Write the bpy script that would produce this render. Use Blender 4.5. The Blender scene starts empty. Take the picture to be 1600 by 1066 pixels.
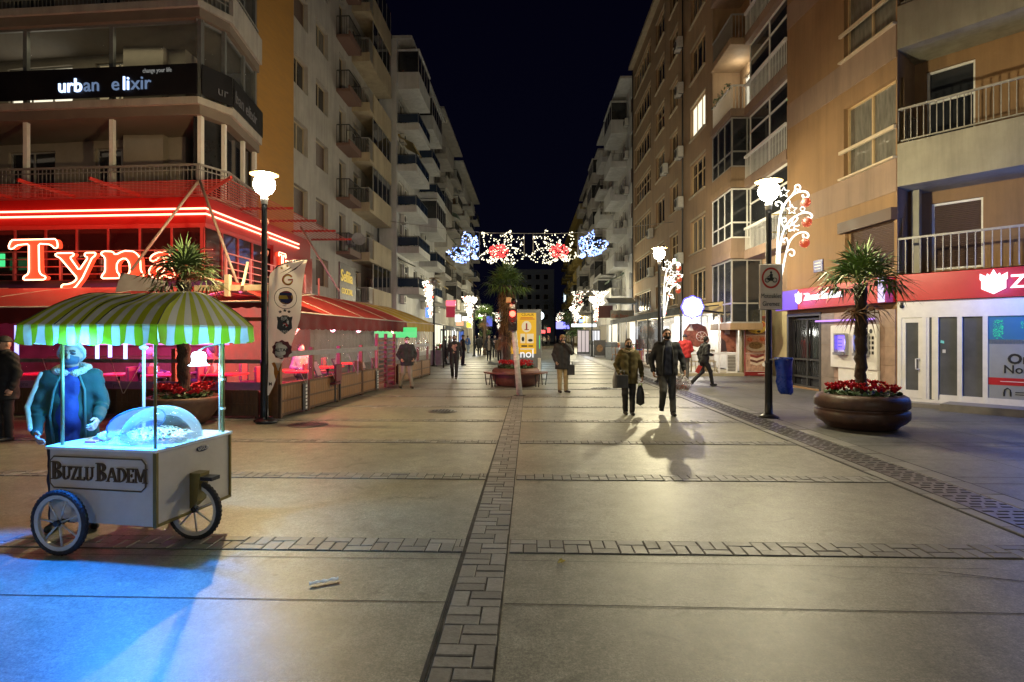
import bpy, math, random
import numpy as np
from mathutils import Matrix, Vector, noise as mnoise

S = bpy.context.scene
C = S.collection
random.seed(7)
R = math.radians

# ---------------------------------------------------------------- camera
F_PX, CX, VPX, HY, CAM_H = 889.0, 800.0, 828.0, 525.0, 1.68
YAW = math.atan((VPX - CX) / F_PX)
cd = bpy.data.cameras.new('camera'); cam = bpy.data.objects.new('camera', cd); C.objects.link(cam)
cd.sensor_fit = 'HORIZONTAL'; cd.sensor_width = 36.0; cd.lens = 36.0 * F_PX / 1600.0
cd.shift_y = -(533.0 - HY) / 1600.0
cd.clip_start = 0.05; cd.clip_end = 600
cam.location = (0, 0, CAM_H); cam.rotation_euler = (R(90), 0, YAW)
S.camera = cam

# ---------------------------------------------------------------- night sky and exposure
W = bpy.data.worlds.new('World'); S.world = W; W.use_nodes = True
wn = W.node_tree.nodes; wl = W.node_tree.links
bg = wn['Background']
tcw = wn.new('ShaderNodeTexCoord'); spw = wn.new('ShaderNodeSeparateXYZ'); rmp = wn.new('ShaderNodeValToRGB')
wl.new(tcw.outputs['Generated'], spw.inputs[0]); wl.new(spw.outputs['Z'], rmp.inputs[0])
rmp.color_ramp.elements[0].position = 0.0; rmp.color_ramp.elements[0].color = (.0014, .0016, .0050, 1)
rmp.color_ramp.elements[1].position = 0.6; rmp.color_ramp.elements[1].color = (.0006, .0005, .0030, 1)
wl.new(rmp.outputs[0], bg.inputs[0]); bg.inputs[1].default_value = 1.0
S.view_settings.view_transform = 'Standard'; S.view_settings.look = 'None'
S.view_settings.exposure = 0.3; S.view_settings.gamma = 1.0
S.cycles.use_denoising = True; S.render.filter_size = 1.0
S.cycles.max_bounces = 7; S.cycles.diffuse_bounces = 3; S.cycles.glossy_bounces = 3
S.cycles.transmission_bounces = 6; S.cycles.transparent_max_bounces = 14
S.cycles.sample_clamp_indirect = 4.0
S.cycles.caustics_reflective = False; S.cycles.caustics_refractive = False

LAMP_W = 800.0
WARM, NEUTRAL = (1.0, .74, .35), (1.0, .875, .54)

# ---------------------------------------------------------------- helpers
def at(px, D, z=0.0):
    """a point of the street at distance D, found from the photograph's horizontal coordinate"""
    v = (px - CX) / F_PX; c, s = math.cos(YAW), math.sin(YAW)
    return Vector((D * (-s + c * v), D * (c + s * v), z))
def hz(py, D): return CAM_H + (HY - py) / F_PX * D
def gnd(px, py): return at(px, F_PX * CAM_H / (py - HY))

MATS = {}
def mat(name, col, rough=.6, metal=0.0, var=.18, scale=6.0, bump=0.0, bscale=40.0, emit=None, es=0.0, spec=.5, sample=True, alpha=None, stretch=None, bdist=.01, streak=0.0):
    if name in MATS: return MATS[name]
    m = bpy.data.materials.new(name); m.use_nodes = True
    nt = m.node_tree; b = nt.nodes['Principled BSDF']
    b.inputs['Roughness'].default_value = rough; b.inputs['Metallic'].default_value = metal
    b.inputs['Specular IOR Level'].default_value = spec
    b.inputs['Base Color'].default_value = (*col, 1)
    if var or bump:
        tc = nt.nodes.new('ShaderNodeTexCoord'); src = tc.outputs['Object']
        if stretch:
            mp = nt.nodes.new('ShaderNodeMapping'); mp.inputs['Scale'].default_value = stretch
            nt.links.new(src, mp.inputs[0]); src = mp.outputs[0]
    if var:
        n = nt.nodes.new('ShaderNodeTexNoise'); n.inputs['Scale'].default_value = scale; n.inputs['Detail'].default_value = 5; n.inputs['Roughness'].default_value = .62
        nt.links.new(src, n.inputs['Vector'])
        mr = nt.nodes.new('ShaderNodeMapRange'); mr.inputs[1].default_value = .28; mr.inputs[2].default_value = .72
        mr.inputs[3].default_value = 1 - var; mr.inputs[4].default_value = 1 + var
        nt.links.new(n.outputs['Fac'], mr.inputs[0])
        mx = nt.nodes.new('ShaderNodeMix'); mx.data_type = 'RGBA'; mx.blend_type = 'MULTIPLY'; mx.inputs[0].default_value = 1
        mx.inputs[6].default_value = (*col, 1); nt.links.new(mr.outputs[0], mx.inputs[7]); nt.links.new(mx.outputs[2], b.inputs['Base Color'])
        if streak:   # rain streaks and grime that run down a wall
            mp2 = nt.nodes.new('ShaderNodeMapping'); mp2.inputs['Scale'].default_value = (1.5, 1.5, .14); nt.links.new(tc.outputs['Object'], mp2.inputs[0])
            ns = nt.nodes.new('ShaderNodeTexNoise'); ns.inputs['Scale'].default_value = 1.6; ns.inputs['Detail'].default_value = 6; ns.inputs['Roughness'].default_value = .7; nt.links.new(mp2.outputs[0], ns.inputs['Vector'])
            m3 = nt.nodes.new('ShaderNodeMapRange'); m3.inputs[1].default_value = .30; m3.inputs[2].default_value = .56; m3.inputs[3].default_value = 1 - streak * .62; m3.inputs[4].default_value = 1.06; nt.links.new(ns.outputs['Fac'], m3.inputs[0])
            mx2 = nt.nodes.new('ShaderNodeMix'); mx2.data_type = 'RGBA'; mx2.blend_type = 'MULTIPLY'; mx2.inputs[0].default_value = 1
            nt.links.new(mx.outputs[2], mx2.inputs[6]); nt.links.new(m3.outputs[0], mx2.inputs[7]); nt.links.new(mx2.outputs[2], b.inputs['Base Color'])
        ma = nt.nodes.new('ShaderNodeMath'); ma.operation = 'MULTIPLY'; ma.inputs[1].default_value = rough; ma.use_clamp = True
        nt.links.new(mr.outputs[0], ma.inputs[0]); nt.links.new(ma.outputs[0], b.inputs['Roughness'])
    if bump:
        n2 = nt.nodes.new('ShaderNodeTexNoise'); n2.inputs['Scale'].default_value = bscale; n2.inputs['Detail'].default_value = 4
        nt.links.new(src, n2.inputs['Vector'])
        bm = nt.nodes.new('ShaderNodeBump'); bm.inputs['Strength'].default_value = bump; bm.inputs['Distance'].default_value = bdist
        nt.links.new(n2.outputs['Fac'], bm.inputs['Height']); nt.links.new(bm.outputs[0], b.inputs['Normal'])
    if emit:
        b.inputs['Emission Color'].default_value = (*emit, 1); b.inputs['Emission Strength'].default_value = es
        if not sample: m.cycles.emission_sampling = 'NONE'
    if alpha is not None: b.inputs['Alpha'].default_value = alpha
    MATS[name] = m
    return m
def glow(name, col, s, sample=True):
    return mat(name, (.02, .02, .02), rough=.5, var=0, emit=col, es=s, sample=sample)
def wavy(name, ca, cb, scale, direction='X', rough=.6, bump=0.0, dist=0.0):
    """two-tone bands on an object's own coordinates (boards, stripes, slats)"""
    if name in MATS: return MATS[name]
    m = bpy.data.materials.new(name); m.use_nodes = True; nt = m.node_tree; b = nt.nodes['Principled BSDF']
    b.inputs['Roughness'].default_value = rough
    tc = nt.nodes.new('ShaderNodeTexCoord'); w = nt.nodes.new('ShaderNodeTexWave'); w.bands_direction = direction
    w.inputs['Scale'].default_value = scale; w.inputs['Distortion'].default_value = dist; w.inputs['Detail'].default_value = 1
    nt.links.new(tc.outputs['Object'], w.inputs['Vector'])
    n = nt.nodes.new('ShaderNodeTexNoise'); n.inputs['Scale'].default_value = 9; n.inputs['Detail'].default_value = 5
    nt.links.new(tc.outputs['Object'], n.inputs['Vector'])
    mx = nt.nodes.new('ShaderNodeMix'); mx.data_type = 'RGBA'; mx.inputs[6].default_value = (*ca, 1); mx.inputs[7].default_value = (*cb, 1)
    nt.links.new(w.outputs['Fac'], mx.inputs[0])
    mr = nt.nodes.new('ShaderNodeMapRange'); mr.inputs[3].default_value = .72; mr.inputs[4].default_value = 1.28; nt.links.new(n.outputs['Fac'], mr.inputs[0])
    m2 = nt.nodes.new('ShaderNodeMix'); m2.data_type = 'RGBA'; m2.blend_type = 'MULTIPLY'; m2.inputs[0].default_value = 1
    nt.links.new(mx.outputs[2], m2.inputs[6]); nt.links.new(mr.outputs[0], m2.inputs[7]); nt.links.new(m2.outputs[2], b.inputs['Base Color'])
    if bump:
        bp = nt.nodes.new('ShaderNodeBump'); bp.inputs['Strength'].default_value = bump; bp.inputs['Distance'].default_value = .01
        nt.links.new(w.outputs['Fac'], bp.inputs['Height']); nt.links.new(bp.outputs[0], b.inputs['Normal'])
    MATS[name] = m
    return m

class MB:
    """collects faces, then links them as one mesh object"""
    def __init__(s, m=None):
        s.v, s.f, s.mi, s.mats, s.cur, s.T, s.sm = [], [], [], [], 0, None, []
        s.smooth = False
        if m: s.use(m)
    def use(s, m):
        if m not in s.mats: s.mats.append(m)
        s.cur = s.mats.index(m); return s
    def add(s, pts, faces, smooth=None):
        b = len(s.v)
        s.v += [tuple(s.T @ Vector(p)) for p in pts] if s.T is not None else [tuple(p) for p in pts]
        s.f += [tuple(b + i for i in f) for f in faces]; s.mi += [s.cur] * len(faces)
        s.sm += [s.smooth if smooth is None else smooth] * len(faces); return s
    def poly(s, pts): return s.add(pts, [tuple(range(len(pts)))])
    def box(s, x0, y0, z0, x1, y1, z1):
        if x0 > x1: x0, x1 = x1, x0
        if y0 > y1: y0, y1 = y1, y0
        if z0 > z1: z0, z1 = z1, z0
        p = [(x0, y0, z0), (x1, y0, z0), (x1, y1, z0), (x0, y1, z0), (x0, y0, z1), (x1, y0, z1), (x1, y1, z1), (x0, y1, z1)]
        return s.add(p, [(0, 3, 2, 1), (4, 5, 6, 7), (0, 1, 5, 4), (1, 2, 6, 5), (2, 3, 7, 6), (3, 0, 4, 7)])
    def bbox(s, x0, y0, z0, x1, y1, z1, c=.01):
        """box with chamfered vertical edges and top edge"""
        P = [(x0 + c, y0), (x1 - c, y0), (x1, y0 + c), (x1, y1 - c), (x1 - c, y1), (x0 + c, y1), (x0, y1 - c), (x0, y0 + c)]
        Q = [(x0 + 2 * c, y0 + c), (x1 - 2 * c, y0 + c), (x1 - c, y0 + 2 * c), (x1 - c, y1 - 2 * c), (x1 - 2 * c, y1 - c), (x0 + 2 * c, y1 - c), (x0 + c, y1 - 2 * c), (x0 + c, y0 + 2 * c)]
        pts = [(a, b, z0) for a, b in P] + [(a, b, z1 - c) for a, b in P] + [(a, b, z1) for a, b in Q]
        fs = [tuple(range(7, -1, -1)), tuple(range(16, 24))]
        for r in (0, 8):
            fs += [(r + i, r + (i + 1) % 8, r + 8 + (i + 1) % 8, r + 8 + i) for i in range(8)]
        return s.add(pts, fs)
    def tube(s, pts, r, n=8, closed=False, smooth=True, cap=True):
        pts = [Vector(p) for p in pts]; N = len(pts)
        rs = r if isinstance(r, (list, tuple)) else [r] * N
        V, Fc = [], []; up = None
        for i, p in enumerate(pts):
            a = pts[(i - 1) % N] if (closed or i > 0) else p; b = pts[(i + 1) % N] if (closed or i < N - 1) else p
            d = (b - a); d = d.normalized() if d.length > 1e-9 else Vector((0, 0, 1))
            if up is None: up = Vector((0, 0, 1)) if abs(d.z) < .9 else Vector((1, 0, 0))
            x = d.cross(up)
            if x.length < 1e-4: x = d.cross(Vector((1, 0, 0)) if abs(d.x) < .9 else Vector((0, 1, 0)))
            x.normalize(); y = d.cross(x).normalized(); up = -y if False else up
            up = x.cross(d).normalized()
            for k in range(n):
                t = 2 * math.pi * k / n; V.append(p + (x * math.cos(t) + up * math.sin(t)) * rs[i])
        for i in range(N if closed else N - 1):
            j = (i + 1) % N
            Fc += [(i * n + k, j * n + k, j * n + (k + 1) % n, i * n + (k + 1) % n) for k in range(n)]
        s.add(V, Fc, smooth)
        if cap and not closed:
            b = len(s.v) - len(V)
            s.f += [tuple(b + k for k in range(n)), tuple(b + (N - 1) * n + k for k in range(n - 1, -1, -1))]; s.mi += [s.cur] * 2; s.sm += [False] * 2
        return s
    def cyl(s, p, q, r, n=8, r2=None): return s.tube([p, q], [r, r if r2 is None else r2], n)
    def bar(s, p, q, w, h):
        """rectangular bar from p to q (w across, h up)"""
        p, q = Vector(p), Vector(q); d = (q - p).normalized()
        x = d.cross(Vector((0, 0, 1)))
        x = Vector((1, 0, 0)) if x.length < 1e-4 else x.normalized()
        u = x.cross(d)
        V = [e + x * a * w / 2 + u * b * h / 2 for e in (p, q) for a, b in ((-1, -1), (1, -1), (1, 1), (-1, 1))]
        return s.add(V, [(0, 1, 2, 3), (7, 6, 5, 4), (0, 4, 5, 1), (1, 5, 6, 2), (2, 6, 7, 3), (3, 7, 4, 0)])
    def lathe(s, prof, c=(0, 0, 0), n=24, smooth=True, wob=None):
        V = []; N = len(prof)
        for r, z in prof:
            for k in range(n):
                t = 2 * math.pi * k / n; rr = r * (1 + (wob(t, z) if wob else 0))
                V.append((c[0] + rr * math.cos(t), c[1] + rr * math.sin(t), c[2] + z))
        Fc = [(i * n + k, i * n + (k + 1) % n, (i + 1) * n + (k + 1) % n, (i + 1) * n + k) for i in range(N - 1) for k in range(n)]
        return s.add(V, Fc, smooth)
    def ball(s, c, r, seg=10, rings=6):
        r = r if isinstance(r, (list, tuple)) else (r, r, r)
        V = [(c[0], c[1], c[2] - r[2])]; Fc = []
        for i in range(1, rings):
            a = -math.pi / 2 + math.pi * i / rings
            for k in range(seg):
                t = 2 * math.pi * k / seg
                V.append((c[0] + r[0] * math.cos(a) * math.cos(t), c[1] + r[1] * math.cos(a) * math.sin(t), c[2] + r[2] * math.sin(a)))
        V.append((c[0], c[1], c[2] + r[2])); L = len(V) - 1
        for k in range(seg):
            k2 = (k + 1) % seg
            Fc.append((0, 1 + k2, 1 + k)); Fc.append((L, L - seg + k, L - seg + k2))
            for i in range(rings - 2):
                a = 1 + i * seg; Fc.append((a + k, a + k2, a + seg + k2, a + seg + k))
        return s.add(V, Fc, True)
    def bulb(s, c, r):
        x, y, z = c
        return s.add([(x + r, y, z), (x - r, y, z), (x, y + r, z), (x, y - r, z), (x, y, z + r), (x, y, z - r)],
                     [(0, 2, 4), (2, 1, 4), (1, 3, 4), (3, 0, 4), (2, 0, 5), (1, 2, 5), (3, 1, 5), (0, 3, 5)])
    def prism(s, poly, y0, y1):
        """outline in the xz plane, front face at y0, back at y1"""
        n = len(poly)
        a = sum(poly[i][0] * poly[(i + 1) % n][1] - poly[(i + 1) % n][0] * poly[i][1] for i in range(n))
        if a < 0: poly = poly[::-1]
        V = [(x, y0, z) for x, z in poly] + [(x, y1, z) for x, z in poly]
        return s.add(V, [tuple(range(n)), tuple(range(2 * n - 1, n - 1, -1))] + [((i + 1) % n, i, n + i, n + (i + 1) % n) for i in range(n)])
    def text(s, body, x, z, y, size, bold=0.0, depth=.004, align='LEFT', squeeze=1.0):
        V, Fc = text_geo(body, bold, align)
        return s.add([(x + a * size * squeeze, y - c * depth, z + b * size) for a, b, c in V], Fc)
    def build(s, name, parent=None, mats=None):
        me = bpy.data.meshes.new(name); me.from_pydata(s.v, [], s.f)
        for m in s.mats: me.materials.append(m)
        me.polygons.foreach_set('material_index', s.mi); me.polygons.foreach_set('use_smooth', s.sm); me.update()
        return put(name, me, parent)
def put(name, me, parent=None):
    o = bpy.data.objects.new(name, me); C.objects.link(o)
    if parent is not None: o.parent = parent
    return o
_tx = {}
def text_geo(body, bold, align):
    k = (body, bold, align)
    if k in _tx: return _tx[k]
    cu = bpy.data.curves.new('lettering', 'FONT'); cu.body = body; cu.size = 1; cu.offset = bold; cu.extrude = .5; cu.align_x = align; cu.resolution_u = 3
    o = bpy.data.objects.new('lettering', cu); C.objects.link(o)
    dg = bpy.context.evaluated_depsgraph_get(); me = o.evaluated_get(dg).to_mesh()
    r = ([tuple(v.co) for v in me.vertices], [tuple(p.vertices) for p in me.polygons])
    o.evaluated_get(dg).to_mesh_clear(); bpy.data.objects.remove(o); bpy.data.curves.remove(cu)
    _tx[k] = r
    return r
def tag(o, label=None, cat=None, group=None, kind=None):
    if label: o['label'] = label
    if cat: o['category'] = cat
    if group: o['group'] = group
    if kind: o['kind'] = kind
    return o
def thing(name, label, cat, loc=(0, 0, 0), rz=0.0, group=None):
    o = bpy.data.objects.new(name, None); o.empty_display_size = .2; C.objects.link(o)
    o.location = loc; o.rotation_euler = (0, 0, rz)
    return tag(o, label, cat, group)
def copy_tree(o, parent=None):
    c = o.copy(); C.objects.link(c)
    if parent is not None: c.parent = parent
    for ch in list(o.children): copy_tree(ch, c)
    return c
def place(o, loc, rz, label=None, group=None):
    o.location = loc; o.rotation_euler = (0, 0, rz)
    if label: o['label'] = label
    if group: o['group'] = group
    return o
def light(name, loc, col, watts, parent=None, radius=.08, spot=None):
    l = bpy.data.lights.new(name, 'POINT'); l.color = col; l.energy = watts; l.shadow_soft_size = radius
    o = bpy.data.objects.new(name, l); C.objects.link(o); o.location = loc
    if parent is not None: o.parent = parent
    return o
def area(name, loc, col, watts, sx, sy, rot=(0, 0, 0), parent=None):
    l = bpy.data.lights.new(name, 'AREA'); l.shape = 'RECTANGLE'; l.size = sx; l.size_y = sy; l.color = col; l.energy = watts
    o = bpy.data.objects.new(name, l); C.objects.link(o); o.location = loc; o.rotation_euler = rot
    if parent is not None: o.parent = parent
    return o
def frame(P, Q):
    """facade frame: x from P to Q (left to right seen from the street), y into the building, z up"""
    d = Vector((Q[0] - P[0], Q[1] - P[1], 0)); a = math.atan2(d.y, d.x)
    return Matrix.Translation((P[0], P[1], 0)) @ Matrix.Rotation(a, 4, 'Z'), d.length, a

# ---------------------------------------------------------------- materials
dark_metal = mat('dark painted metal', (.018, .019, .021), .38, .3, .2, 12)
grey_metal = mat('galvanised metal', (.32, .32, .31), .42, .7, .2, 14)
white_paint = mat('white paint', (.74, .73, .70), .45, 0, .08, 5)
glass_dark = mat('dark window glass', (.022, .024, .028), .06, 0, .35, 1.3, spec=.7)
glass_cloudy = mat('curtained window glass', (.15, .14, .12), .13, 0, .35, 2.2, spec=.7, stretch=(6, 6, 1))
glass_grey = mat('frosted grey glass', (.10, .105, .11), .16, 0, .3, 1.2, spec=.6)
red_cloth = mat('red awning cloth', (.42, .028, .022), .72, 0, .22, 3, .15, 60)
lit_room = glow('lit room', (1.0, .93, .70), 1.1)
wood = wavy('brown boards', (.10, .045, .016), (.34, .17, .065), 3.2, 'X', .55, .5, .35)
wood_y = wavy('brown boards along', (.10, .045, .016), (.34, .17, .065), 3.2, 'Y', .55, .5, .35)
rail_grey = mat('railing grey', (.34, .33, .31), .45, .3, .1)
rail_dark = mat('railing dark', (.05, .05, .05), .5, .3, .1)
black_cloth = mat('black canopy cloth', (.012, .012, .013), .75, 0, .2, 4)
rust_pot = mat('dark brown pot', (.072, .036, .024), .5, 0, .4, 9, .35, 60)
soil = mat('dark soil', (.02, .014, .010), .9, 0, .4, 20, .8, 30)
leaf_green = mat('palm green', (.10, .17, .035), .45, 0, .35, 3)
leaf_dark = mat('dark palm green', (.045, .085, .022), .5, 0, .35, 3)
leaf_dead = mat('dead palm brown', (.15, .075, .03), .8, 0, .4, 4)
bark = mat('fibrous palm bark', (.055, .038, .025), .9, 0, .5, 18, 1.0, 35, stretch=(1, 1, .35), bdist=.03)
flower_red = mat('red petals', (.55, .012, .025), .5, 0, .3, 12)
flower_leaf = mat('flower leaves', (.05, .10, .035), .5, 0, .5, 14)

def clear_sheet(name, tint, a, rough=.08, bump=.25, bscale=4):
    """clear plastic or glass: mostly see-through with a wrinkled gloss"""
    if name in MATS: return MATS[name]
    m = bpy.data.materials.new(name); m.use_nodes = True; nt = m.node_tree; nt.nodes.clear()
    out = nt.nodes.new('ShaderNodeOutputMaterial'); tr = nt.nodes.new('ShaderNodeBsdfTransparent'); pb = nt.nodes.new('ShaderNodeBsdfPrincipled')
    pb.inputs['Base Color'].default_value = (*tint, 1); pb.inputs['Roughness'].default_value = rough
    mx = nt.nodes.new('ShaderNodeMixShader'); tc = nt.nodes.new('ShaderNodeTexCoord'); n = nt.nodes.new('ShaderNodeTexNoise')
    n.inputs['Scale'].default_value = bscale; n.inputs['Detail'].default_value = 3; n.inputs['Distortion'].default_value = 1.2
    nt.links.new(tc.outputs['Object'], n.inputs['Vector'])
    bp = nt.nodes.new('ShaderNodeBump'); bp.inputs['Strength'].default_value = bump; bp.inputs['Distance'].default_value = .05
    nt.links.new(n.outputs['Fac'], bp.inputs['Height']); nt.links.new(bp.outputs[0], pb.inputs['Normal'])
    lw = nt.nodes.new('ShaderNodeFresnel'); lw.inputs[0].default_value = 1.35; nt.links.new(bp.outputs[0], lw.inputs['Normal'])
    mr = nt.nodes.new('ShaderNodeMath'); mr.operation = 'MULTIPLY_ADD'; mr.use_clamp = True; mr.inputs[1].default_value = .8
    mm = nt.nodes.new('ShaderNodeMapRange'); mm.inputs[1].default_value = .45; mm.inputs[2].default_value = .75; mm.inputs[3].default_value = a * .5; mm.inputs[4].default_value = a * 1.9
    nt.links.new(n.outputs['Fac'], mm.inputs[0]); nt.links.new(lw.outputs[0], mr.inputs[0]); nt.links.new(mm.outputs[0], mr.inputs[2])
    nt.links.new(mr.outputs[0], mx.inputs[0]); nt.links.new(tr.outputs[0], mx.inputs[1]); nt.links.new(pb.outputs[0], mx.inputs[2])
    nt.links.new(mx.outputs[0], out.inputs[0])
    MATS[name] = m
    return m
plastic = clear_sheet('clear plastic curtain', (.50, .38, .38), .05)
clear_glass = clear_sheet('clear glass', (.25, .27, .28), .10, .04, .03, 1)
# ================================================================ GROUND
def concrete(name, ca, cb, rough, speck):
    m = bpy.data.materials.new(name); m.use_nodes = True; nt = m.node_tree; b = nt.nodes['Principled BSDF']; L = nt.links
    tc = nt.nodes.new('ShaderNodeTexCoord')
    def nz(sc, det, rg=.6, dist=0):
        n = nt.nodes.new('ShaderNodeTexNoise'); n.inputs['Scale'].default_value = sc; n.inputs['Detail'].default_value = det; n.inputs['Roughness'].default_value = rg
        n.inputs['Distortion'].default_value = dist; L.new(tc.outputs['Object'], n.inputs['Vector']); return n
    n1, n2, n3 = nz(.55, 6, .65, .6), nz(5, 7, .72), nz(85, 3, .85)
    r1 = nt.nodes.new('ShaderNodeValToRGB'); r1.color_ramp.elements[0].position = .3; r1.color_ramp.elements[1].position = .7
    r1.color_ramp.elements[0].color = (*ca, 1); r1.color_ramp.elements[1].color = (*cb, 1); L.new(n1.outputs['Fac'], r1.inputs[0])
    def mul(src, n, lo, hi, a=.3, z=.7):
        mr = nt.nodes.new('ShaderNodeMapRange'); mr.inputs[1].default_value = a; mr.inputs[2].default_value = z; mr.inputs[3].default_value = lo; mr.inputs[4].default_value = hi
        L.new(n.outputs['Fac'], mr.inputs[0])
        mx = nt.nodes.new('ShaderNodeMix'); mx.data_type = 'RGBA'; mx.blend_type = 'MULTIPLY'; mx.inputs[0].default_value = 1
        L.new(src, mx.inputs[6]); L.new(mr.outputs[0], mx.inputs[7]); return mx.outputs[2]
    c = mul(r1.outputs[0], n2, .70, 1.26); c = mul(c, n3, 1 - speck, 1 + speck, .38, .62); n5 = nz(34, 4, .75); c = mul(c, n5, .72, 1.25, .36, .64)
    n4 = nz(2.2, 3, .5, 2.5); c = mul(c, n4, .62, 1.0, .26, .36)
    vo = nt.nodes.new('ShaderNodeTexVoronoi'); vo.inputs['Scale'].default_value = 1.9; L.new(tc.outputs['Object'], vo.inputs['Vector'])   # gum and oil spots
    mg = nt.nodes.new('ShaderNodeMapRange'); mg.inputs[1].default_value = .028; mg.inputs[2].default_value = .045; mg.inputs[3].default_value = .5; mg.inputs[4].default_value = 1; L.new(vo.outputs['Distance'], mg.inputs[0])
    mz = nt.nodes.new('ShaderNodeMix'); mz.data_type = 'RGBA'; mz.blend_type = 'MULTIPLY'; mz.inputs[0].default_value = 1; L.new(c, mz.inputs[6]); L.new(mg.outputs[0], mz.inputs[7]); c = mz.outputs[2]
    L.new(c, b.inputs['Base Color'])
    mr = nt.nodes.new('ShaderNodeMapRange'); mr.inputs[1].default_value = .3; mr.inputs[2].default_value = .7; mr.inputs[3].default_value = rough - .10; mr.inputs[4].default_value = rough + .13
    L.new(n3.outputs['Fac'], mr.inputs[0]); L.new(mr.outputs[0], b.inputs['Roughness'])
    bp = nt.nodes.new('ShaderNodeBump'); bp.inputs['Strength'].default_value = .22; bp.inputs['Distance'].default_value = .004
    L.new(n3.outputs['Fac'], bp.inputs['Height']); L.new(bp.outputs[0], b.inputs['Normal'])
    MATS[name] = m
    return m
slab_mat = concrete('polished concrete slab', (.138, .134, .108), (.250, .242, .195), .45, .42)
pave_mat = concrete('grey paving', (.09, .09, .088), (.15, .147, .138), .48, .4)
gap_mat = mat('dirty joint', (.012, .011, .010), .9, 0, .3, 9)
setts = [mat('stone sett %s' % w, (k, k * .97, k * .90), .5, 0, .3, 30, .3, 60) for w, k in (('dark', .125), ('mid', .16), ('pale', .195), ('worn', .145))]

g = MB(slab_mat)
g.add([(-70, -40, 0), (4.12, -40, 0), (4.12, 320, 0), (-70, 320, 0)], [(0, 1, 2, 3)])
g.use(pave_mat).add([(4.12, -40, 0), (70, -40, 0), (70, 320, 0), (4.12, 320, 0)], [(0, 1, 2, 3)])
tag(g.build('ground'), kind='structure')

def sett(mb, x0, y0, x1, y1, z=.003, top=.0085, gap=.006, ch=.004):
    mb.use(random.choice(setts))
    x0 += gap * random.uniform(.4, 1); x1 -= gap * random.uniform(.4, 1); y0 += gap * random.uniform(.4, 1); y1 -= gap * random.uniform(.4, 1)
    t = top + random.uniform(-.002, .002); a, b = random.uniform(-.002, .002), random.uniform(-.002, .002)
    p = [(x0, y0, z), (x1, y0, z), (x1, y1, z), (x0, y1, z), (x0 + ch, y0 + ch, t), (x1 - ch, y0 + ch, t + a), (x1 - ch, y1 - ch, t + a + b), (x0 + ch, y1 - ch, t + b)]
    mb.add(p, [(4, 5, 6, 7), (0, 1, 5, 4), (1, 2, 6, 5), (2, 3, 7, 6), (3, 0, 4, 7)])
def sett_run(mb, a, b, w0, w1, along):
    """a run of setts from a to b, w0..w1 wide: two laid along and one across, then the mirror of it"""
    t = a; k = 0; W_ = w1 - w0
    while t < b - .05:
        L_ = min(.215, b - t); cut = W_ * .36; flip = k % 2
        c0, c1 = (w0, w0 + cut) if flip else (w1 - cut, w1)
        d0, d1 = (w0 + cut, w1) if flip else (w0, w1 - cut)
        for (u0, u1, v0, v1) in ((t, t + L_, c0, c1), (t, t + L_ / 2, d0, d1), (t + L_ / 2, t + L_, d0, d1)):
            if along == 'Y': sett(mb, v0, u0, v1, u1)
            else: sett(mb, u0, v0, u1, v1)
        t += L_; k += 1
BANDS = [2.3 + 2.235 * k for k in range(1, 31)]
mb = MB(gap_mat)
mb.box(-.512, 2.0, -.01, -.172, 15.85, .003)
sett_run(mb, 2.0, 15.85, -.50, -.18, 'Y')
tag(mb.build('cobble_strip'), kind='structure')
mb = MB(gap_mat)
for Y in BANDS:
    segs = ((-12.0, -.52), (-.16, 4.1)) if Y < 15.9 else ((-4.6 if Y > 11 else -12, 4.1),)
    for x0, x1 in segs:
        mb.use(gap_mat).box(x0, Y - .141, -.01, x1, Y + .149, .003)
        if Y < 33: sett_run(mb, x0, x1, Y - .14, Y + .14, 'X')
        else:
            mb.use(setts[0]).box(x0, Y - .13, 0, x1, Y + .13, .009)
tag(mb.build('cobble_bands'), kind='structure')
# saw cuts in the near slabs and the pavement joints
mb = MB(gap_mat)
def cut(x0, y0, x1, y1, w=.008):
    d = Vector((x1 - x0, y1 - y0, 0)).normalized(); n = Vector((-d.y, d.x, 0)) * w / 2
    a, b = Vector((x0, y0, .004)), Vector((x1, y1, .004)); mb.add([a - n, b - n, b + n, a + n], [(0, 1, 2, 3)])
for (x0, y0, x1, y1, w) in ((-9, 3.60, -.52, 3.57, .009), (-.16, 3.56, 4.1, 3.52, .009), (-9, 4.27, -.52, 4.26, .006), (-.16, 4.25, 3.3, 4.2, .005),
                            (2.9, 4.15, 3.75, 3.86, .009), (2.55, 4.12, 3.6, 3.98, .004), (3.02, 3.25, 3.6, 3.7, .012), (-.53, 2.0, -.50, 9.5, .02)):
    cut(x0, y0, x1, y1, w)
for Y in BANDS[:22]:
    cut(5.0, Y - .15, 12, Y - .15, .012); cut(5.0, Y + .15, 12, Y + .15, .012)
    cut(5.0, Y + 1.1, 12, Y + 1.1, .006)
for X in (6.2, 7.5):
    cut(X, 2, X, 40, .008)
tag(mb.build('slab_joints'), kind='structure')
# drain channel: stone edging, dark iron grates with slots
iron = mat('worn iron grate', (.10, .10, .105), .38, .35, .3, 8, .2, 40)
mb = MB(gap_mat)
mb.box(4.10, 2, -.01, 5.02, 70, .002)
for y0 in [2 + k * .52 for k in range(130)]:
    for x0, x1 in ((4.13, 4.27), (4.75, 4.99)):
        sett(mb, x0, y0, x1, y0 + .52, gap=.006)
    mb.use(iron).box(4.285, y0 + .004, 0, 4.735, y0 + .516, .009)
    if y0 < 26:
        mb.use(gap_mat)
        for i in range(5):
            for j in range(3):
                xx = 4.31 + j * .145 + (.06 if i % 2 else 0); yy = y0 + .05 + i * .095
                mb.box(xx, yy, .005, min(xx + .10, 4.72), yy + .022, .0125)
tag(mb.build('drain_channel'), kind='structure')
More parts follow.
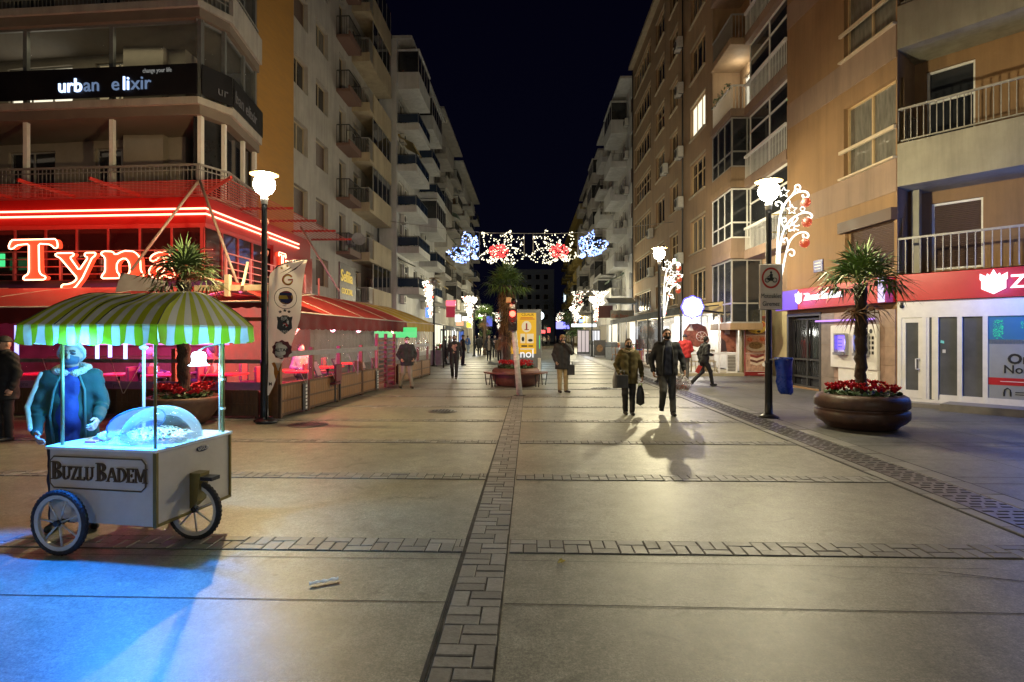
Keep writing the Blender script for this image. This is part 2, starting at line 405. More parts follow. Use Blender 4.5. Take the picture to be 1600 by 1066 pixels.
# manhole covers and litter
def manhole(px, py, r, label):
    p = gnd(px, py); m = MB(iron); m.lathe([(0, .012), (r * .9, .012), (r * .92, .006), (r * .96, .006), (r, .012), (r, 0)], (p.x, p.y, 0), 28)
    for i in range(-3, 4):
        for j in range(-3, 4):
            if math.hypot(i, j) < 3.3: m.box(p.x + i * r * .22 - r * .08, p.y + j * r * .22 - r * .03, .01, p.x + i * r * .22 + r * .08, p.y + j * r * .22 + r * .03, .017)
    tag(m.build('manhole_cover'), label, 'manhole')
manhole(692, 643, .33, 'round iron manhole cover in the paving left of the cobble strip')
manhole(482, 664, .36, 'round iron manhole cover beside the wooden planter boxes')
manhole(940, 607, .36, 'round iron manhole cover behind the woman in the olive coat')
m = MB(mat('white paper', (.75, .75, .72), .7, 0, .1, 20))
p = gnd(505, 914); pts = []
for i in range(9):
    t = i / 8; x = p.x - .085 + .17 * t; y = p.y - .03 + .085 * t
    for j, w in enumerate((-1, 0, 1)):
        pts.append((x - w * .008, y + w * (.016 + .008 * math.sin(i * 2)), .012 + .012 * abs(math.sin(i * 1.7 + j)) + (.012 if j == 1 else 0)))
m.add(pts, [(i * 3 + j, i * 3 + j + 3, i * 3 + j + 4, i * 3 + j + 1) for i in range(8) for j in range(2)], True)
tag(m.build('paper_scrap'), 'crumpled strip of white paper lying on the concrete left of the cobble strip', 'litter')
m = MB(mat('yellow leaf', (.35, .28, .03), .6, 0, .3, 30))
p = gnd(873, 880)
for k in range(7):
    a = random.uniform(0, 6.3); r0 = random.uniform(0, .03); c = Vector((p.x + r0 * math.cos(a) * 1.3, p.y + r0 * math.sin(a), .010 + k * .002)); d = Vector((math.cos(a), math.sin(a), .25)) * .028; n = Vector((-d.y, d.x, .01)) * .4
    m.add([c - d, c + n, c + d, c - n], [(0, 1, 2, 3)])
tag(m.build('fallen_leaf'), 'small yellow leaf scrap on the slab just right of the cobble strip', 'litter')
p = gnd(1010, 617); m = MB(MATS['white paper'])
m.add([(p.x - .1, p.y - .04, .012), (p.x + .09, p.y - .05, .03), (p.x + .1, p.y + .06, .014), (p.x, p.y + .02, .07), (p.x - .08, p.y + .06, .012)], [(0, 1, 3), (1, 2, 3), (2, 4, 3), (4, 0, 3)])
tag(m.build('paper_scrap'), 'crumpled white paper near the drain behind the couple', 'litter')

# ================================================================ BUILDINGS
def hole_wall(mb, M_, L_, z0, z1, holes, rev=.2):
    """wall in a facade frame with rectangular openings and their reveals"""
    xs = sorted(set([0.0, L_] + [round(v, 4) for h in holes for v in (h[0], h[0] + h[2])])); zs = sorted(set([z0, z1] + [round(v, 4) for h in holes for v in (h[1], h[1] + h[3])]))
    xs = [x for x in xs if -1e-6 <= x <= L_ + 1e-6]; zs = [z for z in zs if z0 - 1e-6 <= z <= z1 + 1e-6]
    old = mb.T; mb.T = (old @ M_) if old is not None else M_
    inh = lambda x, z: any(h[0] < x < h[0] + h[2] and h[1] < z < h[1] + h[3] for h in holes)
    for i in range(len(xs) - 1):
        j = 0
        while j < len(zs) - 1:
            if inh((xs[i] + xs[i + 1]) / 2, (zs[j] + zs[j + 1]) / 2): j += 1; continue
            k = j
            while k < len(zs) - 1 and not inh((xs[i] + xs[i + 1]) / 2, (zs[k] + zs[k + 1]) / 2): k += 1
            mb.add([(xs[i], 0, zs[j]), (xs[i + 1], 0, zs[j]), (xs[i + 1], 0, zs[k]), (xs[i], 0, zs[k])], [(0, 1, 2, 3)]); j = k
    for x, z, w, h in [q[:4] for q in holes]:
        a, b, c, d = (x, z), (x + w, z), (x + w, z + h), (x, z + h)
        for p, q in ((b, a), (c, b), (d, c), (a, d)):
            mb.add([(p[0], 0, p[1]), (q[0], 0, q[1]), (q[0], rev, q[1]), (p[0], rev, p[1])], [(3, 2, 1, 0)])
    mb.T = old
_win = {}
def win_meshes(w, h, style, fcol):
    k = (round(w, 2), round(h, 2), style, fcol.name)
    if k in _win: return _win[k]
    f = MB(fcol); t = .055
    f.box(0, -.03, 0, t, .05, h); f.box(w - t, -.03, 0, w, .05, h); f.box(t, -.03, 0, w - t, .05, t); f.box(t, -.03, h - t, w - t, .05, h)
    nm = max(0, round(w / .95) - 1)
    if style != 's':
        for i in range(nm):
            x = w * (i + 1) / (nm + 1); f.box(x - .03, -.025, t, x + .03, .045, h - t)
    if style == 't': f.box(t, -.02, h * .62 - .025, w - t, .04, h * .62 + .025)
    pm = {'d': glass_dark, 'c': glass_cloudy, 't': glass_dark, 's': mat('brown roller shutter', (.085, .05, .036), .6, 0, .15, 3), 'l': lit_room, 'k': glow('dim lit room', (1, .78, .42), .22), 'b': glow('blue lit room', (.25, .5, 1), .5)}[style]
    p = MB(pm)
    if style == 's':
        n = int(h / .05)
        for i in range(n):
            z = t + (h - 2 * t) * i / n; z2 = t + (h - 2 * t) * (i + 1) / n
            p.add([(t, .0, z), (w - t, .0, z), (w - t, -.018, z + (z2 - z) * .7), (t, -.018, z + (z2 - z) * .7), (w - t, 0, z2), (t, 0, z2)], [(0, 1, 2, 3), (3, 2, 4, 5)])
    else:
        if style == 'c' and w > 1.2:
            n = int(w / .09)
            pts = [(t + (w - 2 * t) * i / n, .02 + .006 * math.sin(i * 1.3), z) for i in range(n + 1) for z in (t, h - t)]
            p.add(pts, [(2 * i, 2 * i + 2, 2 * i + 3, 2 * i + 1) for i in range(n)], True)
        else: p.add([(t, .01, t), (w - t, .01, t), (w - t, .01, h - t), (t, .01, h - t)], [(0, 1, 2, 3)])
    fm = f_mesh(f, 'window'); pmh = f_mesh(p, 'pane')
    _win[k] = (fm, pmh); return _win[k]
def f_mesh(mb, name):
    me = bpy.data.meshes.new(name); me.from_pydata(mb.v, [], mb.f)
    for m in mb.mats: me.materials.append(m)
    me.polygons.foreach_set('material_index', mb.mi); me.polygons.foreach_set('use_smooth', mb.sm); me.update(); return me
_bal = {}
def balcony_meshes(w, d, style, wallm):
    k = (round(w, 2), round(d, 2), style, wallm.name)
    if k in _bal: return _bal[k]
    s = MB(wallm); r = None
    s.box(0, -d, -.16, w, .0, 0)
    if style == 'solid':
        s.box(0, -d, .0, w, -d + .09, 1.0); s.box(0, -d + .09, 0, .09, 0, .35); s.box(w - .09, -d + .09, 0, w, 0, .35)
        s.use(rail_grey).box(-.01, -d - .02, 1.0, w + .01, -d + .11, 1.04)
        r = MB(rail_grey)
        for x in (.045, w - .045):
            r.box(x - .02, -d + .1, .98, x + .02, 0, 1.02)
            y = -d + .16
            while y < -.05: r.box(x - .01, y - .01, .35, x + .01, y + .01, .98); y += .12
    elif style == 'rail':
        s.box(0, -d, 0, w, -d + .08, .18)
        r = MB(rail_dark)
        for a, b in (((.03, -.02), (.03, -d + .04)), ((.03, -d + .04), (w - .03, -d + .04)), ((w - .03, -d + .04), (w - .03, -.02))):
            r.bar((*a, .98), (*b, .98), .05, .04); L_ = math.hypot(b[0] - a[0], b[1] - a[1]); n = max(2, int(L_ / .13))
            for i in range(n + 1):
                t = i / n; x = a[0] + (b[0] - a[0]) * t; y = a[1] + (b[1] - a[1]) * t; r.box(x - .009, y - .009, .18 if abs(y + d - .04) < .05 else 0, x + .009, y + .009, .97)
    elif style == 'glass':
        s.box(0, -d, 0, w, -d + .08, .30); s.box(0, -d + .08, 0, .08, 0, .30); s.box(w - .08, -d + .08, 0, w, 0, .30)
        r = MB(rail_dark); bl = mat('blue tinted balcony glass', (.02, .035, .07), .08, 0, .2, 1)
        r.bar((.03, -d + .04, 1.0), (w - .03, -d + .04, 1.0), .05, .04); r.bar((.03, -d + .06, 1.0), (.03, 0, 1.0), .04, .04); r.bar((w - .03, -d + .06, 1.0), (w - .03, 0, 1.0), .04, .04)
        for x in (.03, w / 3, w * 2 / 3, w - .03): r.box(x - .02, -d + .02, .3, x + .02, -d + .06, .98)
        r.use(bl).box(.06, -d + .03, .36, w - .06, -d + .045, .95); r.box(.02, -d + .08, .36, .03, -.03, .95); r.box(w - .03, -d + .08, .36, w - .02, -.03, .95)
    elif style == 'closed':
        s.box(0, -d, 0, w, -d + .09, 1.0); s.box(0, -d + .09, 0, .09, 0, 1.0); s.box(w - .09, -d + .09, 0, w, 0, 1.0); s.box(-.02, -d - .03, 2.45, w + .02, 0, 2.6)
        r = MB(rail_grey)
        n = max(2, int(w / .9))
        for i in range(n + 1):
            x = .03 + (w - .06) * i / n; r.box(x - .025, -d + .02, 1.0, x + .025, -d + .07, 2.45)
        r.use(glass_dark).box(.05, -d + .04, 1.0, w - .05, -d + .05, 2.45); r.box(.04, -d + .08, 1.0, .05, -.05, 2.45); r.box(w - .05, -d + .08, 1.0, w - .04, -.05, 2.45)
    _bal[k] = (f_mesh(s, 'balcony'), f_mesh(r, 'railing')); return _bal[k]
_ac = None
def ac_mesh():
    global _ac
    if _ac is None:
        m = MB(mat('off white casing', (.5, .49, .45), .5, 0, .15, 9)); m.bbox(0, -.34, 0, .8, -.05, .56, .02)
        m.use(rail_dark).lathe([(0, 0), (.2, 0), (.215, .02), (.2, .02)], (0, 0, 0), 16)
        for i in range(len(m.v) - 64, len(m.v)): x, y, z = m.v[i]; m.v[i] = (x + .3, -.342 - z, y + .28)
        m.use(grey_metal).box(.1, -.3, -.05, .13, 0, 0).box(.66, -.3, -.05, .69, 0, 0)
        _ac = f_mesh(m, 'air_conditioner')
    return _ac
class Building:
    def __init__(s, name, label, cat, wallm, pts, z0, z1):
        s.loc = Vector((pts[0][0], pts[0][1], 0)); s.root = thing(name, label, cat, s.loc); s.wallm = wallm; s.pts = pts; s.z0, s.z1 = z0, z1
        s.mb = MB(wallm); s.mb.T = Matrix.Translation(-s.loc); s.done = set()
    def face(s, i, wins, fcol=white_paint, rev=.18, z0=None, z1=None):
        """openings of the i-th side: (x, z, w, h, style)"""
        P, Q = s.pts[i], s.pts[(i + 1) % len(s.pts)]; M_, L_, a = frame(P, Q)
        hole_wall(s.mb, M_, L_, s.z0 if z0 is None else z0, s.z1 if z1 is None else z1, wins, rev); s.done.add(i)
        for x, z, w, h, st in wins:
            s.window(M_, a, x, z, w, h, st, fcol, rev - .05)
        return M_, a
    def window(s, M_, a, x, z, w, h, st, fcol=white_paint, dep=.13):
        fm, pm = win_meshes(w, h, st, fcol); o = put('window', fm, s.root); s.at(o, M_, a, (x, dep, z)); put('pane', pm, o); return o
    def at(s, o, M_, a, p):
        o.location = (M_ @ Vector(p)) - s.loc; o.rotation_euler = (0, 0, a); return o
    def balcony(s, M_, a, x, z, w, d, style, m=None):
        bm, rm = balcony_meshes(w, d, style, m or s.wallm); o = s.at(put('balcony', bm, s.root), M_, a, (x, 0, z)); put('railing', rm, o); return o
    def ac(s, M_, a, x, z): return s.at(put('air_conditioner', ac_mesh(), s.root), M_, a, (x, 0, z))
    def part(s, name, mb, M_=None, a=0):
        o = mb.build(name, s.root)
        if M_ is not None: s.at(o, M_, a, (0, 0, 0))
        else: o.location = -s.loc
        return o
    def finish(s, roof=True):
        for i in range(len(s.pts)):
            if i not in s.done:
                M_, L_, a = frame(s.pts[i], s.pts[(i + 1) % len(s.pts)]); hole_wall(s.mb, M_, L_, s.z0, s.z1, [])
        s.mb.poly([(x, y, s.z1) for x, y in s.pts])
        if s.z0 > .5: s.mb.poly([(x, y, s.z0) for x, y in s.pts][::-1])
        s.mb.build('wall', s.root)

plaster_grey = mat('grey plaster', (.38, .36, .33), .8, 0, .16, 1.1, .25, 30, streak=.35)
plaster_beige = mat('beige plaster', (.40, .33, .22), .8, 0, .15, 1.2, .2, 30, streak=.3)
plaster_white = mat('whitish plaster', (.48, .48, .47), .8, 0, .15, .9, .2, 30, streak=.35)
plaster_tan = mat('tan plaster', (.30, .20, .115), .8, 0, .17, .8, .2, 26, streak=.35)
plaster_orange = mat('orange tan plaster', (.255, .150, .070), .8, 0, .15, .9, .2, 26, streak=.3)
plaster_pink = mat('pinkish tan plaster', (.255, .175, .125), .8, 0, .15, .9, .2, 26, streak=.35)
plaster_cream = mat('cream concrete', (.30, .275, .205), .75, 0, .18, 1.3, .2, 26, streak=.4)
plaster_ochre = mat('ochre plaster', (.40, .31, .10), .8, 0, .15, .9)
column_gold = mat('ochre column', (.38, .20, .045), .75, 0, .12, 1.2, .3, 20, stretch=(1, 1, 6))

# ---- right: the bank's building
dirc = Vector((.655, -.756)); inw = Vector((.756, .655))
A = at(1402, 14).xy; B = at(1230, 19.0).xy; A2 = A + inw * 1.3; C2 = A2 + dirc * 5.2; C1 = A + dirc * 5.0
LAB = (A - B).length
bank = Building('apartment_building', 'tan apartment block above the red bank sign with angled corner balconies', 'building', plaster_orange,
                [tuple(B), tuple(A), tuple(A2), tuple(C2), (24, C2.y - 1), (24, 19.0)], 0, 20)
def on_ab(px):   # position along the side facade seen at that horizontal coordinate
    k = (px - VPX) / F_PX; p0, p1 = B, A
    d0 = p0.x - k * (p0.y - .0315 * p0.x); d1 = p1.x - k * (p1.y - .0315 * p1.x)
    return LAB * d0 / (d0 - d1)
x0, x1 = on_ab(1318), on_ab(1399)
gx0, gx1 = on_ab(1233), on_ab(1281)
wins = [(x0, 6.12 + 3.3 * k, x1 - x0, 1.95, 'c') for k in range(4)] + [(x0 + .05, 3.35, x1 - x0 - .1, 1.25, 's'), (gx0, .05, gx1 - gx0, 2.25, 'd')]
P_, Q_ = bank.pts[0], bank.pts[1]; M_, L_, a_ = frame(P_, Q_)
hole_wall(bank.mb, M_, L_, 0, 20, wins, .22); bank.done.add(0)
tanframe = mat('tan window frame', (.50, .36, .20), .5, 0, .1)
for x, z, w, h, st in wins[:5]: bank.window(M_, a_, x, z, w, h, st, tanframe, .15)
b = MB(plaster_pink)
for k in range(4):
    b = MB(plaster_pink); b.box(.02, -.02, 5.25 + 3.3 * k, L_ - .02, .0, 6.06 + 3.3 * k); bank.part('facade_band', b, M_, a_)
for k in range(4):
    r = MB(mat('pale window rail', (.55, .45, .32), .5, 0, .1)); zz = 6.12 + 3.3 * k
    r.bar((x0 - .1, -.06, zz + .72), (x1 + .05, -.06, zz + .72), .07, .09); r.bar((x0 - .1, -.05, zz - .03), (x1 + .05, -.05, zz - .03), .14, .05)
    bank.part('window_rail', r, M_, a_)
b = MB(mat('brown roller shutter', (.085, .05, .036))); b.box(x0 - .05, -.16, 4.55, x1 + .05, .0, 4.85); bank.part('shutter_box', b, M_, a_)
# the dark iron gate in the side facade
gt = MB(rail_dark); w = gx1 - gx0
for x in (0, w / 2 - .03, w - .06): gt.box(gx0 + x, .1, .05, gx0 + x + .06, .16, 2.25)
for z in (.05, .35, .9, 2.19): gt.box(gx0 + .06, .105, z, gx0 + w / 2 - .03, .155, z + .06); gt.box(gx0 + w / 2 + .03, .105, z, gx0 + w - .06, .155, z + .06)
for i in range(11):
    x = gx0 + .12 + i * (w - .24) / 10
    gt.tube([(x + .05 * math.sin(z * 9 + i), .125, .4 + z) for z in [j * .15 for j in range(13)]], .008, 4)
gt.box(gx0 - .1, -.035, 0, gx0, .1, 2.4); gt.box(gx0 + w, -.035, 0, gx0 + w + .08, .1, 2.4); gt.box(gx0, -.035, 2.3, gx0 + w, .1, 2.4)
go = bank.part('gate', gt, M_, a_); pn = MB(glass_dark); pn.box(gx0, .185, .05, gx0 + w, .19, 2.25); pn.build('pane', go)
# stone cladding strip and pillar under the sign
st_ = MB(mat('pinkish stone cladding', (.30, .20, .15), .5, 0, .35, 3, .1)); stone2 = mat('grey brown stone cladding', (.22, .18, .15), .5, 0, .3, 3)
xs0, xs1 = on_ab(1284), on_ab(1400); n = 0
for r_ in range(5):
    x = xs0; hh = 2.35 / 5
    while x < xs1 - .02:
        w2 = min(.62, xs1 - x); st_.use(MATS['pinkish stone cladding'] if (n * 7 + r_) % 3 else stone2).box(x + .004, -.03, r_ * hh + .004, x + w2 - .004, 0, (r_ + 1) * hh - .004); x += w2; n += 1
bank.part('stone_cladding', st_, M_, a_)
# corner balconies
Mc, Lc, ac_ = frame(tuple(A), tuple(C1))
for k in range(4):
    z = 5.35 + 3.38 * k
    b = MB(plaster_cream); b.box(0, 0, z, Lc, 1.28, z + .2); b.box(0, 0, z + .2, Lc, .12, z + 1.05); b.box(0, .12, z + .2, .12, 1.28, z + 1.05)
    o = bank.part('balcony', b, Mc, ac_)
    r = MB(mat('weathered cream rail', (.30, .28, .24), .5, 0, .2, 9)); zt = z + 1.9
    r.bar((.0, .06, zt), (Lc, .06, zt), .05, .045); r.bar((.06, .06, z + 1.12), (Lc, .06, z + 1.12), .04, .03)
    i = 0
    while i * .13 < Lc: r.box(i * .13, .045, z + 1.13, i * .13 + .018, .065, zt - .02); i += 1
    r.bar((.06, .08, zt), (.06, 1.28, zt), .04, .04)
    for i in range(1, 9): r.box(.05, .06 + i * .14, z + 1.05, .068, .078 + i * .14, zt - .02)
    r.build('railing', o)
b = MB(MATS['weathered cream rail']); zt = 4.06
b.bar((.0, .06, zt), (Lc, .06, zt), .05, .05); i = 0
while i * .15 < Lc: b.box(i * .15, .045, 3.2, i * .15 + .02, .065, zt - .02); i += 1
bank.part('railing', b, Mc, ac_)
Mw, Lw, aw = frame(tuple(A2), tuple(C2)); wv = []
for k in range(-1, 4):
    z = 6.35 + 3.38 * k
    if k >= 0: wv += [(.25, z, 1.0, 2.1, 't'), (2.3, z - .0, 1.5, 2.2, 't')]
    else: wv += [(.35, 3.35, 1.05, 1.7, 's'), (2.45, 3.25, 1.5, 1.95, 't')]
hole_wall(bank.mb, Mw, Lw, 3.2, 20, wv, .2); bank.done.add(2)
for x, z, w, h, s_ in wv: bank.window(Mw, aw, x, z, w, h, s_, white_paint, .12)
Mr, Lr, ar = frame(tuple(A), tuple(A2)); bank.mb.use(plaster_pink); hole_wall(bank.mb, Mr, Lr, 3.2, 20, []); bank.done.add(1); bank.mb.use(plaster_orange)
bank.mb.T = Matrix.Translation(-bank.loc)
bank.mb.use(plaster_cream); f_ = [(A.x, A.y), (C1.x, C1.y), (C2.x, C2.y), (A2.x, A2.y)]
bank.mb.poly([(x, y, 3.19) for x, y in f_])
post = MB(plaster_cream); post.box(.1, .7, 3.2, .26, .9, 5.34); bank.part('pillar', post, Mc, ac_)
# shop front under the angled balconies
sf = MB(white_paint)
V_ = [(0, .56, 'door'), (.56, .80, 'light'), (.80, 1.20, 'pane'), (1.22, 1.66, 'pane'), (1.74, 4.9, 'poster')]
zb, zt = .17, 2.12
sf.box(0, 0, zt, 5, .12, 2.52); sf.box(-.0, 0, 0.0, 5, .12, zb)
for x in (0, .51, .76, 1.19, 1.65, 4.9): sf.box(x, .0, zb, x + (.09 if x != .76 else .07), .12, zt)
for x0_, x1_ in ((.85, 1.19), (1.28, 1.65), (1.74, 4.9)): sf.box(x0_, .01, zb, x1_, .11, zb + .13)
o = bank.part('shop_front', sf, Mc, ac_)
pn = MB(glass_grey)
for x0_, x1_ in ((.82, 1.22), (1.26, 1.68)): pn.box(x0_, .06, zb + .1, x1_, .07, zt)
pn.build('pane', o)
b = MB(glow('teal door sticker', (.2, .8, .75), .5, False)); b.prism([(.86, 1.52), (.93, 1.50), (.93, 1.56), (.87, 1.58)], .05, .056); b.use(mat('pale sticker', (.5, .5, .48), .5)); b.box(.9, .052, 1.28, .96, .058, 1.36); bank.part('sticker', b, Mc, ac_)
dr = MB(white_paint)
dr.box(.09, .02, zb + .01, .17, .08, zt - .01); dr.box(.43, .02, zb + .01, .51, .08, zt - .01); dr.box(.17, .02, zb + .01, .43, .08, zb + .2); dr.box(.17, .02, zt - .12, .43, .08, zt - .01)
dr.box(.60, .02, zb + .01, .65, .08, zt); dr.box(.70, .02, zb + .01, .76, .08, zt)
d_ = bank.part('door', dr, Mc, ac_); pn = MB(glass_grey); pn.box(.16, .045, zb + .15, .44, .055, zt - .1); pn.box(.64, .045, zb, .71, .055, zt); pn.build('pane', d_)
h_ = MB(white_paint); h_.tube([(.45, .02, 1.13), (.45, -.05, 1.13), (.40, -.06, 1.13), (.40, -.06, .88), (.45, -.05, .88), (.45, .02, .88)], .014, 6); h_.build('handle', d_)
# window poster: grey sheet, blue top, red stripe, black words
ps = MB(mat('pale grey poster', (.30, .32, .32), .35, 0, .05)); ps.box(1.74, .03, zb + .13, 4.9, .04, 1.60)
ps.use(mat('blue poster', (.05, .19, .34), .3, 0, .1, 1)).box(1.74, .03, 1.28 + .22, 4.9, .04, zt)
ps.use(mat('red stripe', (.50, .015, .02), .4, 0, .05)).box(1.74, .024, .60, 4.9, .032, .76)
ink = mat('black ink', (.012, .012, .014), .5, 0, .05)
ps.use(ink).text('Ortak', 2.07, 1.08, .025, .30, .03, .01).text('Nokta', 2.0, .87, .025, .25, .012, .01)
ps.tube([(2.02, .022, .42), (2.02, .022, .5), (2.07, .022, .54), (2.12, .022, .5), (2.12, .022, .42)], .012, 5); ps.box(2.0, .022, .36, 2.03, .03, .46); ps.box(2.11, .022, .36, 2.14, .03, .46)
for i, w in enumerate((.42, .3)): ps.box(2.2, .022, .45 - i * .05, 2.2 + w, .03, .465 - i * .05)
ps.use(white_paint); ps.box(1.95, .02, .675, 2.6, .028, .69)
gl_ = glow('green display', (.03, .85, .35), .9, False)
ps.use(gl_)
for i in range(120): ps.bulb((random.uniform(1.83, 2.0), .02, random.uniform(1.62, 2.03)), .008)
for i in range(25): ps.bulb((random.uniform(2.28, 2.4), .02, random.uniform(1.85, 2.0)), .008)
bank.part('window_poster', ps, Mc, ac_)
# signs
bred = mat('red sign panel', (.50, .018, .022), .35, 0, .06)
wl_ = glow('white sign letter', (.95, .92, 1.0), 1.7); pl_ = glow('purple light on sign', (.16, .03, .75), .9)
def emblem(mb, cx, cz, s, y):
    mb.prism([(cx - .42 * s, cz + .12 * s), (cx - .42 * s, cz - .28 * s), (cx, cz - .52 * s), (cx + .42 * s, cz - .28 * s), (cx + .42 * s, cz + .12 * s), (cx + .2 * s, cz + .02 * s), (cx, cz - .02 * s), (cx - .2 * s, cz + .02 * s)], y, y + .03)
    for k_, (dx, an, hh) in enumerate(((0, 0, .56), (-.25, .5, .46), (.25, -.5, .46), (-.13, .2, .40), (.13, -.2, .40))):
        pts = [(cx + s * (dx + x * math.cos(an) - z * math.sin(an)), cz + s * (z * math.cos(an) + x * math.sin(an))) for x, z in ((0, hh), (.13, hh * .5), (.09, 0), (-.09, 0), (-.13, hh * .5))]
        mb.prism(pts, y - .002 * (k_ + 1), y + .03)
s1 = thing('bank_sign', 'long red bank sign with a purple lit end behind the palm, above the cash machine', 'sign', (*B, 0), a_)
b = MB(bred); b.bbox(-.15, -.3, 2.51, L_ - .02, -.02, 3.14, .01); b.build('panel', s1)
b = MB(pl_); b.box(-.16, -.312, 2.515, 1.15, -.302, 3.135); b.build('purple_glow', s1)  # purple light on the red face, put in as a glowing sheet
b = MB(wl_); b.text('Ziraat Bankası', 1.55, 2.76, -.33, .32, .004, .05); emblem(b, 1.25, 2.86, .36, -.35); b.build('lettering', s1)
b = MB(glow('pale lilac end panel', (.72, .62, 1.0), 1.0)); b.box(L_ - .26, -.312, 2.515, L_ - .02, -.302, 3.135); b.build('end_panel', s1)
s2 = thing('bank_sign', 'red bank sign with large white emblem over the glass doors', 'sign', (*A, 0), ac_)
b = MB(bred); b.bbox(0.02, -.08, 2.53, 5, -.0, 3.17, .01); b.build('panel', s2)
b = MB(wl_); b.text('Ziraat Bankası', 2.14, 2.72, -.09, .40, .012, .06); emblem(b, 1.86, 2.86, .50, -.12); b.build('lettering', s2)
p = Mc @ Vector((1.9, -.5, 2.85)); light('sign_glow', p, (.16, .20, 1.0), 14, None, .25); light('sign_glow', Mc @ Vector((3.3, -.8, 2.8)), (.02, .20, 1.0), 150, None, .2)
p = M_ @ Vector((.9, -.75, 2.85)); light('sign_glow', p, (.22, .14, 1.0), 12, None, .25)
# steps
b = MB(mat('grey step stone', (.20, .19, .175), .5, 0, .2, 3)); b.T = Mc; b.box(-.1, -.38, 0, 1.2, .0, .10); b.box(1.05, -.75, 0, 5.2, 0, .165); tag(b.build('bank_step'), 'low grey stone step in front of the bank doors', 'step')
# cash machine
atm = thing('cash_machine', 'white wall cash machine with two blue lit screens behind the palm trunk', 'cash machine', (*B, 0), a_)
ax0, ax1 = on_ab(1304), on_ab(1377); w = ax1 - ax0
b = MB(white_paint); b.bbox(ax0, -.14, .80, ax1, -.03, 1.98, .02); b.bbox(ax0 + .3, -.10, .05, ax1, -.03, .80, .01); b.build('surround', atm)
for fx in (.16, .60):
    b = MB(mat('brushed steel', (.42, .42, .44), .3, .8, .1)); q0 = ax0 + w * fx; q1 = q0 + w * .27
    b.box(q0, -.24, 1.15, q0 + .04, -.14, 1.75); b.box(q1 - .04, -.24, 1.15, q1, -.14, 1.75); b.box(q0 + .04, -.26, 1.71, q1 - .04, -.14, 1.75); b.box(q0 + .04, -.3, 1.15, q1 - .04, -.14, 1.22)
    o = b.build('terminal', atm)
    b = MB(glow('violet screen', (.16, .10, 1.0), 2.2) if fx < .3 else glow('blue screen', (.05, .2, 1.0), 1.3)); b.box(q0 + .06, -.16, 1.3, q1 - .06, -.145, 1.69); b.build('screen', o)
    b = MB(mat('keypad grey', (.1, .1, .1), .5)); b.box(q0 + .1, -.28, 1.22, q1 - .12, -.18, 1.235)
    for i in range(3): b.box(q0 + .09, -.162, 1.36 + i * .1, q1 - .25, -.1605, 1.39 + i * .1)
    b.build('keypad', o)
b = MB(ink)
for i in range(4):
    for j in range(2): b = MB(ink); b.box(ax1 - .30 + j * .13, -.145, 1.2 + i * .13, ax1 - .22 + j * .13, -.142, 1.28 + i * .13); b.build('sticker', atm)
b = MB(ink); b.prism([(ax1 - .2 + .06 * math.cos(t * .52), 1.80 + .06 * math.sin(t * .52)) for t in range(12)], -.146, -.142); b.build('sticker', atm)
light('screen_light', M_ @ Vector((ax0 + w * .3, -.45, 1.5)), (.25, .2, 1), 4, None, .1)
b = MB(glow('violet tube', (.55, .25, 1.0), 1.2)); b.T = M_; b.cyl((on_ab(1280), -.12, 2.12), (on_ab(1372), -.12, 2.12), .025, 8)
tag(b.build('light_tube'), 'thin violet light tube on the wall above the cash machine', 'light tube')
# wall things near the gate
b = MB(mat('blue plate', (.02, .03, .25), .4, 0, .05)); b.T = M_; b.box(on_ab(1272), -.03, 3.62, on_ab(1286), 0, 3.98); b.use(white_paint)
for i in range(3): b.box(on_ab(1274), -.034, 3.70 + i * .09, on_ab(1283), -.03, 3.72 + i * .09)
tag(b.build('street_plate'), 'small blue street name plate on the tan wall', 'sign')
b = MB(dark_metal); b.T = Mc; b.ball((.1, -.02, 2.4), .05); b.box(.07, -.02, 2.42, .13, .06, 2.5); tag(b.build('security_camera'), 'small dark dome camera under the corner of the red bank sign', 'camera')
lgt = MB(glow('green lamp', (.05, 1, .3), 3)); p = at(1236, 19.05); lgt.ball((p.x - .08, p.y, hz(155, 19)), .05)
tag(lgt.build('pharmacy_lamp'), 'tiny green lamp high on the edge of the orange wall', 'lamp')

# ---- right: the long tan block with the corner balconies
XR, XW = 8.1, 9.3; Y0, Y1, Y2 = 19.3, 23.1, 45.0
tan = Building('apartment_building', 'long brown apartment block over the cafe with a stack of corner balconies', 'building', plaster_tan,
               [(XR, Y2), (XR, 25.5), (XW, 25.5), (XW, Y0), (24, Y0), (24, Y2)], 3.2, 22.6)
LV = [2.15 + 2.85 * k for k in range(7)]
wins = []; rails = []
u = lambda D: Y2 - D - .27
for k, L in enumerate(LV):
    for i, (d0, d1) in enumerate(((26.3, 28.7), (31.2, 32.9), (34.3, 36.6), (38.2, 43.8))):
        st = 'dctd'[(i + k) % 4]
        if k == 3 and i == 0: st = 'l'
        zz = L + (.75 if k else 1.25); hh = 1.62 if k else 1.4
        wins.append((u(d1), zz, d1 - d0, hh, st))
M2, a2 = tan.face(0, wins, tanframe)
for x, z, w, h, s_ in wins:
    b = MB(plaster_beige); b.box(x - .08, -.09, z - .07, x + w + .08, 0, z - .0); tan.part('window_sill', b, M2, a2)
    b = MB(plaster_beige); b.box(x - .06, -.03, z + h, x + w + .06, 0, z + h + .1); tan.part('window_head', b, M2, a2)
for k, x, dz in ((1, u(30.6), .2), (2, u(30.6), .3), (3, u(30.6), .1), (5, u(30.7), .2), (2, u(37.9), .0), (1, u(37.8), .3), (3, u(33.9), .2), (4, u(30.6), .6), (0, u(33.9), 1.1)):
    tan.ac(M2, a2, x, LV[k] + .3 + dz)
for x in (.15, u(30.0)): pip = MB(rail_dark); pip.cyl((x, -.06, 3.2), (x, -.06, 22.4), .04, 6); tan.part('drain_pipe', pip, M2, a2)
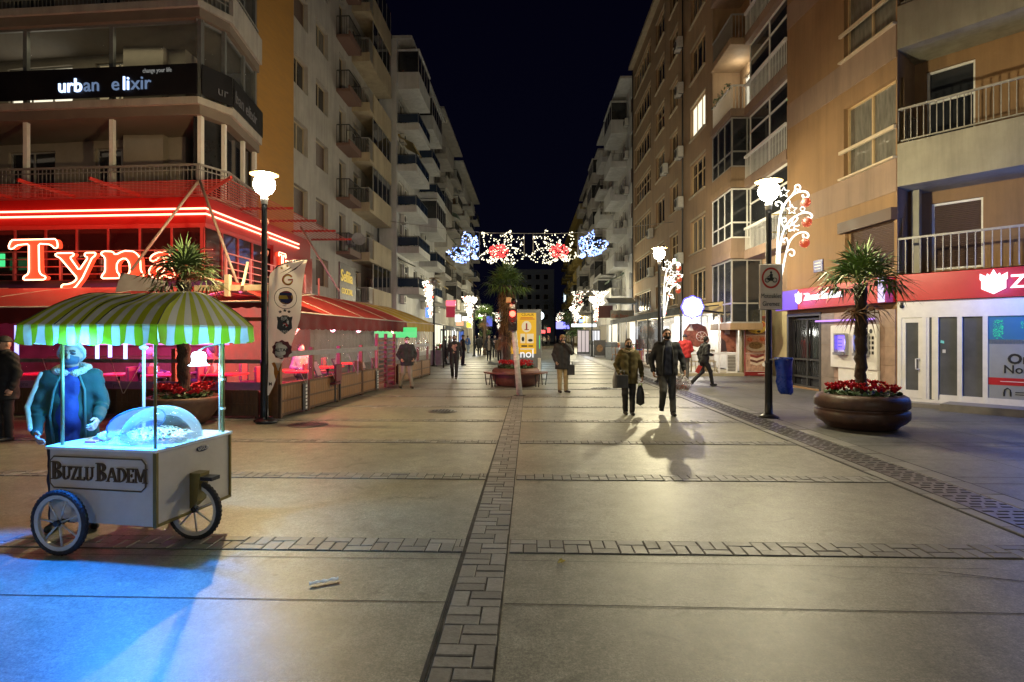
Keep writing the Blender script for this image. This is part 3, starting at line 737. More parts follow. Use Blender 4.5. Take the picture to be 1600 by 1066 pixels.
b = MB(plaster_beige); b.box(-.1, -.35, 22.6, u(25.2), .2, 22.85); tan.part('cornice', b, M2, a2)
M3, L3, a3 = frame((XW, 25.5), (XW, Y0))
wv = []
for k, L in enumerate(LV[1:]):
    wv += [(.4, L + .1, 1.5, 2.1, 'd'), (2.9, L + .1, 2.2, 2.1, 't')]
if True:
    hole_wall(tan.mb, M3, L3, 3.2, 22.6, wv, .2); tan.done.add(2)
    for k, (x, z, w, h, s_) in enumerate(wv): tan.window(M3, a3, x, z, w, h, 'l' if k == 4 else s_, white_paint)
# corner stack (Y1..25.5) and the stack beside the bank (Y0..Y1)
for k, L in enumerate(LV):
    zl = L - .02
    b = MB(plaster_pink if k % 2 else plaster_tan); b.box(XR - .1, Y1 - .1, zl - .2, XW, 25.5, zl + .06)
    if k: b.box(XR - .04, Y1 - .04, zl + .06, XR + .06, 25.5, zl + .62 if k not in (3, 4) else zl + .12); b.box(XR + .06, Y1 - .04, zl + .06, XW, Y1 + .06, zl + .62 if k not in (3, 4) else zl + .12)
    o = tan.part('balcony', b)
    r = MB(white_paint if k in (1, 3) else rail_grey)
    if k in (3, 4, 5):
        h0 = zl + (.12 if k in (3, 4) else .62); h1 = zl + 1.05
        r.bar((XR, Y1, h1), (XR, 25.5, h1), .06, .05); r.bar((XR, Y1, h1), (XW, Y1, h1), .06, .05)
        for i in range(18): r.box(XR - .01, Y1 + i * .135, h0, XR + .01, Y1 + i * .135 + .02, h1)
        for i in range(9): r.box(XR + i * .135, Y1 - .01, h0, XR + i * .135 + .02, Y1 + .01, h1)
    else:
        h0 = zl + (.62 if k else .06); h1 = zl + 2.62
        for yy in (Y1, Y1 + .8, Y1 + 1.6, 25.44): r.box(XR - .03, yy - .03, h0, XR + .03, yy + .03, h1)
        for xx in (XR + .6, XW - .06): r.box(xx - .03, Y1 - .03, h0, xx + .03, Y1 + .03, h1)
        for zz in (h0, h0 + (h1 - h0) * .3, h1 - .06):
            r.box(XR - .028, Y1 + .03, zz, XR + .028, 25.41, zz + .06); r.box(XR + .03, Y1 - .028, zz, XW - .03, Y1 + .028, zz + .06)
        r.use(glass_dark).box(XR - .005, Y1, h0, XR + .005, 25.5, h1); r.box(XR, Y1 - .005, h0, XW, Y1 + .005, h1)
    r.build('railing', o)
    xf = XW - .75
    if k:
        b = MB(plaster_pink); b.box(xf, Y0, zl - .25, XW, Y1 - .12, zl + .1); o = tan.part('balcony', b)
        r = MB(white_paint); r.bar((xf + .02, Y0, zl + .95), (xf + .02, Y1 - .15, zl + .95), .1, .09)
        i = 0
        while i * .12 < Y1 - Y0 - .2: r.box(xf + .01, Y0 + i * .12, zl + .1, xf + .03, Y0 + i * .12 + .018, zl + .91); i += 1
        for yy in (Y0 + .04, Y0 + 1.8, Y1 - .18): r.box(xf + .2, yy - .035, zl + .1, xf + .27, yy + .035, zl + 2.6)
        r.box(xf + .2, Y0 + .07, zl + 1.9, xf + .26, Y1 - .22, zl + 1.97); r.box(xf + .2, Y0 + .07, zl + 2.52, xf + .26, Y1 - .22, zl + 2.6)
        r.use(glass_dark).box(xf + .225, Y0, zl + .1, xf + .235, Y1 - .15, zl + 2.55); r.build('railing', o)
pl = MB(leaf_dark)
for i in range(60):
    c = Vector((XR - .05 + random.gauss(0, .06), random.uniform(Y1, 25.3), LV[3] + 1.05 + random.uniform(-.08, .2))); d = Vector((random.gauss(0, 1), random.gauss(0, 1), random.gauss(0, .6))).normalized() * .09; n = d.cross(Vector((0, 0, 1))) * .5
    pl.add([c - d, c + n, c + d, c - n], [(0, 1, 2, 3)])
tag(pl.build('balcony_plant'), 'trailing plant along the lit balcony rail of the brown block', 'plant')
light('room_light', (XW - .4, 24.4, LV[3] + 2.2), (1, .93, .72), 18, None, .1)
tan.finish()
# ground floor behind the cafe
b = MB(mat('yellowish rendered wall', (.42, .36, .22), .8, 0, .15, 2))
b.box(9.05, 24.6, 0, 10.3, 24.9, 3.2); b.box(10.3, Y0, 0, 10.6, 24.9, 3.2); b.use(white_paint).box(10.4, 24.9, 0, 10.6, 45, 3.2)
tag(b.build('shop_wall'), 'yellowish shop wall under the brown block beside the passage', 'wall')
bank.finish()
# ---- far rows of balcony blocks on both sides
def block(label, side, xw, d0, d1, h, wallm, bstyles, seed, bd=1.2, wall_l=None):
    """a balcony block along the street from d0 to d1"""
    rnd = random.Random(seed)
    if side < 0: pts = [(xw, d0), (xw, d1), (xw - 13, d1), (xw - 13, d0)]
    else: pts = [(xw, d1), (xw, d0), (xw + 13, d0), (xw + 13, d1)]
    B_ = Building('apartment_building', label, 'building', wallm, pts, 0, h)
    L_ = d1 - d0; nb = max(1, round(L_ / 7.5)); bw = L_ / nb; wins = []; bal = []; acs = []; blinds = []; clut = []
    nl = int((h - 4.2) / 2.85)
    for k in range(nl):
        z = 4.75 + 2.85 * k
        for j in range(nb):
            x0 = j * bw
            st = rnd.choice('dddctcdd'); s2 = rnd.choice('ddcct')
            if rnd.random() < .035: st = 'k'
            wins.append((x0 + .7, z + .05, 1.6, 2.15, st)); wins.append((x0 + 2.7, z + .75, 1.2, 1.4, s2)); wins.append((x0 + bw - 2.0, z + .75, 1.3, 1.4, rnd.choice('dcds')))
            bal.append((x0 + .25, z, rnd.choice((3.9, 4.4, min(5.0, bw - 2.2))), bd * rnd.choice((.85, 1, 1, 1.12)), 'closed' if rnd.random() < .16 else bstyles[(j + (k if rnd.random() < .3 else 0)) % len(bstyles)]))
            if rnd.random() < .22: blinds.append((x0 + .35, z + 2.35, 3.0, bd * rnd.uniform(.5, 1.0), rnd.randrange(3)))
            if rnd.random() < .5: clut.append((x0 + .5 + rnd.random() * 2.6, z, rnd.uniform(.3, .7), rnd.uniform(.5, 1.5), bd * .45, rnd.randrange(4)))
            if rnd.random() < .3: acs.append((x0 + .9, z - .75))
            if rnd.random() < .5: acs.append((x0 + bw - 2.9, z + .1 + rnd.random() * .3))
            if rnd.random() < .35: acs.append((x0 + 4.3, z + .4))
    M_, a = None, 0
    for j in range(nb): wins.append((j * bw + .5, .35, bw - 1.0, 2.5, 'k' if rnd.random() < .6 else 'l'))
    M_, a = B_.face(0, wins, rnd.choice([white_paint, rail_grey]))
    for x, z, w, d, s_ in bal: B_.balcony(M_, a, x, z, w, d, s_)
    for x, z in acs: B_.ac(M_, a, x, z)
    bc = [mat('faded ochre blind', (.34, .25, .10), .8), mat('pale blind', (.42, .42, .40), .8), mat('dull green blind', (.10, .15, .11), .8)]
    for x, z, w, d, c in blinds:
        q = MB(bc[c]); q.add([(x, -.02, z), (x + w, -.02, z), (x + w, -d, z - .55), (x, -d, z - .55), (x + w, -d, z - .72), (x, -d, z - .72)], [(0, 1, 2, 3), (3, 2, 4, 5)]); q.box(x, -.12, z, x + w, 0, z + .1); B_.part('sun_blind', q, M_, a)
    cc = [mat('clutter white', (.5, .5, .48), .6), mat('clutter blue', (.06, .10, .2), .6), mat('clutter brown', (.16, .09, .05), .6), mat('clutter grey', (.2, .2, .2), .6)]
    for x, z, w, h_, d, c in clut:
        q = MB(cc[c]); q.bbox(x, -d - .3, z + .01, x + w, -d, z + h_, .02); B_.part('stored_item', q, M_, a)
    ns = MB(wallm); ns.box(-.05, -bd * .8, h, L_ + .05, .3, h + .2)
    B_.part('roof_overhang', ns, M_, a)
    B_.finish()
    return B_
block('whitish apartment block with blue glass balconies right after the grey block', -1, -9.2, 39.0, 54.5, 22.2, plaster_white, ['glass', 'glass'], 3, 1.35)
block('pale grey apartment block second beyond the grey corner block on the left', -1, -9.3, 54.6, 69.5, 23.6, plaster_grey, ['solid', 'rail'], 5, 1.3)
block('last pale apartment block at the far left end of the street', -1, -9.2, 69.6, 92, 23.0, plaster_white, ['solid', 'glass', 'rail'], 8, 1.3)
block('pale block with solid balconies next to the long brown block on the right', 1, 8.2, 45.2, 61, 22.0, plaster_white, ['rail', 'solid'], 12, 1.35)
block('grey balcony block in the middle of the far right row', 1, 8.2, 61.1, 84, 21.5, plaster_grey, ['solid', 'rail', 'closed'], 15, 1.2)
block('ochre grey block at the far right end of the street', 1, 8.1, 84.1, 128, 21.0, plaster_ochre, ['rail', 'solid'], 21, 1.1)
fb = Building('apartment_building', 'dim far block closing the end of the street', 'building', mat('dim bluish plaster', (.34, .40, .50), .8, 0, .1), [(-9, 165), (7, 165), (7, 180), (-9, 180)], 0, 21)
fb.face(0, [(1 + i * 2.4, 3.5 + k * 2.9, 1.3, 1.5, 'd') for i in range(6) for k in range(6)]); fb.finish()

# ---- left: grey block beside the corner building
GX = -10.45
gb = Building('apartment_building', 'grey rendered apartment block with an ochre column and beige closed balconies', 'building', plaster_grey,
              [(GX, 21.2), (GX, 38.9), (GX - 12, 38.9), (GX - 12, 21.2)], 0, 23.4)
yy = lambda D: D - .3 - 21.2 + .28
LV2 = [7.1 + 2.93 * k for k in range(-1, 6)]
wins = []
for k, z in enumerate(LV2):
    for i, (d0, d1) in enumerate(((24.9, 26.5), (27.5, 29.2))):
        wins.append((yy(d0), z, d1 - d0, 1.38, 'sdcd'[(i * 2 + k + (k == 1) * 3) % 4] if k > 1 else 's'))
    wins.append((yy(30.9), z - .7, 1.1, 2.1, 'd')); wins.append((yy(33.4), z - .8, 1.5, 2.2, 'c' if k % 2 else 't')); wins.append((yy(36.0), z - .2, 1.7, 1.5, 'd'))
M4, a4 = gb.face(0, wins, plaster_beige, .28)
b = MB(column_gold); b.box(-.05, -.16, 3.0, yy(24.5), .0, 24); gb.part('column', b, M4, a4)
for k, z in enumerate(LV2):
    zb = z - .85
    gb.balcony(M4, a4, yy(30.4), zb, 2.1, .75, 'rail', mat('reddish brown balcony edge', (.16, .09, .07), .7, 0, .15))
    # deep balcony with a beige front and closed glazing above it
    b = MB(plaster_beige); x0, x1, d = yy(33.1), yy(38.4), 1.05
    b.box(x0, -d, zb - .18, x1, 0, zb); b.box(x0 + .9, -d, zb, x1, -d + .1, zb + 1.22); b.box(x0, -d, zb, x0 + .1, 0, zb + .35)
    o = gb.part('balcony', b, M4, a4)
    r = MB(rail_grey); r.bar((x0 + .05, -d + .05, zb + 1.2), (x0 + .05, 0, zb + 1.2), .05, .05); r.bar((x0 + .05, -d + .05, zb + 1.2), (x0 + .9, -d + .05, zb + 1.2), .05, .05)
    for i in range(9): r.box(x0 + .04, -d + .1 + i * .105, zb + .35, x0 + .06, -d + .12 + i * .105, zb + 1.18)
    for i in range(8): r.box(x0 + .08 + i * .105, -d + .04, zb, x0 + .1 + i * .105, -d + .06, zb + 1.18)
    if k % 3 != 1:
        for i in range(5):
            x = x0 + .95 + (x1 - x0 - 1.0) * i / 4; r.box(x - .025, -d + .03, zb + 1.22, x + .025, -d + .08, zb + 2.7)
        r.use(glass_dark).box(x0 + .95, -d + .05, zb + 1.23, x1 - .05, -d + .06, zb + 2.7)
    r.build('railing', o)
for k in range(1, 6, 2): gb.ac(M4, a4, yy(32.0), LV2[k] - .2)
b = MB(plaster_grey); b.box(-.1, -.5, 23.4, L4 if False else 17.8, .2, 23.6); gb.part('cornice', b, M4, a4)
pip = MB(rail_dark); pip.cyl((yy(38.6), -.1, 3), (yy(38.6), -.1, 23.2), .06, 6); gb.part('drain_pipe', pip, M4, a4)
ds = MB(mat('grey dish', (.25, .25, .25), .5)); ds.lathe([(0, 0), (.2, .03), (.36, .11), (.38, .12), (.36, .1), (.2, .02), (0, -.01)], (0, 0, 0), 18)
o = gb.part('satellite_dish', ds, M4, a4); o.location = (M4 @ Vector((yy(31.2), -.95, 7.0))) - gb.loc; o.rotation_euler = (R(75), 0, R(35))
gb.finish()

# ---- left: corner building with galleries over the red restaurant
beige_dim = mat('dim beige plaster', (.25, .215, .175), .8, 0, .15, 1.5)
CXL, CYL = -10.25, 17.35                                  # front corner of the galleries
FL = 19.0                                                 # length of the front
tilt = R(-3.2)
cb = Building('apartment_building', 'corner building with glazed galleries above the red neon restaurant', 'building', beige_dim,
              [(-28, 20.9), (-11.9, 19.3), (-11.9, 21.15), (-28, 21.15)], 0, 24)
Mf, Lf, af = frame((-28, 20.9), (-11.9, 19.3))
SB = [5.55 + 3.02 * k for k in range(5)]                  # undersides of the gallery slabs
wv = []
for k, z in enumerate(SB[:4]):
    f0 = z + .55
    for i in range(4):
        st = 'd'
        if k == 1: st = 'l' if i in (1, 2, 3) else 'k'
        wv.append((2.2 + i * 3.5, f0 + (.75 if k == 1 else .1), 2.6 if k == 1 else 1.9, 1.45 if k == 1 else 2.1, st if i < 3 or k != 1 else 'k'))
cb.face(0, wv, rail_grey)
# slabs follow the front, the cut corner and the street side
FR = [Vector((-28.5, CYL + 1.05)), Vector((CXL, CYL)), Vector((CXL + .45, CYL + .95)), Vector((CXL + .05, 21.15))]
def slab_ring(mb, z0, z1, off=0.0):
    pts = [FR[0] + Vector((0, -off)), FR[1] + Vector((0, -off)), FR[2] + Vector((off, -off * .3)), FR[3] + Vector((off, 0)), Vector((-28.5, 21.15))]
    n = 5
    mb.add([(p.x, p.y, z0) for p in pts] + [(p.x, p.y, z1) for p in pts], [tuple(range(n - 1, -1, -1)), tuple(range(n, 2 * n))] + [(i, (i + 1) % n, n + (i + 1) % n, n + i) for i in range(n)])
def along(i, t, off=0.0):
    p = FR[i] + (FR[i + 1] - FR[i]) * t; d = (FR[i + 1] - FR[i]).normalized(); return p + Vector((d.y, -d.x)) * off
slabm = mat('brown grey slab', (.17, .14, .115), .75, 0, .15, 1.5)
for k, z in enumerate(SB):
    b = MB(slabm); slab_ring(b, z, z + .30, 0.0); b.use(plaster_grey); slab_ring(b, z + .30, z + .52, .10)
    if k >= 1:
        # street-side parapet
        p0, p1 = along(2, .0, .08), along(2, 1, .08); M_, L_, a = frame(p0, p1)
        old = b.T; b.T = M_; b.box(0, -.02, z + .52, L_, .1, z + (1.25 if k != 1 else .60)); b.T = old
    o = cb.part('gallery_slab', b)
    if k in (0, 3, 4) or True:
        r = MB(rail_grey)
        zt = z + (.52 + .95 if k != 2 else .52 + .5)
        if k != 1:
            for i in range(3):
                if k >= 2 and i == 0: pass
                L_ = (FR[i + 1] - FR[i]).length; t0 = 0 if i else max(0, 1 - 17 / L_)
                a_ = along(i, t0, -.05); b_ = along(i, 1, -.05); zb_ = z + .52 if i != 2 or k == 0 else z + 1.25
                zt2 = zt if i != 2 or k == 0 else zt + .55
                r.bar((*a_, zt2), (*b_, zt2), .06, .06); r.bar((*a_, zt2 - .16), (*b_, zt2 - .16), .03, .03)
                n = int((b_ - a_).length / .14)
                for j in range(n + 1):
                    p = a_ + (b_ - a_) * j / n; r.box(p.x - .01, p.y - .01, zb_, p.x + .01, p.y + .01, zt2)
            r.build('railing', o)
# posts and glazing
for k, z in enumerate(SB[:4]):
    f0, f1 = z + .52, SB[k + 1]
    pm_ = white_paint if k == 0 else mat('grey post', (.20, .21, .22), .45, .3, .1)
    L_ = (FR[1] - FR[0]).length
    for j in range(6): 
        p = along(0, 1 - (j * 2.98 + .1) / L_, -.22); b = MB(pm_); b.box(p.x - .065, p.y - .065, f0, p.x + .065, p.y + .065, f1); cb.part('gallery_post', b)
    for p in (along(1, .12, -.15), along(1, .9, -.15), along(2, .55, -.15), along(2, .97, -.15)): b = MB(pm_); b.box(p.x - .06, p.y - .06, f0, p.x + .06, p.y + .06, f1); o = cb.part('gallery_post', b)
    if k in (1, 2, 3):
        for i in (0, 1, 2):
            a_ = along(i, 0 if i else .05, -.2); c_ = along(i, 1, -.2); b = MB(pm_); b.bar((*a_, f1 - .04), (*c_, f1 - .04), .08, .08); cb.part('head_rail', b)
    if k in (1, 2, 3):
        g_ = MB(clear_glass)
        for i in (0, 1, 2):
            a_ = along(i, 0 if i else .05, -.2); c_ = along(i, 1, -.2); g_.add([(*a_, f0), (*c_, f0), (*c_, f1), (*a_, f1)], [(0, 1, 2, 3)])
        g_.build('pane', o)
    if k == 0:
        g_ = MB(glass_dark)
        for i in (1, 2):
            a_ = along(i, 0, -.3); c_ = along(i, 1, -.3); g_.add([(*a_, f0), (*c_, f0), (*c_, f1), (*a_, f1)], [(0, 1, 2, 3)])
        g_.build('pane', o)
    w_ = MB(beige_dim); p = along(0, 1 - 3.3 / L_, -1.75); w_.box(p.x - .5, p.y - .2, f0, p.x + .9, p.y + .6, f1); cb.part('pillar', w_)
area('gallery_lamp', (-16, 18.7, SB[2] - .05), (1, .9, .55), 22, 8, .4)
area('gallery_lamp', (-16, 18.7, SB[1] - .05), (1, .82, .6), 4, 8, .4)
cb.finish()
# the dark banner round the second gallery
bn = thing('banner', 'black banner with the lit words urban elixir around the corner gallery', 'banner', (*FR[1], 0))
z = SB[1]; o = Vector((*FR[1], 0)); zb, zt = z + .58, z + 1.52
b = MB(mat('black banner', (.006, .006, .009), .55, 0, .2, 2)); b.T = Matrix.Translation(-o)
for i in range(3):
    M_, L_, a = frame(along(i, 0, .10), along(i, 1, .10)); old = b.T; b.T = old @ M_; b.box(0, -.03, zb, L_, 0, zt); b.T = old
b.build('panel', bn)
M_, L_, a = frame(along(0, 0, .10), along(0, 1, .10))
b = MB(glow('blue white letter', (.45, .62, 1.0), 2.2)); b.T = Matrix.Translation(-o) @ M_
X0 = L_ - 4.62
b.text('urb', X0, zb + .2, -.05, .60, .012, .03).text('li', X0 + 2.17, zb + .2, -.05, .60, .004, .03)
b.use(glow('dim blue letter', (.20, .30, .50), .5)).text('an', X0 + .87, zb + .2, -.05, .60, 0, .03).text('e', X0 + 1.8, zb + .2, -.05, .60, 0, .03).text('xir', X0 + 2.46, zb + .2, -.05, .60, 0, .03)
b.use(glow('thin grey letter', (.8, .8, .75), .22)).text('change your life', X0 + 2.85, zb + .70, -.05, .20, -.006, .01, squeeze=.75)
M2_, L2_, a2_ = frame(along(1, 0, .10), along(1, 1, .10)); b.T = Matrix.Translation(-o) @ M2_
b.use(mat('unlit grey letter', (.13, .14, .17), .5)).text('ur', .5, zb + .2, -.05, .42, 0, .02)
M2_, L2_, a2_ = frame(along(2, 0, .10), along(2, 1, .10)); b.T = Matrix.Translation(-o) @ M2_
b.text('ban elixir', .05, zb + .2, -.05, .56, 0, .02); b.build('lettering', bn)

# ---- the red restaurant in the corner building's two lower floors
redm = mat('red painted fascia', (.27, .009, .008), .42, 0, .08, 2); redframe = mat('red frame', (.40, .05, .05), .4, 0, .1)
neon = glow('neon tube', (1.0, .26, .15), 6.0); neon_red = glow('red neon face', (1.0, .05, .015), 1.6)
VX, VY = -9.55, 16.45                                     # corner of the restaurant front
Fn = [Vector((-28, VY + .9)), Vector((VX, VY)), Vector((VX + .05, 24.3))]
def fal(i, t, off=0.0):
    p = Fn[i] + (Fn[i + 1] - Fn[i]) * t; d = (Fn[i + 1] - Fn[i]).normalized(); return p + Vector((d.y, -d.x)) * off
def ffr(i): return frame(Fn[i], Fn[i + 1])
rs = thing('restaurant_front', 'red neon lit two storey restaurant front under the slatted canopy', 'restaurant', (VX, VY, 0)); ro = Matrix.Translation((-VX, -VY, 0))
b = MB(redm)
for i in range(2):
    M_, L_, a = ffr(i); b.T = ro @ M_; b.box(0 if i else 0, -.02, 5.0, L_, .3, 5.78); b.box(0, .0, 3.02, L_, .3, 3.3)
b.T = ro; b.add([(Fn[0].x, Fn[0].y, 5.78), (VX, VY, 5.78), (Fn[2].x, Fn[2].y, 5.78), (-10.4, 24.3, 5.78), (-10.4, 17.6, 5.78), (-28, 18.6, 5.78)], [(0, 1, 2, 3, 4, 5)])
b.build('fascia', rs)
b = MB(neon)
for z in (5.42, 5.26):
    a_ = fal(0, 0, .07); c_ = fal(0, 1, .07) + Vector((.07, 0)); e_ = fal(1, .83, .07); b.T = ro
    b.tube([(*a_, z), (*c_, z), (*e_, z)], .028, 6)
b.build('neon_line', rs)
for i in range(2):
    M_, L_, a = ffr(i); b = MB(redframe); b.T = ro @ M_; st = 1.0 if i == 0 else .95; n = int(L_ / st)
    b.box(0, 0, 4.88, L_, .1, 5.0); b.box(0, 0, 3.3, L_, .1, 3.36)
    for j in range(n + 1):
        x = L_ - .06 - j * st if i == 0 else .0 + j * st
        if x > 0 and x < L_: b.box(x - (.1 if j == 0 and i == 0 else .02), .0, 3.36, x + .025, .08, 4.88)
    o = b.build('window_frame', rs); g_ = MB(mat('dark reddish glass', (.03, .008, .008), .07, 0, .3, 1)); g_.T = ro @ M_; g_.box(0, .05, 3.36, L_, .06, 4.88); g_.build('pane', o)
    r = MB(mat('pale red rail', (.50, .22, .2), .4, .2, .1)); r.T = ro @ M_
    for z in (4.12, 3.9, 3.68, 3.46): r.bar((0, -.62, z), (L_ - (.0 if i == 0 else 2.5) + (.62 if i == 0 else 0), -.62, z), .03 if z < 4 else .05, .03)
    j = 0
    while j * 1.45 < L_: r.box(j * 1.45 - .03, -.65, 3.28, j * 1.45 + .03, -.59, 4.1); j += 1
    r.build('railing', rs)
    d_ = MB(mat('dark balcony edge', (.03, .02, .02), .6)); d_.T = ro @ M_; d_.box(0, -.72, 3.06, L_ + (.72 if i == 0 else 0), 0, 3.27); d_.build('balcony_edge', rs)
# slatted canopy
sl = MB(mat('red slat', (.34, .025, .018), .45, 0, .1)); sl.T = ro
NS = 11; PJ = 1.62
for s_ in range(NS):
    off = PJ * s_ / (NS - 1) + .06; z = 5.80 + .0 * s_
    a_ = fal(0, 0, off); c_ = fal(0, 1, off) + Vector((off, 0)); e_ = fal(1, 1.0, off)
    sl.bar((*a_, z), (*c_, z), .03, .016); sl.bar((c_.x, c_.y, z + .001), (e_.x, e_.y - .0, z + .001), .03, .016)
L_ = (Fn[1] - Fn[0]).length
for j in range(9):
    t = 1 - (j * 2.05 + .0) / L_
    if j == 0: p, q = Vector((VX, VY)), Vector((VX + PJ + .05, VY - PJ - .05))
    else: p, q = fal(0, t, 0), fal(0, t, PJ + .2)
    sl.bar((*p, 5.865), (*q, 5.865), .05, .08)
for j in range(1, 5):
    p, q = fal(1, j * 2.0 / 7.85, 0), fal(1, j * 2.0 / 7.85, PJ + .15); sl.bar((*p, 5.865), (*q, 5.865), .05, .08)
sl.build('slat_canopy', rs)
b = MB(redm); M_, L_, a = ffr(1); b.T = ro @ M_; b.box(L_ - 1.4, -.1, 3.3, L_, .0, 5.0); b.box(4.1, -.14, 3.35, 6.5, -.02, 5.0); b.build('sign_board', rs)
area('neon_glow', fal(0, .72, 1.0).to_3d() + Vector((0, 0, 5.2)), (1, .05, .02), 12, 11, .5, (R(90), 0, R(-3)))
area('neon_glow', fal(0, .72, .35).to_3d() + Vector((0, 0, 5.0)), (1, .05, .02), 16, 11, .3, (R(155), 0, R(-3)))
area('neon_glow', fal(1, .4, .5).to_3d() + Vector((0, 0, 5.1)), (1, .05, .02), 10, 6, .3, (R(150), 0, R(90)))

# neon name sign, outlines drawn from the letters' own shapes
TY = {
 'T': [[(60, 490), (355, 490), (366, 540), (346, 552), (318, 524), (240, 517), (243, 690), (256, 714), (286, 724), (281, 745), (140, 745), (142, 724), (168, 712), (177, 690), (176, 517), (98, 524), (68, 550), (40, 540)]],
 'y': [[(350, 580), (468, 580), (462, 600), (440, 606), (500, 690), (556, 610), (535, 602), (537, 580), (605, 580), (602, 600), (582, 612), (520, 740), (474, 798), (424, 815), (385, 806), (390, 776), (428, 776), (468, 762), (488, 738), (376, 608), (350, 598)]],
 'n': [[(635, 590), (652, 572), (712, 576), (726, 598), (780, 572), (846, 578), (882, 616), (886, 698), (905, 724), (905, 742), (800, 742), (804, 722), (820, 700), (815, 644), (786, 614), (738, 640), (736, 698), (756, 724), (756, 742), (640, 742), (645, 722), (664, 700), (664, 612)]],
 'a': [[(940, 628), (958, 600), (1000, 584), (1050, 586), (1076, 616), (1078, 700), (1096, 722), (1088, 742), (1052, 742), (1034, 724), (1000, 746), (956, 742), (934, 712), (944, 676), (988, 656), (1030, 652), (1030, 622), (1000, 612), (980, 634), (956, 644)], [(1030, 676), (1030, 704), (1004, 722), (984, 712), (990, 688)]],
}
def smooth_poly(p, n=1):
    for _ in range(n):
        q = []
        for i in range(len(p)):
            a, b_ = Vector(p[i]), Vector(p[(i + 1) % len(p)])
            if (b_ - a).length > 60: q += [tuple(a + (b_ - a).normalized() * 9), tuple(b_ - (b_ - a).normalized() * 9)]
            else: q += [tuple(a * .75 + b_ * .25), tuple(a * .25 + b_ * .75)]
        p = q
    return p
def neon_sign(name, label, M_, fx, fz, sc, tr):
    t_ = thing(name, label, 'neon sign', M_.translation); inv = Matrix.Translation(-M_.translation) @ M_
    for ch, polys in TY.items():
        f = MB(neon_red); f.T = inv; e = MB(glow('neon letter edge', (1.0, .36, .2), 7.0)); e.T = inv
        for i, p in enumerate(polys):
            q = [(fx(x), fz(y)) for x, y in smooth_poly(p)]
            if i == 0: f.prism(q, -.04, .10)
            else: f.use(redframe).prism(q, -.052, -.042)
            e.tube([(x, -.06, z) for x, z in q], tr, 5, closed=True)
        o = f.build('letter', t_); e.build('neon_tube', o)
D_ = 15.85
p0 = at(0, D_); p1 = at(300, D_)
Ms, Ls, as_ = frame((p0.x, p0.y + .35), (p1.x, p1.y - .30))
k_ = Ls / 1200.0 * 1.09
neon_sign('neon_sign', 'big red and white neon sign reading Tyna on the front balcony rail', Ms, lambda x: x * k_ - .24, lambda y: hz(250 + y / 4, D_), 1, .02)
light('neon_sign_glow', at(95, 15.0, 3.9), (1, .08, .03), 34, None, .4); light('neon_sign_glow', at(200, 15.0, 3.9), (1, .08, .03), 20, None, .4)
M_, L_, a = ffr(1); M5 = M_ @ Matrix.Translation((4.25, -.2, 0)); sc_ = 2.05 / 1060
neon_sign('neon_sign', 'smaller neon sign reading Tyna on the street side behind the lamp', M5, lambda x: (x - 40) * sc_, lambda y: 4.78 - (y - 490) * sc_ * 1.35, 1, .014)
b = MB(glow('green sign letter', (.1, .9, .4), 1.2)); b.T = M_; b.text('PUB', 4.3, 3.62, -.16, .42, .01, .03); tag(b.build('lit_lettering'), 'green lit letters under the smaller neon sign', 'lit letters')
# lift-arm struts in front
for (pa, da, za, pb, db, zb, nm) in ((311, 14.9, 5.75, 205, 13.6, 3.25, 'left'), (312, 14.9, 5.75, 376, 13.6, 2.72, 'right'), (470, 21, 5.7, 530, 20.5, 3.3, 'side')):
    b = MB(mat('pale brown strut', (.34, .24, .2), .5, .2, .15)); a_, c_ = at(pa, da, za), at(pb, db, zb); b.cyl(a_, c_, .035, 7)
    tag(b.build('support_strut'), {'left': 'slanting brown strut running down left from the canopy corner', 'right': 'slanting brown strut running down right to the awning corner', 'side': 'thin red strut under the street side canopy'}[nm], 'strut')
# yellow script sign
b = MB(mat('dark brown board', (.03, .016, .014), .5)); p0, p1 = at(531, 24.6), at(556, 27.2); M_, L_, a = frame(p0.xy, p1.xy); M_ = Matrix.Translation((0, 0, 0)) @ M_
t_ = thing('shop_sign', 'dark shop sign with yellow script lettering beside the grey block', 'sign', M_.translation); inv = Matrix.Translation(-M_.translation) @ M_
b.T = inv; b.box(0, 0, 3.05, L_, .06, 4.9); b.build('panel', t_)
b = MB(glow('yellow script', (.85, .55, .06), .55)); b.T = inv; b.text('Sefilia', .12, 4.1, -.01, .72, .012, .02, squeeze=1.15); b.text('COCKTAIL', .25, 3.55, -.01, .36, .01, .02, squeeze=1.0); b.build('lettering', t_)
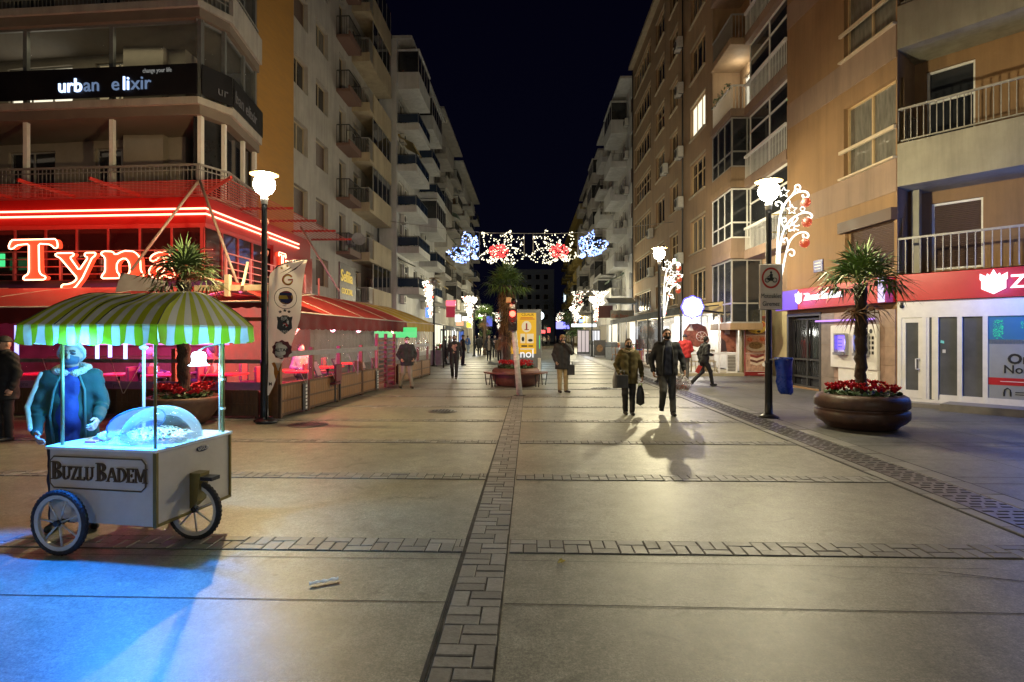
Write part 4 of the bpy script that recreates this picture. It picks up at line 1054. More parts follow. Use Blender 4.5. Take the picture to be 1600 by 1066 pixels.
# ================================================================ STREET LAMPS
def lamp_glass(name, col, s):
    if name in MATS: return MATS[name]
    m = bpy.data.materials.new(name); m.use_nodes = True; nt = m.node_tree; nt.nodes.clear()
    out = nt.nodes.new('ShaderNodeOutputMaterial'); a = nt.nodes.new('ShaderNodeAddShader'); t = nt.nodes.new('ShaderNodeBsdfTransparent'); e = nt.nodes.new('ShaderNodeEmission')
    e.inputs[0].default_value = (*col, 1); e.inputs[1].default_value = s; nt.links.new(t.outputs[0], a.inputs[0]); nt.links.new(e.outputs[0], a.inputs[1]); nt.links.new(a.outputs[0], out.inputs[0])
    m.cycles.emission_sampling = 'NONE'; MATS[name] = m; return m
lit_glass = lamp_glass('lit lamp glass', (1, .94, .80), 22.0)
LH = 4.85
def street_lamp_parts(t, lit=True):
    b = MB(dark_metal)
    b.lathe([(0, 0), (.20, 0), (.20, .03), (.13, .06), (.085, .09), (.075, .3), (.072, 1.1), (.078, 1.12), (.078, 1.16), (.062, 1.18), (.052, LH - .75), (.052, LH - .5), (.0, LH - .5)], (0, 0, 0), 14)
    b.build('pole', t)
    b = MB(white_paint); b.lathe([(0, LH - .58), (.06, LH - .58), (.07, LH - .46), (.05, LH - .42), (0, LH - .42)], (0, 0, 0), 12); b.build('lamp_holder', t)
    b = MB(lit_glass if lit else glass_cloudy); b.lathe([(0, LH - .40), (.08, LH - .39), (.15, LH - .34), (.195, LH - .26), (.205, LH - .19), (.19, LH - .11), (.14, LH - .05), (.07, LH - .02), (0, LH - .015)], (0, 0, 0), 18); b.build('lamp_glass', t)
    b = MB(mat('brass hood', (.20, .14, .06), .5, .3, .1)); b.lathe([(0, LH), (.27, LH), (.28, LH + .012), (.25, LH + .03), (.12, LH + .06), (0, LH + .07)], (0, 0, 0), 24); b.build('lamp_shade', t)
def street_lamp(label, p, w, col=NEUTRAL, lit=True):
    t = thing('street_lamp', label, 'street lamp', (p[0], p[1], 0), 0, 'street lamps along the pedestrian street')
    street_lamp_parts(t, lit)
    if lit: light('lamp_light', (0, 0, LH - .2), col, w, t, .07)
    return t
PA, PB, PC, PD, PE = at(413, 11.2), at(1201, 11.7), at(1030, 20.6), at(678, 31.5), at(925, 46)
street_lamp('tall lit street lamp beside the feather flag and wooden planters', PA, LAMP_W * 1.3, WARM)
street_lamp('lit street lamp carrying the motorcycle ban sign', PB, LAMP_W, NEUTRAL)
street_lamp('lit street lamp standing behind the man in black jacket', PC, LAMP_W * 1.5, NEUTRAL)
street_lamp('unlit dark lamp post behind the yellow awning', PD, 0, NEUTRAL, False)
street_lamp('thin lamp post in front of the dark food board', PE, LAMP_W * .9, NEUTRAL)
street_lamp('lamp post far left by the glass shops, nearest beyond the yellow awning', at(741, 47), LAMP_W * .9, NEUTRAL)
street_lamp('distant lamp post on the right past the dark tree', at(893, 62), LAMP_W, NEUTRAL)
street_lamp('distant lamp post on the left with small light motif', at(760, 66), LAMP_W, NEUTRAL)
# the same row goes on behind the viewer
street_lamp('lit street lamp right behind the viewer', (5.0, -4.8), LAMP_W * .55, (1, .88, .70))
street_lamp('lit street lamp left behind the viewer', (-5.3, -6.5), LAMP_W * .45, (1, .88, .70))
for k, (px, D) in enumerate(((905, 85), (752, 88))):
    street_lamp(('very distant lamp post on the right, last of the row', 'very distant lamp post on the left, last of the row')[k], at(px, D), LAMP_W * 1.4, NEUTRAL)
# globe lamp behind the poster
gp_ = at(843, 40); t = thing('globe_lamp', 'white globe lamp on a thin post right behind the yellow poster', 'street lamp', gp_)
b = MB(rail_grey); b.cyl((0, 0, 0), (0, 0, 2.9), .04, 8); b.build('pole', t)
b = MB(lamp_glass('cool lamp glass', (.75, .95, 1), 4)); b.ball((0, 0, 3.1), .3, 14, 9); b.build('globe', t); light('lamp_light', (0, 0, 3.1), (.7, .95, 1), 160, t, .2)

# ---------------------------------------------------------------- scroll shaped light motifs
STROKES = [
 ([(330, 1000), (328, 800), (335, 600), (345, 450), (365, 350), (410, 260), (470, 205), (530, 185), (572, 195), (586, 225), (566, 247), (540, 240), (536, 216)], 1.0),
 ([(365, 330), (375, 295), (355, 270), (325, 275), (318, 300), (340, 306)], .8), ([(450, 218), (478, 180), (474, 142), (500, 130), (522, 155), (506, 180), (488, 170)], .8),
 ([(346, 1000), (346, 800), (356, 600), (390, 490), (440, 420), (500, 380), (560, 360), (604, 375), (615, 400), (596, 416), (575, 404)], .9),
 ([(390, 490), (365, 450), (370, 410), (400, 405), (406, 435), (385, 440)], .7), ([(352, 960), (390, 760), (420, 620), (460, 560), (520, 525), (570, 530), (586, 560), (566, 582), (540, 570), (540, 545)], .9),
 ([(420, 620), (410, 570), (385, 580), (374, 605), (394, 612)], .7), ([(405, 690), (440, 665), (470, 680), (470, 715), (446, 726), (430, 706)], .7),
 ([(400, 500), (440, 470), (480, 440), (500, 410), (480, 395), (455, 415), (450, 450), (475, 480), (510, 470)], .7), ([(430, 520), (470, 500), (505, 510)], .6), ([(420, 250), (440, 280), (432, 310)], .5),
]
def star_pts(cx, cy, r): return [(cx + (r if i % 2 == 0 else r * .45) * math.sin(i * math.pi / 5), cy - (r if i % 2 == 0 else r * .45) * math.cos(i * math.pi / 5)) for i in range(10)]
def curve_pts(p, n=3):
    for _ in range(n):
        q = [p[0]]
        for a, b_ in zip(p, p[1:]): q += [(a[0] * .75 + b_[0] * .25, a[1] * .75 + b_[1] * .25), (a[0] * .25 + b_[0] * .75, a[1] * .25 + b_[1] * .75)]
        p = q + [p[-1]]
    return p
rope = glow('white light rope', (1, .97, .88), 1.9); bulb_w = glow('warm white bulb', (1, .92, .72), 2.6, False); redball = glow('red glitter ball', (.85, .10, .03), .55)
def scroll_motif(label, p, rz, mirror=1, sc=.00247, z0=4.96, detail=True, flower=0):
    t = thing('light_motif', label, 'light decoration', p, rz, 'scroll shaped light motifs on lamp posts')
    f = lambda x, y: (mirror * (x - 262) * sc, 0, z0 - (y - 60) * sc)
    b = MB(rope)
    for s_, w in STROKES: b.tube([f(x, y) for x, y in curve_pts(s_, 2 if detail else 1)], .021 * w * sc / .00247, 6 if detail else 4)
    for cx, cy, r in ((385, 195, 46), (450, 340, 44), (446, 486, 40)): b.tube([f(x, y) for x, y in star_pts(cx, cy, r)], .011, 5, closed=True)
    b.tube([f(535 + 18 * math.cos(i * .63), 335 + 18 * math.sin(i * .63)) for i in range(10)], .010, 5, closed=True)
    b.build('light_rope', t)
    for cx, cy in ((560, 280), (570, 445), (552, 617)):
        b = MB(redball); c = f(cx, cy); b.ball(c, 40 * sc, 12, 8)
        if detail:
            b.use(glow('bright red bulb', (1, .35, .15), 2, False))
            for i in range(26):
                a, e_ = random.uniform(0, 6.28), random.uniform(-1, 1); k = math.sqrt(1 - e_ * e_); b.bulb((c[0] + 41 * sc * k * math.cos(a), c[1] + 41 * sc * k * math.sin(a), c[2] + 41 * sc * e_), .007)
        b.build('red_ball', t)
    b = MB(mat('gilded bar', (.55, .40, .10), .4, .5, .1))
    for y, x1 in ((380, 500), (525, 440), (675, 420)): b.bar(f(262, y), f(x1, y), .02, .02)
    b.bar(f(276, 270), f(276, 860), .02, .02); b.build('bracket', t)
    if flower:
        for mm, n, r_ in ((bulb_w, 90, .02), (glow('red bulb', (1, .08, .04), 2, False), 14, .035), (glow('green bulb', (.2, .9, .2), 1.2, False), 8, .03)):
            b = MB(mm)
            for i in range(n):
                s_ = random.choice(STROKES)[0]; q = random.choice(s_); c = f(q[0] + random.gauss(0, 14), q[1] + random.gauss(0, 14)); b.bulb((c[0], c[1] + random.gauss(0, .05), c[2]), r_ * random.uniform(.7, 1.5))
            b.build('bulb_string', t)['kind'] = 'stuff'
    return t
scroll_motif('white scroll shaped light motif with red balls on the ban sign lamp', (PB.x, PB.y, 0), R(-2))
scroll_motif('light motif with coloured bulbs on the lamp behind the man in black', (PC.x, PC.y, 0), R(4), 1, .0024, 4.65, False, 1)
m_ = scroll_motif('scroll light motif seen edge on at the feather flag lamp', (PA.x, PA.y, 0), math.atan2(PA.y, PA.x) - R(1), 1, .0019, 4.45, True)
def bulb_motif(label, p, z0, z1, w, n, seed, flip=1):
    """hanging spray of bulbs, wide above and pointed below"""
    rnd = random.Random(seed); t = thing('light_motif', label, 'light decoration', p, 0, 'bulb sprays on lamp posts')
    for mm, k, r_, nm in ((bulb_w, n, 1.0, 'bulb_string'), (MATS['red bulb'], n // 12, 1.2, 'red_bulb'), (rail_dark, 0, 1, 'frame')):
        b = MB(mm)
        if nm == 'frame': b.cyl((flip * .1, 0, z0), (flip * (w * .5), 0, z1), .02, 5); b.bar((0, 0, z0 + .3), (flip * .2, 0, z0 + .3), .02, .02); b.bar((0, 0, z1 - .3), (flip * w * .5, 0, z1 - .3), .02, .02)
        for i in range(k):
            tt = rnd.random() ** .7; hw = w * (.12 + .5 * tt) * (1 + .25 * math.sin(tt * 14)); x = flip * (w * .55) + rnd.uniform(-1, 1) * hw * .8
            b.bulb((x - flip * (1 - tt) * w * .3, rnd.gauss(0, .12), z0 + (z1 - z0) * tt), r_ * rnd.uniform(.035, .07))
        o = b.build(nm, t)
        if k: o['kind'] = 'stuff'
    return t
bulb_motif('tapering spray of white and red bulbs on the unlit dark post', PD, 2.7, 4.7, .62, 150, 1, -1)
bulb_motif('overexposed white bulb spray on the thin post by the food board', PE, 2.8, 5.3, 1.2, 260, 2, 1)
bulb_motif('white bulb spray on the lamp post beyond the yellow awning', at(741, 47), 2.6, 5.0, 1.0, 220, 3, -1)
bulb_motif('small white bulb spray far down the left side', at(760, 66), 3.0, 5.2, 1.1, 150, 4, -1)
bulb_motif('white bulb spray over the dark tree on the right', at(893, 62), 3.2, 6.6, 1.6, 160, 5, 1)
bulb_motif('tiny bulb spray at the far left of the central palm', at(783, 80), 2.6, 5.0, 1.1, 90, 6, -1)
bulb_motif('tiny bulb spray far right past the man with cap', at(868, 84), 2.9, 5.2, 1.3, 90, 7, 1)
bulb_motif('very small bulb spray near the street end on the right', at(905, 85), 2.9, 5.6, 1.3, 90, 8, -1)

# ---------------------------------------------------------------- overhead string of light flowers
DO = 30.0
b = MB(rail_grey); q = [at(px, DO, hz(y, DO)) for px, y in ((610, 346), (697, 358), (760, 364), (820, 365), (885, 365), (930, 361), (1052, 347))]; b.tube(q, .014, 5)
tag(b.build('cable'), 'thin steel cable stretched across the street carrying the light flowers', 'cable')
rnd = random.Random(5)
def leafs(mb, cx, cy, tips, n, r, wid):
    """bulbs along leaf outlines that run from the centre to each tip"""
    for tx, ty in tips:
        d = Vector((tx - cx, ty - cy)); L_ = d.length; nrm = Vector((-d.y, d.x)).normalized()
        for i in range(n):
            t = rnd.uniform(.12, 1.0); w = wid * math.sin(min(1, t * 1.05) * math.pi) ** .7 * L_ * (1 if rnd.random() < .62 else rnd.random())
            p = Vector((cx, cy)) + d * t + nrm * w * rnd.choice((-1, 1)) + Vector((rnd.gauss(0, .7), rnd.gauss(0, .7)))
            v = at(p.x, DO, hz(p.y, DO)); mb.bulb((v.x, v.y + rnd.gauss(0, .04), v.z), r * rnd.uniform(.7, 1.3))
cream_b = glow('cream bulb', (1, .9, .62), 2.4, False); blue_b = glow('blue bulb', (.22, .36, 1.0), 3.0, False); white_b = glow('cold white bulb', (.75, .85, 1), 3, False); red_b = glow('red flower bulb', (1, .05, .05), 2.2, False)
def frame_wire(mb, segs):
    for (x0, y0, x1, y1) in segs: mb.cyl(at(x0, DO, hz(y0, DO)), at(x1, DO, hz(y1, DO)), .022, 5)
for (lab, kind, cx, cy, tips, segs) in (
    ('left blue flower of light hanging over the street', 'blue', 737, 400, [(726, 363), (744, 370), (698, 394), (708, 406), (746, 404)], [(749, 364, 749, 402)]),
    ('left cream light flower with red heart over the central palm', 'cream', 780, 397, [(754, 364), (798, 361), (819, 371), (748, 402), (762, 411), (823, 399), (806, 412)], [(749, 365, 749, 400), (819, 365, 819, 400)]),
    ('right cream light flower with red heart over the street', 'cream', 874, 397, [(833, 371), (852, 359), (894, 363), (826, 402), (846, 411), (905, 399), (888, 408)], [(833, 365, 833, 402)]),
    ('right blue flower of light hanging over the street', 'blue', 915, 396, [(926, 361), (908, 370), (952, 377), (940, 392), (906, 402)], [(903, 364, 903, 400)])):
    c = at(cx, DO, hz(cy, DO)); t = thing('light_flower', lab, 'light decoration', c, 0, 'light flowers strung across the street'); inv = Matrix.Translation(-c)
    b = MB(blue_b if kind == 'blue' else cream_b); leafs(b, cx, cy, tips, 62 if kind == 'blue' else 46, .034, .24); b.T = None
    b.v = [tuple(Vector(v) - c) for v in b.v]; b.build('bulb_string', t)['kind'] = 'stuff'
    if kind == 'blue':
        b = MB(white_b); leafs(b, cx, cy, tips, 26, .028, .2); b.v = [tuple(Vector(v) - c) for v in b.v]; b.build('white_bulb', t)['kind'] = 'stuff'
    else:
        b = MB(red_b)
        for i in range(130):
            a, k = rnd.uniform(0, 6.28), math.sqrt(rnd.random()); v = at(cx - 1 + 15 * k * math.cos(a), DO, hz(cy - 4 + 11 * k * math.sin(a), DO)); b.bulb((v.x - c.x, v.y - .08 - c.y, v.z - c.z), rnd.uniform(.03, .055))
        b.build('red_heart', t)['kind'] = 'stuff'
    b = MB(rail_grey); b.T = inv; frame_wire(b, segs); b.build('frame', t)

# ---------------------------------------------------------------- sign on the right lamp post
t = thing('traffic_sign', 'rectangular sign reading Motosiklet Giremez on the right lamp post', 'sign', (PB.x, PB.y, 0), R(-2))
b = MB(mat('sign white', (.78, .70, .66), .45, 0, .06)); b.bbox(-.225, -.12, 2.22, .225, -.095, 3.14, .008); b.build('panel', t)
b = MB(dark_metal); b.box(-.235, -.1, 2.21, .235, -.09, 3.15); b.box(-.07, -.095, 2.4, .07, -.05, 2.44); b.box(-.07, -.095, 2.95, .07, -.05, 2.99); b.build('bracket', t)
b = MB(mat('sign red', (.50, .02, .015), .4, 0, .06)); ci = [(.185 * math.cos(i * .1963), 2.86 + .215 * math.sin(i * .1963)) for i in range(32)]; co = [(.15 * math.cos(i * .1963), 2.86 + .175 * math.sin(i * .1963)) for i in range(32)]
b.add([(x, -.127, z) for x, z in ci] + [(x, -.127, z) for x, z in co], [(i, (i + 1) % 32, 32 + (i + 1) % 32, 32 + i) for i in range(32)])
b.use(ink)
for wx in (-.075, .075): b.tube([(wx + .042 * math.cos(i * .52), -.128, 2.815 + .042 * math.sin(i * .52)) for i in range(12)], .009, 4, closed=True)
b.prism([(-.08, 2.83), (-.03, 2.80), (.04, 2.80), (.06, 2.86), (.03, 2.875), (-.02, 2.86), (-.07, 2.87)], -.131, -.124); b.prism([(-.02, 2.86), (.03, 2.865), (.035, 2.93), (.0, 2.955), (-.025, 2.93)], -.133, -.124); b.prism([(.0 + .022 * math.cos(i * .7), 2.972 + .024 * math.sin(i * .7)) for i in range(9)], -.132, -.124); b.tube([(.02, -.13, 2.93), (-.04, -.13, 2.895), (-.07, -.13, 2.88)], .009, 4)
b.text('Motosiklet', 0, 2.45, -.128, .135, .0, .006, 'CENTER', .68).text('Giremez', 0, 2.29, -.128, .135, .0, .006, 'CENTER', .72); b.build('lettering', t)
# blue rubbish bag on a ring
c = at(1225, 11.6); t = thing('rubbish_bag', 'blue rubbish bag hanging from a ring on the right lamp post', 'rubbish bag', (c.x, c.y, 0))
bagm = mat('blue plastic', (.012, .05, .42), .28, 0, .3, 5, .5, 9, bdist=.05)
def bagwob(t_, z): return .10 * math.sin(t_ * 5 + z * 6) + .06 * math.sin(t_ * 9 - z * 11)
b = MB(bagm); b.lathe([(0, .50), (.10, .50), (.135, .56), (.145, .75), (.14, .95), (.15, 1.08), (.165, 1.17), (.185, 1.21), (.17, 1.24), (.15, 1.2)], (0, 0, 0), 26, True, bagwob)
b.v = [(x + (.10 * max(0, .75 - z)), y, z - .10 * max(0, x) * max(0, 1 - z) * 4) for x, y, z in b.v]; b.build('bag', t)
b = MB(rail_grey); b.tube([(.165 * math.cos(i * .39), .165 * math.sin(i * .39), 1.2) for i in range(16)], .008, 5, closed=True); b.bar((-.16, 0, 1.2), (-.30, .05, 1.2), .02, .02); b.build('ring', t)

# ---------------------------------------------------------------- palms, pots, flowers
def fan_palm(name, label, p, z0, z1, tr, cr, nf, seed, skirt=0, green=(leaf_green, leaf_dark), lean=0.0):
    rnd = random.Random(seed); t = thing(name, label, 'palm tree', (p[0], p[1], z0)); H = z1 - z0
    b = MB(bark); n = 26
    b.tube([(lean * (i / n) ** 2 + .012 * math.sin(i * 1.9), .012 * math.cos(i * 1.3), H * i / n) for i in range(n + 1)], [tr * (1.25 - .35 * i / n if i < 3 else 1.0 + .16 * (i % 2) + .18 * (i / n)) for i in range(n + 1)], 11)
    for i in range(70):   # old leaf bases round the trunk
        a = rnd.uniform(0, 6.28); z = H * rnd.random() ** .8; r0 = tr * 1.05; d = Vector((math.cos(a), math.sin(a), 0)); c = d * r0 + Vector((lean * (z / H) ** 2, 0, z)); s_ = Vector((-d.y, d.x, 0)) * tr * .35
        b.add([c - s_, c + s_, c + d * tr * .45 + Vector((0, 0, tr * .9))], [(0, 1, 2)])
    b.build('trunk', t)
    g = MB(green[0]); top = Vector((lean, 0, H))
    def fan(mb, base, az, el, petl, bl, nb, m, droop=.25):
        d = Vector((math.cos(az) * math.cos(el), math.sin(az) * math.cos(el), math.sin(el))); side = Vector((-math.sin(az), math.cos(az), 0)); nrm = side.cross(d)
        tip = base + d * petl - Vector((0, 0, petl * .08)); mb.use(m); w = .012
        mb.add([base - side * w, base + side * w, tip + side * w * .7, tip - side * w * .7], [(0, 1, 2, 3)])
        for k in range(nb):
            an = (k / (nb - 1) - .5) * R(210); l = bl * (1 - .25 * abs(an) / 1.8) * rnd.uniform(.88, 1.08)
            bd = (d * math.cos(an) + side * math.sin(an) + nrm * .18 * rnd.uniform(-1, 1)).normalized(); sd = bd.cross(nrm).normalized() * bl * .032
            mid = tip + bd * l * .55; end = tip + bd * l - Vector((0, 0, l * droop * rnd.uniform(.5, 1.4)))
            mb.add([tip - sd * .3, tip + sd * .3, mid + sd, mid - sd, end], [(0, 1, 2, 3), (3, 2, 4)])
    for i in range(nf):
        u = (i + .5) / nf; el = R(86) - u * R(96) + rnd.gauss(0, .12); az = i * 2.399 + rnd.gauss(0, .2)
        fan(g, top + Vector((0, 0, -.05 * i / nf)), az, el, cr * .42 * rnd.uniform(.8, 1.15), cr * .60 * rnd.uniform(.85, 1.1), 15, green[0] if rnd.random() < .55 else green[1], .16 + .3 * u)
    g.build('crown', t)
    if skirt:
        k_ = MB(leaf_dead)
        for i in range(skirt):
            z = H - rnd.random() ** 1.2 * H * .62; el = R(-62) + rnd.gauss(0, .2); az = i * 2.399
            fan(k_, Vector((lean, 0, z)), az, el, cr * .26 * rnd.uniform(.7, 1.1), cr * .42, 11, leaf_dead, .45)
        k_.build('dead_leaf_skirt', t)
    else:
        k_ = MB(leaf_dead)
        for i in range(5): fan(k_, Vector((lean, 0, H - .12 - .1 * rnd.random())), i * 2.399 + .4, R(-58) + rnd.gauss(0, .15), cr * .34, cr * .42, 10, leaf_dead, .35)
        k_.build('dead_leaf_skirt', t)
    return t
def flower_bed(label, p, z, r, n, seed, hole=.14):
    rnd = random.Random(seed); t = thing('flower_bed', label, 'flowers', (p[0], p[1], z))
    l = MB(flower_leaf)
    for i in range(n * 3):
        a, q = rnd.uniform(0, 6.28), hole + (r - hole) * math.sqrt(rnd.random()); c = Vector((q * math.cos(a), q * math.sin(a), rnd.uniform(.02, .11))); d = Vector((rnd.gauss(0, 1), rnd.gauss(0, 1), rnd.gauss(.3, .5))).normalized() * rnd.uniform(.035, .06); s_ = d.cross(Vector((rnd.gauss(0, .3), rnd.gauss(0, .3), 1))).normalized() * d.length * .8
        l.add([c - d, c - d * .3 + s_, c + d * .5 + s_ * .7, c + d, c + d * .5 - s_ * .7, c - d * .3 - s_], [(0, 1, 2, 3, 4, 5)])
    o = l.build('foliage', t); o['kind'] = 'stuff'
    f = MB(flower_red)
    for i in range(n):
        a, q = rnd.uniform(0, 6.28), hole + (r - hole) * math.sqrt(rnd.random()); c = Vector((q * math.cos(a), q * math.sin(a), rnd.uniform(.12, .22) + .04 * math.sin(a * 2)))
        for k in range(5):
            b_ = k * 1.2566 + rnd.random(); d = Vector((math.cos(b_) * .6, math.sin(b_) * .6, 1)).normalized() * rnd.uniform(.055, .09); s_ = Vector((-math.sin(b_), math.cos(b_), 0)) * .030
            f.add([c, c + d * .6 + s_, c + d, c + d * .6 - s_], [(0, 1, 2, 3)])
    o = f.build('blossom', t); o['kind'] = 'stuff'
    return t
def pot(label, p, prof, rin, zs, m=rust_pot, n=40):
    t = thing('plant_pot', label, 'planter', (p[0], p[1], 0)); b = MB(m); b.lathe(prof, (0, 0, 0), n); b.build('bowl', t)
    b = MB(soil); b.lathe([(0, zs), (rin, zs)], (0, 0, 0), n); b.build('soil', t); return t
RP = at(1345, 10.45); r_ = .765
pot('large round dark brown planter with a groove, right of the lamp post', RP, [(0, 0), (.50, 0), (.58, .03), (.62, .08), (.70, .13), (r_ - .01, .19), (r_, .24), (r_, .325), (r_ - .015, .34), (r_ - .05, .345), (r_ - .05, .385), (r_ - .015, .39), (r_, .405), (r_, .52), (r_ - .03, .585), (r_ - .09, .62), (r_ - .15, .625), (r_ - .19, .61), (r_ - .2, .54)], r_ - .19, .56)
fan_palm('palm_tree', 'short fan palm growing from the big round planter on the right', RP, .55, 2.62, .085, 1.0, 27, 3)
flower_bed('red flowers round the right palm in the big planter', RP, .56, .60, 150, 11)
LP = at(287, 10.9)
pot('brown bowl planter with a palm behind the vendor cart', LP, [(0, 0), (.35, 0), (.42, .05), (.56, .22), (.64, .42), (.66, .50), (.63, .53), (.58, .53), (.56, .48)], .57, .48, mat('reddish brown bowl', (.13, .065, .04), .5, 0, .3, 8, .3, 50))
fan_palm('palm_tree', 'fan palm behind the striped cart canopy with the red neon behind it', LP, .46, 2.75, .10, .98, 26, 5, 0, (leaf_dark, mat('deep palm green', (.025, .05, .014), .5, 0, .35, 3)))
flower_bed('red flowers in the bowl planter behind the cart', LP, .49, .52, 120, 12)
# centre: bench ring, pot, shaggy palm
CP = at(806, 19.35)
pot('round brown planter inside the ring bench in mid street', CP, [(0, 0), (.62, 0), (.70, .05), (.78, .2), (.82, .36), (.80, .52), (.74, .60), (.68, .60), (.66, .54)], .67, .56, mat('red brown planter', (.14, .055, .035), .55, 0, .35, 7, .3, 40))
fan_palm('palm_tree', 'shaggy palm with a skirt of dead brown leaves in mid street', at(792, 19.5), .55, 3.4, .12, 1.0, 32, 9, 60)
flower_bed('red flowers in the mid street planter with the ring bench', CP, .57, .6, 140, 13)
t = thing('ring_bench', 'brown half ring bench on black legs around the mid street planter', 'bench', (CP.x, CP.y, 0))
b = MB(mat('red brown bench boards', (.15, .055, .03), .45, 0, .3, 6)); n = 26
a0, a1 = R(168), R(372)
for (r0, r1) in ((.86, .97), (.985, 1.095)):
    V = []; 
    for i in range(n + 1):
        a = a0 + (a1 - a0) * i / n
        for r, z in ((r0, .43), (r1, .43), (r1, .475), (r0, .475)): V.append((r * math.cos(a), r * math.sin(a), z))
    b.add(V, [(i * 4 + k, i * 4 + (k + 1) % 4, i * 4 + 4 + (k + 1) % 4, i * 4 + 4 + k) for i in range(n) for k in range(4)] + [(0, 1, 2, 3), (n * 4 + 3, n * 4 + 2, n * 4 + 1, n * 4)])
b.build('seat', t)
for a in (172, 222, 270, 318, 368):
    b = MB(rail_dark); d = Vector((math.cos(R(a)), math.sin(R(a)), 0)); b.bar(d * .88 + Vector((0, 0, .41)), d * 1.08 + Vector((0, 0, .41)), .03, .03)
    b.bar(d * .88 + Vector((0, 0, .4)), d * .91, .028, .028); b.bar(d * 1.07 + Vector((0, 0, .4)), d * 1.02, .028, .028); b.bar(d * .9 + Vector((0, 0, .2)), d * 1.04 + Vector((0, 0, .2)), .02, .02); b.build('leg', t)

# ---------------------------------------------------------------- leaning signal post
p = at(812, 16.05); q = at(800, 16.2, 2.52); t = thing('signal_post', 'leaning white post with a red signal and a camera on top', 'traffic light', p); q = q - p
b = MB(mat('dirty white post', (.50, .48, .44), .6, 0, .35, 9)); b.tube([(0, 0, 0), q * .5, q], [.085, .075, .07], 12); b.use(gap_mat).lathe([(0, .012), (.17, .012), (.17, 0)], (0, 0, 0), 4, False); b.build('pole', t)
for i, (z0, z1) in enumerate(((1.0, 1.12), (1.25, 1.36), (1.5, 1.58))):
    s_ = MB(mat('torn sticker', (.6, .58, .52), .7, 0, .4, 30)); c = q * ((z0 + z1) / 2 / 2.52); s_.lathe([(.082, z0), (.082, z1)], (c.x, c.y, 0), 12); s_.build('sticker', t)
c = q * (2.27 / 2.52); b = MB(dark_metal); b.bbox(c.x - .12, c.y - .22, 1.83, c.x + .13, c.y - .07, 2.45, .02); o = b.build('signal_head', t)
b = MB(glow('red signal', (1, .05, .03), 10)); b.ball((c.x, c.y - .23, 2.30), (.085, .04, .085), 14, 8); b.build('red_light', o)
b = MB(mat('dark lens', (.03, .03, .03), .2, 0, 0)); b.ball((c.x, c.y - .22, 2.02), (.085, .025, .085), 14, 8); b.build('dark_light', o)
b = MB(dark_metal)
for z in (2.3, 2.02): b.tube([(c.x + .1 * math.cos(R(a)), c.y - .29, z + .1 * math.sin(R(a))) for a in range(0, 181, 20)], .012, 4)
b.build('visor', o); light('signal_glow', (c.x, c.y - .42, 2.30), (1, .03, .02), 9, t, .08)
b = MB(mat('camera beige', (.45, .36, .2), .5, 0, .1)); b.bbox(q.x - .16, q.y - .3, 2.62, q.x - .02, q.y + .05, 2.76, .01); b.use(dark_metal).ball((q.x + .06, q.y - .08, 2.66), .09); b.use(white_paint).cyl(q, q + Vector((0, 0, .14)), .04, 8); b.ball(q + Vector((0, -.02, .02)), .08); b.build('camera_head', t)

# ---------------------------------------------------------------- poster totem
p0, p1 = at(783, 28), at(846, 28); M_, L_, a = frame(p0.xy, p1.xy); t = thing('poster_totem', 'tall grey display case with a yellow poster in mid street', 'poster stand', M_.translation, a)
b = MB(mat('grey case', (.16, .17, .18), .4, .2, .1)); b.bbox(0, 0, .02, L_, .3, 3.0, .03); b.build('case', t)
x0, x1, z0, z1 = L_ * .07, L_ * .87, hz(553, 28), hz(489, 28); ym = mat('yellow poster', (.55, .33, .01), .4, 0, .08, 2, emit=(1, .55, .02), es=.28)
b = MB(ym); b.box(x0, -.012, z0, x1, 0, z1); w, h = x1 - x0, z1 - z0
b.use(mat('poster cream', (.6, .55, .42), .5, 0, .05, emit=(1, .85, .6), es=.22)); cx, cz = x0 + w * .70, z0 + h * .665
b.prism([(cx + .24 * math.cos(i * .26), cz + .28 * math.sin(i * .26)) for i in range(24)], -.016, -.012)
for u0, u1 in ((.52, .66), (.72, .92)): b.box(x0 + w * u0 * .98, -.016, z0 + h * .26, x0 + w * u1, -.012, z0 + h * .49)
b.box(x0 + w * .50, -.016, z0 + h * .10, x0 + w * .94, -.012, z0 + h * .135)
b.use(mat('poster dark red', (.30, .01, .01), .5)).text('1', cx, cz - .16, -.02, .46, .03, .004, 'CENTER'); b.box(cx - .1, -.021, cz - .17, cx + .12, -.016, cz - .13)
b.use(ink).text('CİLALIK', x0 + w * .74, z0 + h * .93, -.014, .17, .0, .004, 'CENTER'); b.box(x0 + w * .54, -.018, z0 + h * .17, x0 + w * .72, -.012, z0 + h * .21); b.box(x0 + w * .76, -.018, z0 + h * .175, x0 + w * .9, -.012, z0 + h * .205)
b.ball((x0 + w * .59, -.016, z0 + h * .36), (.07, .004, .12)); b.ball((x0 + w * .82, -.016, z0 + h * .33), (.12, .004, .07)); b.use(MATS['sign red']); b.box(x0 + w * .52, -.018, z0 + h * .875, x0 + w * .9, -.012, z0 + h * .89); b.box(x0 + w * .5, -.018, z0 + h * .84, x0 + w * .95, -.012, z0 + h * .858)
b.build('poster', t)
b = MB(glow('white totem letter', (1, 1, 1), .8)); b.text('nol', L_ * .46, .62, -.012, .56, .01, .01); b.build('lettering', t)
b = MB(glow('green reflection strip', (.1, 1, .2), .8, False)); b.box(L_ * .945, -.01, 1.05, L_ * .96, 0, 1.7); b.build('reflection_strip', t)  # green reflection on the case, put in as a glowing strip
b = MB(mat('pale bollard', (.6, .58, .5), .6, 0, .15)); c = at(842.5, 27.3); b.bbox(c.x - .07, c.y - .07, 0, c.x + .07, c.y + .07, .62, .015); tag(b.build('bollard'), 'short pale post at the right foot of the poster case', 'bollard')

